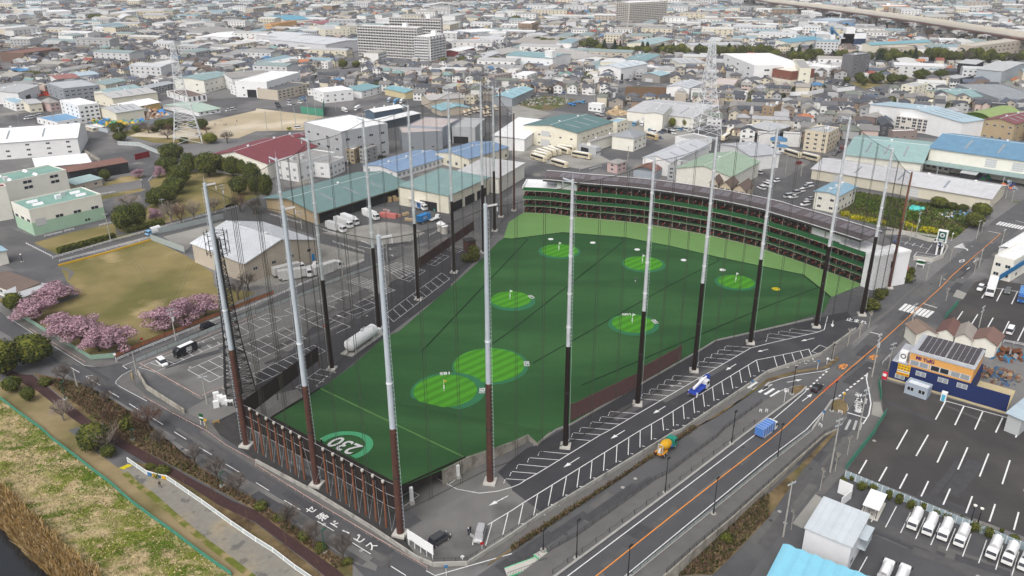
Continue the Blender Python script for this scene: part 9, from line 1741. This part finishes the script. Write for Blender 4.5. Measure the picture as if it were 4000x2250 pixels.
va=[Q(qN,x,y,VH)for x,y in[(-900,-120),(-400,-60),(0,15),(500,75),(1000,140),(1500,210),(2000,290),(2500,365),(3100,460)]]
vt=tg('viaduct','long elevated expressway with cream barriers and pink girder crossing the top right','viaduct',(0,0,0));dk_=MB();gd_=MB();pr_=MB();bw_=24
L_,R_=[],[]
for i,q in enumerate(va):d=(va[min(i+1,len(va)-1)]-va[max(i-1,0)]);n=V3((-d.y,d.x,0)).normalized();n=n if n.y>0 else-n;L_.append(q+n*bw_);R_.append(q)
for i in range(len(va)-1):
 dk_.hexa([R_[i]-V3((0,0,1)),R_[i+1]-V3((0,0,1)),L_[i+1]-V3((0,0,1)),L_[i]-V3((0,0,1)),R_[i],R_[i+1],L_[i+1],L_[i]]);n=(L_[i]-R_[i]).normalized()
 gd_.hexa([R_[i]+n*2-V3((0,0,3)),R_[i+1]+n*2-V3((0,0,3)),L_[i+1]-n*2-V3((0,0,3)),L_[i]-n*2-V3((0,0,3)),R_[i]+n*1-V3((0,0,1.02)),R_[i+1]+n*1-V3((0,0,1.02)),L_[i+1]-n*1-V3((0,0,1.02)),L_[i]-n*1-V3((0,0,1.02))])
 pr_.bar(R_[i],R_[i+1],.5,3.4);pr_.bar(L_[i],L_[i+1],.5,3.0);pr_.bar(R_[i].lerp(L_[i],.5),R_[i+1].lerp(L_[i+1],.5),.5,1.2)
mat('girder_pink',(.50,.24,.21),var=.08);mat('deck_grey',(.42,.41,.39),var=.1);mat('barrier_cream',(.74,.68,.58),var=.06,scale=.05)
pt('deck',dk_,['deck_grey'],vt);pt('girder',gd_,['girder_pink'],vt);pt('barrier',pr_,['barrier_cream'],vt)
for i in range(len(va)-1):
 for u in(0,.5):q=R_[i].lerp(R_[i+1],u).lerp(L_[i].lerp(L_[i+1],u),.5);m=MB();m.box(q.x-2,q.y-2,0,q.x+2,q.y+2,VH-4);m.box(q.x-7,q.y-7,VH-6,q.x+7,q.y+7,VH-4);pt('pier',m,[qK],vt)
FOOT.append([R_[0],R_[-1],L_[-1],L_[0]])
# houses of the town
def house_protos():
 out=[]
 def roof_gable(m,x0,x1,y0,y1,z,r,o=.5):
  ym=(y0+y1)/2;s=r/((y1-y0)/2);d=o*s
  for e,sg in((y0-o,1),(y1+o,-1)):
   p=[(x0-o,e,z-d),(x1+o,e,z-d),(x1+o,ym,z+r),(x0-o,ym,z+r)]
   if sg<0:p=p[::-1]
   m.hexa(p+[(a,b,c+.18)for a,b,c in p])
 def tri(m,x0,x1,y0,y1,z,r):ym=(y0+y1)/2;m.add([(x0,y0,z),(x0,y1,z),(x0,ym,z+r)],[(0,2,1)]);m.add([(x1,y0,z),(x1,y1,z),(x1,ym,z+r)],[(0,1,2)])
 def hip(m,x0,x1,y0,y1,z,r,o=.55):
  k=(y1-y0)/2;e=[(x0-o,y0-o,z-.1),(x1+o,y0-o,z-.1),(x1+o,y1+o,z-.1),(x0-o,y1+o,z-.1),(x0+min(k,(x1-x0)*.4),(y0+y1)/2,z+r),(x1-min(k,(x1-x0)*.4),(y0+y1)/2,z+r)];m.add(e,[(0,1,5,4),(1,2,5),(2,3,4,5),(3,0,4),(3,2,1,0)])
 for v in range(7):
  w_,r_,b_=MB(),MB(),MB();wins=[];x,y,h=4.6,3.6,5.6
  if v==0:w_.box(-x,-y,0,x,y,h);tri(w_,-x,x,-y,y,h,2.0);roof_gable(r_,-x,x,-y,y,h,2.0)
  elif v==1:w_.box(-x,-y,0,x,y,h);hip(r_,-x,x,-y,y,h,1.9);b_.box(-x+.5,-y-1.2,2.7,1,-y,2.85);b_.box(-x+.5,-y-1.2,2.85,1,-y-1.1,3.8)
  elif v==2:
   w_.box(-x,-y,0,x,y,h);hip(r_,-x,x,-y,y,h,1.8);w_.box(-1,-y-2.6,0,x+.8,-y,2.9);hip(r_,-1,x+.8,-y-2.6,-y+.6,2.95,1.0)
  elif v==3:
   h=6.0;w_.box(-x,-y,0,x,y,h);r_.box(-x+.15,-y+.15,h-.2,x-.15,y-.15,h+.05);[w_.box(*q)for q in((-x,-y,h,x,-y+.15,h+.6),(-x,y-.15,h,x,y,h+.6),(-x,-y+.15,h,-x+.15,y-.15,h+.6),(x-.15,-y+.15,h,x,y-.15,h+.6))];b_.box(-x+.3,-y-1.2,2.8,x-.8,-y,2.95);b_.box(-x+.3,-y-1.25,2.95,x-.8,-y-1.15,3.95)
  elif v==4:x,y=3.4,3.8;h=7.6;w_.box(-x,-y,0,x,y,h);tri(w_,-x,x,-y,y,h,1.6);roof_gable(r_,-x,x,-y,y,h,1.6,.35);b_.box(-x+.3,-y-1.1,5.0,.5,-y,5.1);b_.box(-x+.3,-y-1.1,5.1,.5,-y-1.0,6.0)
  elif v==5:
   w_.box(-x,-y,0,x,y,h);tri(w_,-x,x,-y,y,h,2.0);roof_gable(r_,-x,x,-y,y,h,2.0);w_.box(-.6,-y-2.2,0,3.2,-y,h-.4)
   w_.add([(-.6,-y-2.2,h-.4),(3.2,-y-2.2,h-.4),(1.3,-y-2.2,h+1.1)],[(0,1,2)]);
   for s in(-1,1):p=[(1.3+s*2.3,-y-2.6,h-.75),(1.3+s*2.3,-.5,h-.75),(1.3,-.5,h+1.15),(1.3,-y-2.6,h+1.15)];p=p if s>0 else p[::-1];r_.hexa(p+[(a,b,c+.16)for a,b,c in p])
  else:
   x,y,h=9.5,3.8,5.8;w_.box(-x,-y,0,x,y,h);tri(w_,-x,x,-y,y,h,1.5);roof_gable(r_,-x,x,-y,y,h,1.5,.4);b_.box(-x+.3,-y-1.3,2.75,x-.3,-y,2.9);b_.box(-x+.3,-y-1.35,2.9,x-.3,-y-1.25,3.9)
  n=5 if v==6 else 3
  for fl_ in range(3 if v==4 else 2):
   for i in range(n):wins.append((-x+2*x*(i+.5)/n,-y,.9+2.7*fl_,0))
   for i in range(2):wins.append((-x,-y+2*y*(i+.5)/2,1.1+2.7*fl_,1))
   for i in range(2):wins.append((x,-y+2*y*(i+.5)/2,1.1+2.7*fl_,2))
  if v in(2,5):wins=[q for q in wins if not(q[3]==0 and q[0]>-1 and(v==5 or q[2]<2))]+[(1.3,-y-(2.6 if v==2 else 2.2),.9,0)]
  out.append((w_.mesh(jR,[zC]),r_.mesh(jZ,['tile_roof']),b_.mesh(xV,[zC])if b_.f else None,wins,(x,y,h),(w_,r_,b_)))
 return out
HP=house_protos()
KINDN=['gabled house','hipped house','low winged house','flat topped house','tall narrow house','bay fronted house','long balcony flats']
ROOFC=[((.085,.088,.098),'dark grey'),((.13,.13,.14),'slate'),((.20,.195,.19),yA),((.13,.10,.085),kJ),((.26,.08,.065),'dull red'),((.08,.20,.36),'blue'),((.19,.30,.29),'teal'),((.36,.36,.37),'pale grey'),((.075,.08,.095),'charcoal'),((.42,.16,.08),'orange'),((.17,.19,.16),'moss grey'),((.30,.28,.26),'taupe'),((.10,.115,.15),'blue grey'),((.11,.11,.12),'graphite')]
ROOFW=[13,11,9,7,1.6,1,1,4,12,.7,3,4,5,10]
WALLC=[((.72,.71,.69),qA),((.63,.57,.45),'cream'),((.46,.41,.34),jQ),((.30,.22,.16),kJ),((.42,.42,.42),yA),((.54,.43,.38),'pinkish'),((.07,.07,.08),zF),((.55,.46,.27),'yellowish'),((.34,.30,.26),'taupe')]
WALLW=[17,9,6,2,5,3,1,2,3]
EXC=[zl(qJ,(1000,520),(1960,520),(1960,655),(1000,640)),mx((qH,[(2060,1230),(2576,1110)]),(qJ,[(500,1150),(690,1175),(480,1310),(0,1320)]),(qH,[(2400,1390),(1300,1370)])),zl(qL,(1150,860),(1560,880),(1560,1010),(1300,1030),(1130,950)),zl(qL,(0,1060),(330,950),(750,960),(780,1060),(560,1060),(400,1150),(0,1150)),zl(qJ,(600,700),(1000,690),(1040,780),(640,790)),zl(qN,(780,900),(1480,780),(1480,860),(1180,930)),zl(qN,(240,1020),(800,980),(880,990),(1160,1000),(1160,940),(840,930),(560,860),(540,800),(860,800),(870,900),(560,930),(250,990)),zl(qL,(200,490),(1560,580),(2576,600),(2576,520),(1560,500),(850,430),(230,430)),zl(qN,(0,660),(2576,660),(2576,540),(0,560)),zl(qH,(60,820),(110,560),(30,480),(-20,520),(60,820)),zl(qH,(1000,1230),(1700,1200),(1700,1120),(1300,1130),(960,1200)),zl(qJ,(430,1080),(900,1140),(1250,1050),(1520,1040),(1300,960),(1000,1000)),zl(qJ,(2050,1180),(2500,1120),(2500,1050),(2100,1100)),zl(qL,(1060,870),(1250,870),(1600,850),(1500,800),(1050,810))]
def inside(p,poly):
 c=False;n=len(poly);j=n-1
 for i in range(n):
  a,b=poly[i],poly[j]
  if(a.y>p.y)!=(b.y>p.y)and p.x<(b.x-a.x)*(p.y-a.y)/(b.y-a.y)+a.x:c=not c
  j=i
 return c
BB=[(min(q.x for q in f),max(q.x for q in f),min(q.y for q in f),max(q.y for q in f),f)for f in FOOT+EXC]
def blocked(p,r):
 for x0,x1,y0,y1,f in BB:
  if x0-r<p.x<x1+r and y0-r<p.y<y1+r:
   if inside(p,f):return True
   for i in range(len(f)):
    a,b=f[i-1],f[i];ab=b-a;t=max(0,min(1,(p-a).dot(ab)/max(1e-6,ab.dot(ab))))
    if(p-(a+ab*t)).length<r:return True
 return False
YL=[(-300,330),(120,380),(330,400),(560,400),(650,360),(760,340),(960,330),(1400,400),(1700,420),(1990,420),(2050,400),(2300,420),(2420,430),(2700,400),(2790,500),(2900,560),(3020,590),(3200,560),(3480,540),(3550,520),(3800,560),(4300,600)]
def ylim(x):
 for(a,ya),(b,yb)in zip(YL,YL[1:]):
  if a<=x<=b:return ya+(yb-ya)*(x-a)/(b-a)
 return 250
CAND=[];rg=random.Random(11);GA=mt.radians(-17);gx=V3((mt.cos(GA),mt.sin(GA),0));gy=V3((-mt.sin(GA),mt.cos(GA),0));v=150.0;row=0
while v<2350:
 ext_=.76*v+140;u=-1.15*v-250;block=rg.randrange(6,11)
 pitch=11.2 if v<900 else 12.5
 while u<ext_+500:
  p=gx*u+gy*v+V3((0,0,0));u+=pitch*rg.uniform(.9,1.3);block-=1
  if block==0:u+=6;block=rg.randrange(6,12)
  p=p+gx*rg.uniform(-1,1)+gy*rg.uniform(-1.2,1.2)
  if p.y<180:continue
  px,py=P2((p.x,p.y,0))
  if px<-120 or px>4120 or py>ylim(px)or py<-45:continue
  if blocked(p,6.5):continue
  big=rg.random()<(.05 if v<700 else.11)
  CAND.append((p,row,big,px,py))
 v+=13.5 if row%2==0 else 18.5;row+=1
 if v>1000:v+=3
CAND.sort(key=lambda c:c[0].length)
def pick(L,Wt):return rg.choices(L,Wt)[0]
NH=0;far=MB();CARS=[]
def nearest(p):
 best=min(REFS,key=lambda r:max(0,(r[1]-p).length-r[2]*.4));d=p-best[1]
 a,b=P2((p.x,p.y,0)),P2((best[1].x,best[1].y,0));dx,dy=a[0]-b[0],a[1]-b[1]
 return('behind' if dy<-abs(dx)*.35 else 'in front of' if dy>abs(dx)*.35 else 'left of' if dx<0 else 'right of')+' '+best[0]
for p,row,big,px,py in CAND:
 ang=GA+(mt.pi if row%2 else 0)+rg.choice((0,0,0,mt.pi/2,-mt.pi/2))+rg.uniform(-.05,.05);rc,rn=pick(ROOFC,ROOFW);wc,wn_=pick(WALLC,WALLW);k=rg.choices(range(7),[5,6,5,3,3,5,1.2])[0]
 s=rg.uniform(.88,1.12)
 if NH<300:
  NH+=1;wm,rm,bm2,wins,dims,_=HP[k]
  if k==6 and blocked(p,10):k=1;wm,rm,bm2,wins,dims,_=HP[k]
  t=tg(xA if k!=6 else 'flats','%s %s, %s roof, %s'%(wn_,KINDN[k],rn,nearest(p)),xA if k!=6 else 'flats',p,ang,'houses of the town',(s,s*rg.uniform(.92,1.08),rg.uniform(.92,1.1)))
  link(jR,wm,t,color=wc);link(jZ,rm,t,color=rc if k!=3 else(.38,.38,.38))
  if bm2:link(xV,bm2,t,color=tuple(min(.7,c*1.15)for c in wc))
  for x,y,z,f in wins:
   if rg.random()<.12:continue
   o=link(kC,WINM,t,(x,y,z),{0:mt.pi,1:mt.pi/2,2:-mt.pi/2}[f],(1.6,1,1.25))
  CARS.append((p,ang,dims))
 else:
  ca,sa=mt.cos(ang),mt.sin(ang);T=lambda x,y,z:(p.x+ca*x-sa*y,p.y+sa*x+ca*y,z)
  if big:
   x,y,h=rg.uniform(9,24),rg.uniform(6,11),rg.choice((6,7,8,10,13));wc=pick(WALLC[:5]+[((.58,.58,.58),'w')],[12,6,3,1,4,9]);wc=wc[0];rc=rg.choice([(.50,.51,.52),(.30,.30,.30),(.24,.34,.38),(.42,.42,.42),(.62,.62,.62),(.25,.31,.31),(.36,.34,.31),(.55,.55,.53)])
   b=[T(a,c,d)for a,c,d in((-x,-y,0),(x,-y,0),(x,y,0),(-x,y,0),(-x,-y,h),(x,-y,h),(x,y,h),(-x,y,h))];far.hexa(b,0,wc);far.hexa([T(a*1.02,c*1.03,d)for a,c,d in((-x,-y,h),(x,-y,h),(x,y,h),(-x,y,h))]+[T(-x,0,h+1.6),T(x,0,h+1.6),T(x,0.1,h+1.6),T(-x,.1,h+1.6)],0,rc)
   for fl_ in range(int(h//3.2)):
    for i in range(6):xx=-x+2*x*(i+.5)/6;z=1+3.1*fl_;[far.qd(T(xx-.9,s_*(y+.05),z),T(xx+.9,s_*(y+.05),z),T(xx+.9,s_*(y+.05),z+1.3),T(xx-.9,s_*(y+.05),z+1.3),0,(.05,.055,.06))for s_ in(-1,1)]
  else:
   _,_,_,wins,dims,mbs=HP[k]
   for mb_,c_ in zip(mbs,(wc,rc if k!=3 else(.38,.38,.38),wc)):
    if mb_.f:far.add([T(a*s,b*s,c*1.0)for a,b,c in mb_.v],mb_.f,0,c_)
   for x,y,z,f in wins:
    if f==0:q=[(x-.7,y-.06,z),(x+.7,y-.06,z),(x+.7,y-.06,z+1.2),(x-.7,y-.06,z+1.2)]
    else:e=.06 if f==2 else-.06;q=[(x+e,y-.7,z),(x+e,y+.7,z),(x+e,y+.7,z+1.2),(x+e,y-.7,z+1.2)]
    far.qd(*[T(a*s,b*s,c)for a,b,c in q],0,(.05,.055,.06))
mat(yW,attr='col',var=.10,scale=.5,rough=.8)
print('houses',len(CAND),'far faces',len(far.f))
tag(link('distant_houses',far.mesh('distant_houses',[yW])),kind=kN)
# garden greenery and parked cars between the houses, too many to count
gr=MB();rg2=random.Random(5)
for c in CAND:
 p=c[0];d_=p.length
 if rg2.random()<(.42 if d_<900 else.33):
  q=p+gx*rg2.uniform(-6,6)+gy*rg2.choice((-7.5,7.5))
  if blocked(q,1.5):continue
  n_=26 if d_<700 else 9;h=rg2.choice((1.6,2.2,3,4,5.5,7));r=h*.42;cc=rg2.choice([(.03,.042,.016),(.045,.055,.018),(.06,.065,.02),(.09,.07,.05),(.12,.095,.075)])
  for _ in range(n_):
   d=V3((rg2.gauss(0,1),rg2.gauss(0,1),rg2.gauss(0,1))).normalized();c0=q+V3((d.x*r,d.y*r,h*.55+d.z*h*.42));x=d.orthogonal().normalized()*r*.5;y=d.cross(x).normalized()*r*.5;f=rg2.uniform(.7,1.3);gr.add([c0-x-y,c0+x-y,c0+x+y,c0-x+y],[(0,1,2,3)],0,tuple(a*f for a in cc))
tag(link('garden_greenery',gr.mesh('garden_greenery',[yW])),kind=kN)
cs=MB();wires_=MB()
for c in CAND:
 p=c[0];d_=p.length
 if d_>1300 or rg2.random()>.55:continue
 q=p+gx*rg2.uniform(3,6)+gy*rg2.choice((-6.2,6.2))
 if blocked(q,1.5):continue
 a=GA+rg2.choice((0,1.57));ca,sa=mt.cos(a),mt.sin(a);T=lambda x,y,z:(q.x+ca*x-sa*y,q.y+sa*x+ca*y,z);cc=rg2.choice([(.7,.7,.7),(.7,.7,.7),(.4,.41,.42),(.02,.02,.025),(.1,.12,.2),(.3,.05,.05)])
 cs.hexa([T(*k_)for k_ in((-2.1,-.8,.3),(2.1,-.8,.3),(2.1,.8,.3),(-2.1,.8,.3),(-2.1,-.78,.95),(2.1,-.78,.85),(2.1,.78,.85),(-2.1,.78,.95))],0,cc);cs.hexa([T(*k_)for k_ in((-1.9,-.74,.95),(1.1,-.74,.9),(1.1,.74,.9),(-1.9,.74,.95),(-1.6,-.62,1.5),(.3,-.62,1.5),(.3,.62,1.5),(-1.6,.62,1.5))],0,(.03,.035,.04));cs.hexa([T(*k_)for k_ in((-1.6,-.64,1.5),(.3,-.64,1.5),(.3,.64,1.5),(-1.6,.64,1.5),(-1.5,-.6,1.56),(.2,-.6,1.56),(.2,.6,1.56),(-1.5,.6,1.56))],0,cc)
tag(link(zI,cs.mesh(zI,[yW])),kind=kN)
up_=MB()
for i,c in enumerate(CAND):
 p=c[0]
 if p.length>1100 or rg2.random()>.16:continue
 q=p+gx*5.5-gy*7;
 if blocked(q,1):continue
 up_.tb(q,q+V3((0,0,11)),.17,.11,5,0,False);[up_.bar(q+gx*-1+V3((0,0,z)),q+gx*1+V3((0,0,z)),.12,.12)for z in(10.3,9.2)]
tag(link('distant_poles',up_.mesh('distant_poles',[jS])),kind=kN)
# air
hz=MB();hz.box(-2600,-350,-7,2600,2600,112)
hm=bpy.data.materials.new('haze');hm.use_nodes=True;n=hm.node_tree.nodes;n.remove(n[yN]);vp=n.new('ShaderNodeVolumePrincipled');vp.inputs[zH].default_value=(.93,.95,1,1);vp.inputs['Density'].default_value=.00009;hm.node_tree.links.new(vp.outputs[0],n['Material Output'].inputs['Volume']);MATS['haze']=hm
tag(link('haze',hz.mesh('haze',['haze'])),kind=kN)
# one label for one thing
bpy.context.view_layer.update()
by={}
for o in TOP:
 try:by.setdefault(o[yZ],[]).append(o)
 except ReferenceError:pass
for lb,L in by.items():
 if len(L)<2 or L[0].name.startswith(('lane_post','bicycle')):continue
 L.sort(key=lambda o:P2(o.location)[0]);n=len(L)
 for i,o in enumerate(L):
  e={2:['left of two','right of two'],3:['leftmost of three','middle of three','rightmost of three']}.get(n)
  sfx=e[i]if e else(ORD[i]if i<20 else 'number %d'%(i+1))+' from the left'
  o[yZ]=lb+', '+sfx
seen={}
for o in TOP:seen.setdefault(o[yZ],[]).append(o.name)
print('DUP',[(k,v)for k,v in seen.items()if len(v)>1][:10]);print('LONG',[k for k in seen if len(k.split(' '))>16][:10]);print('OBJECTS',len(bpy.data.objects),'THINGS',len(TOP))
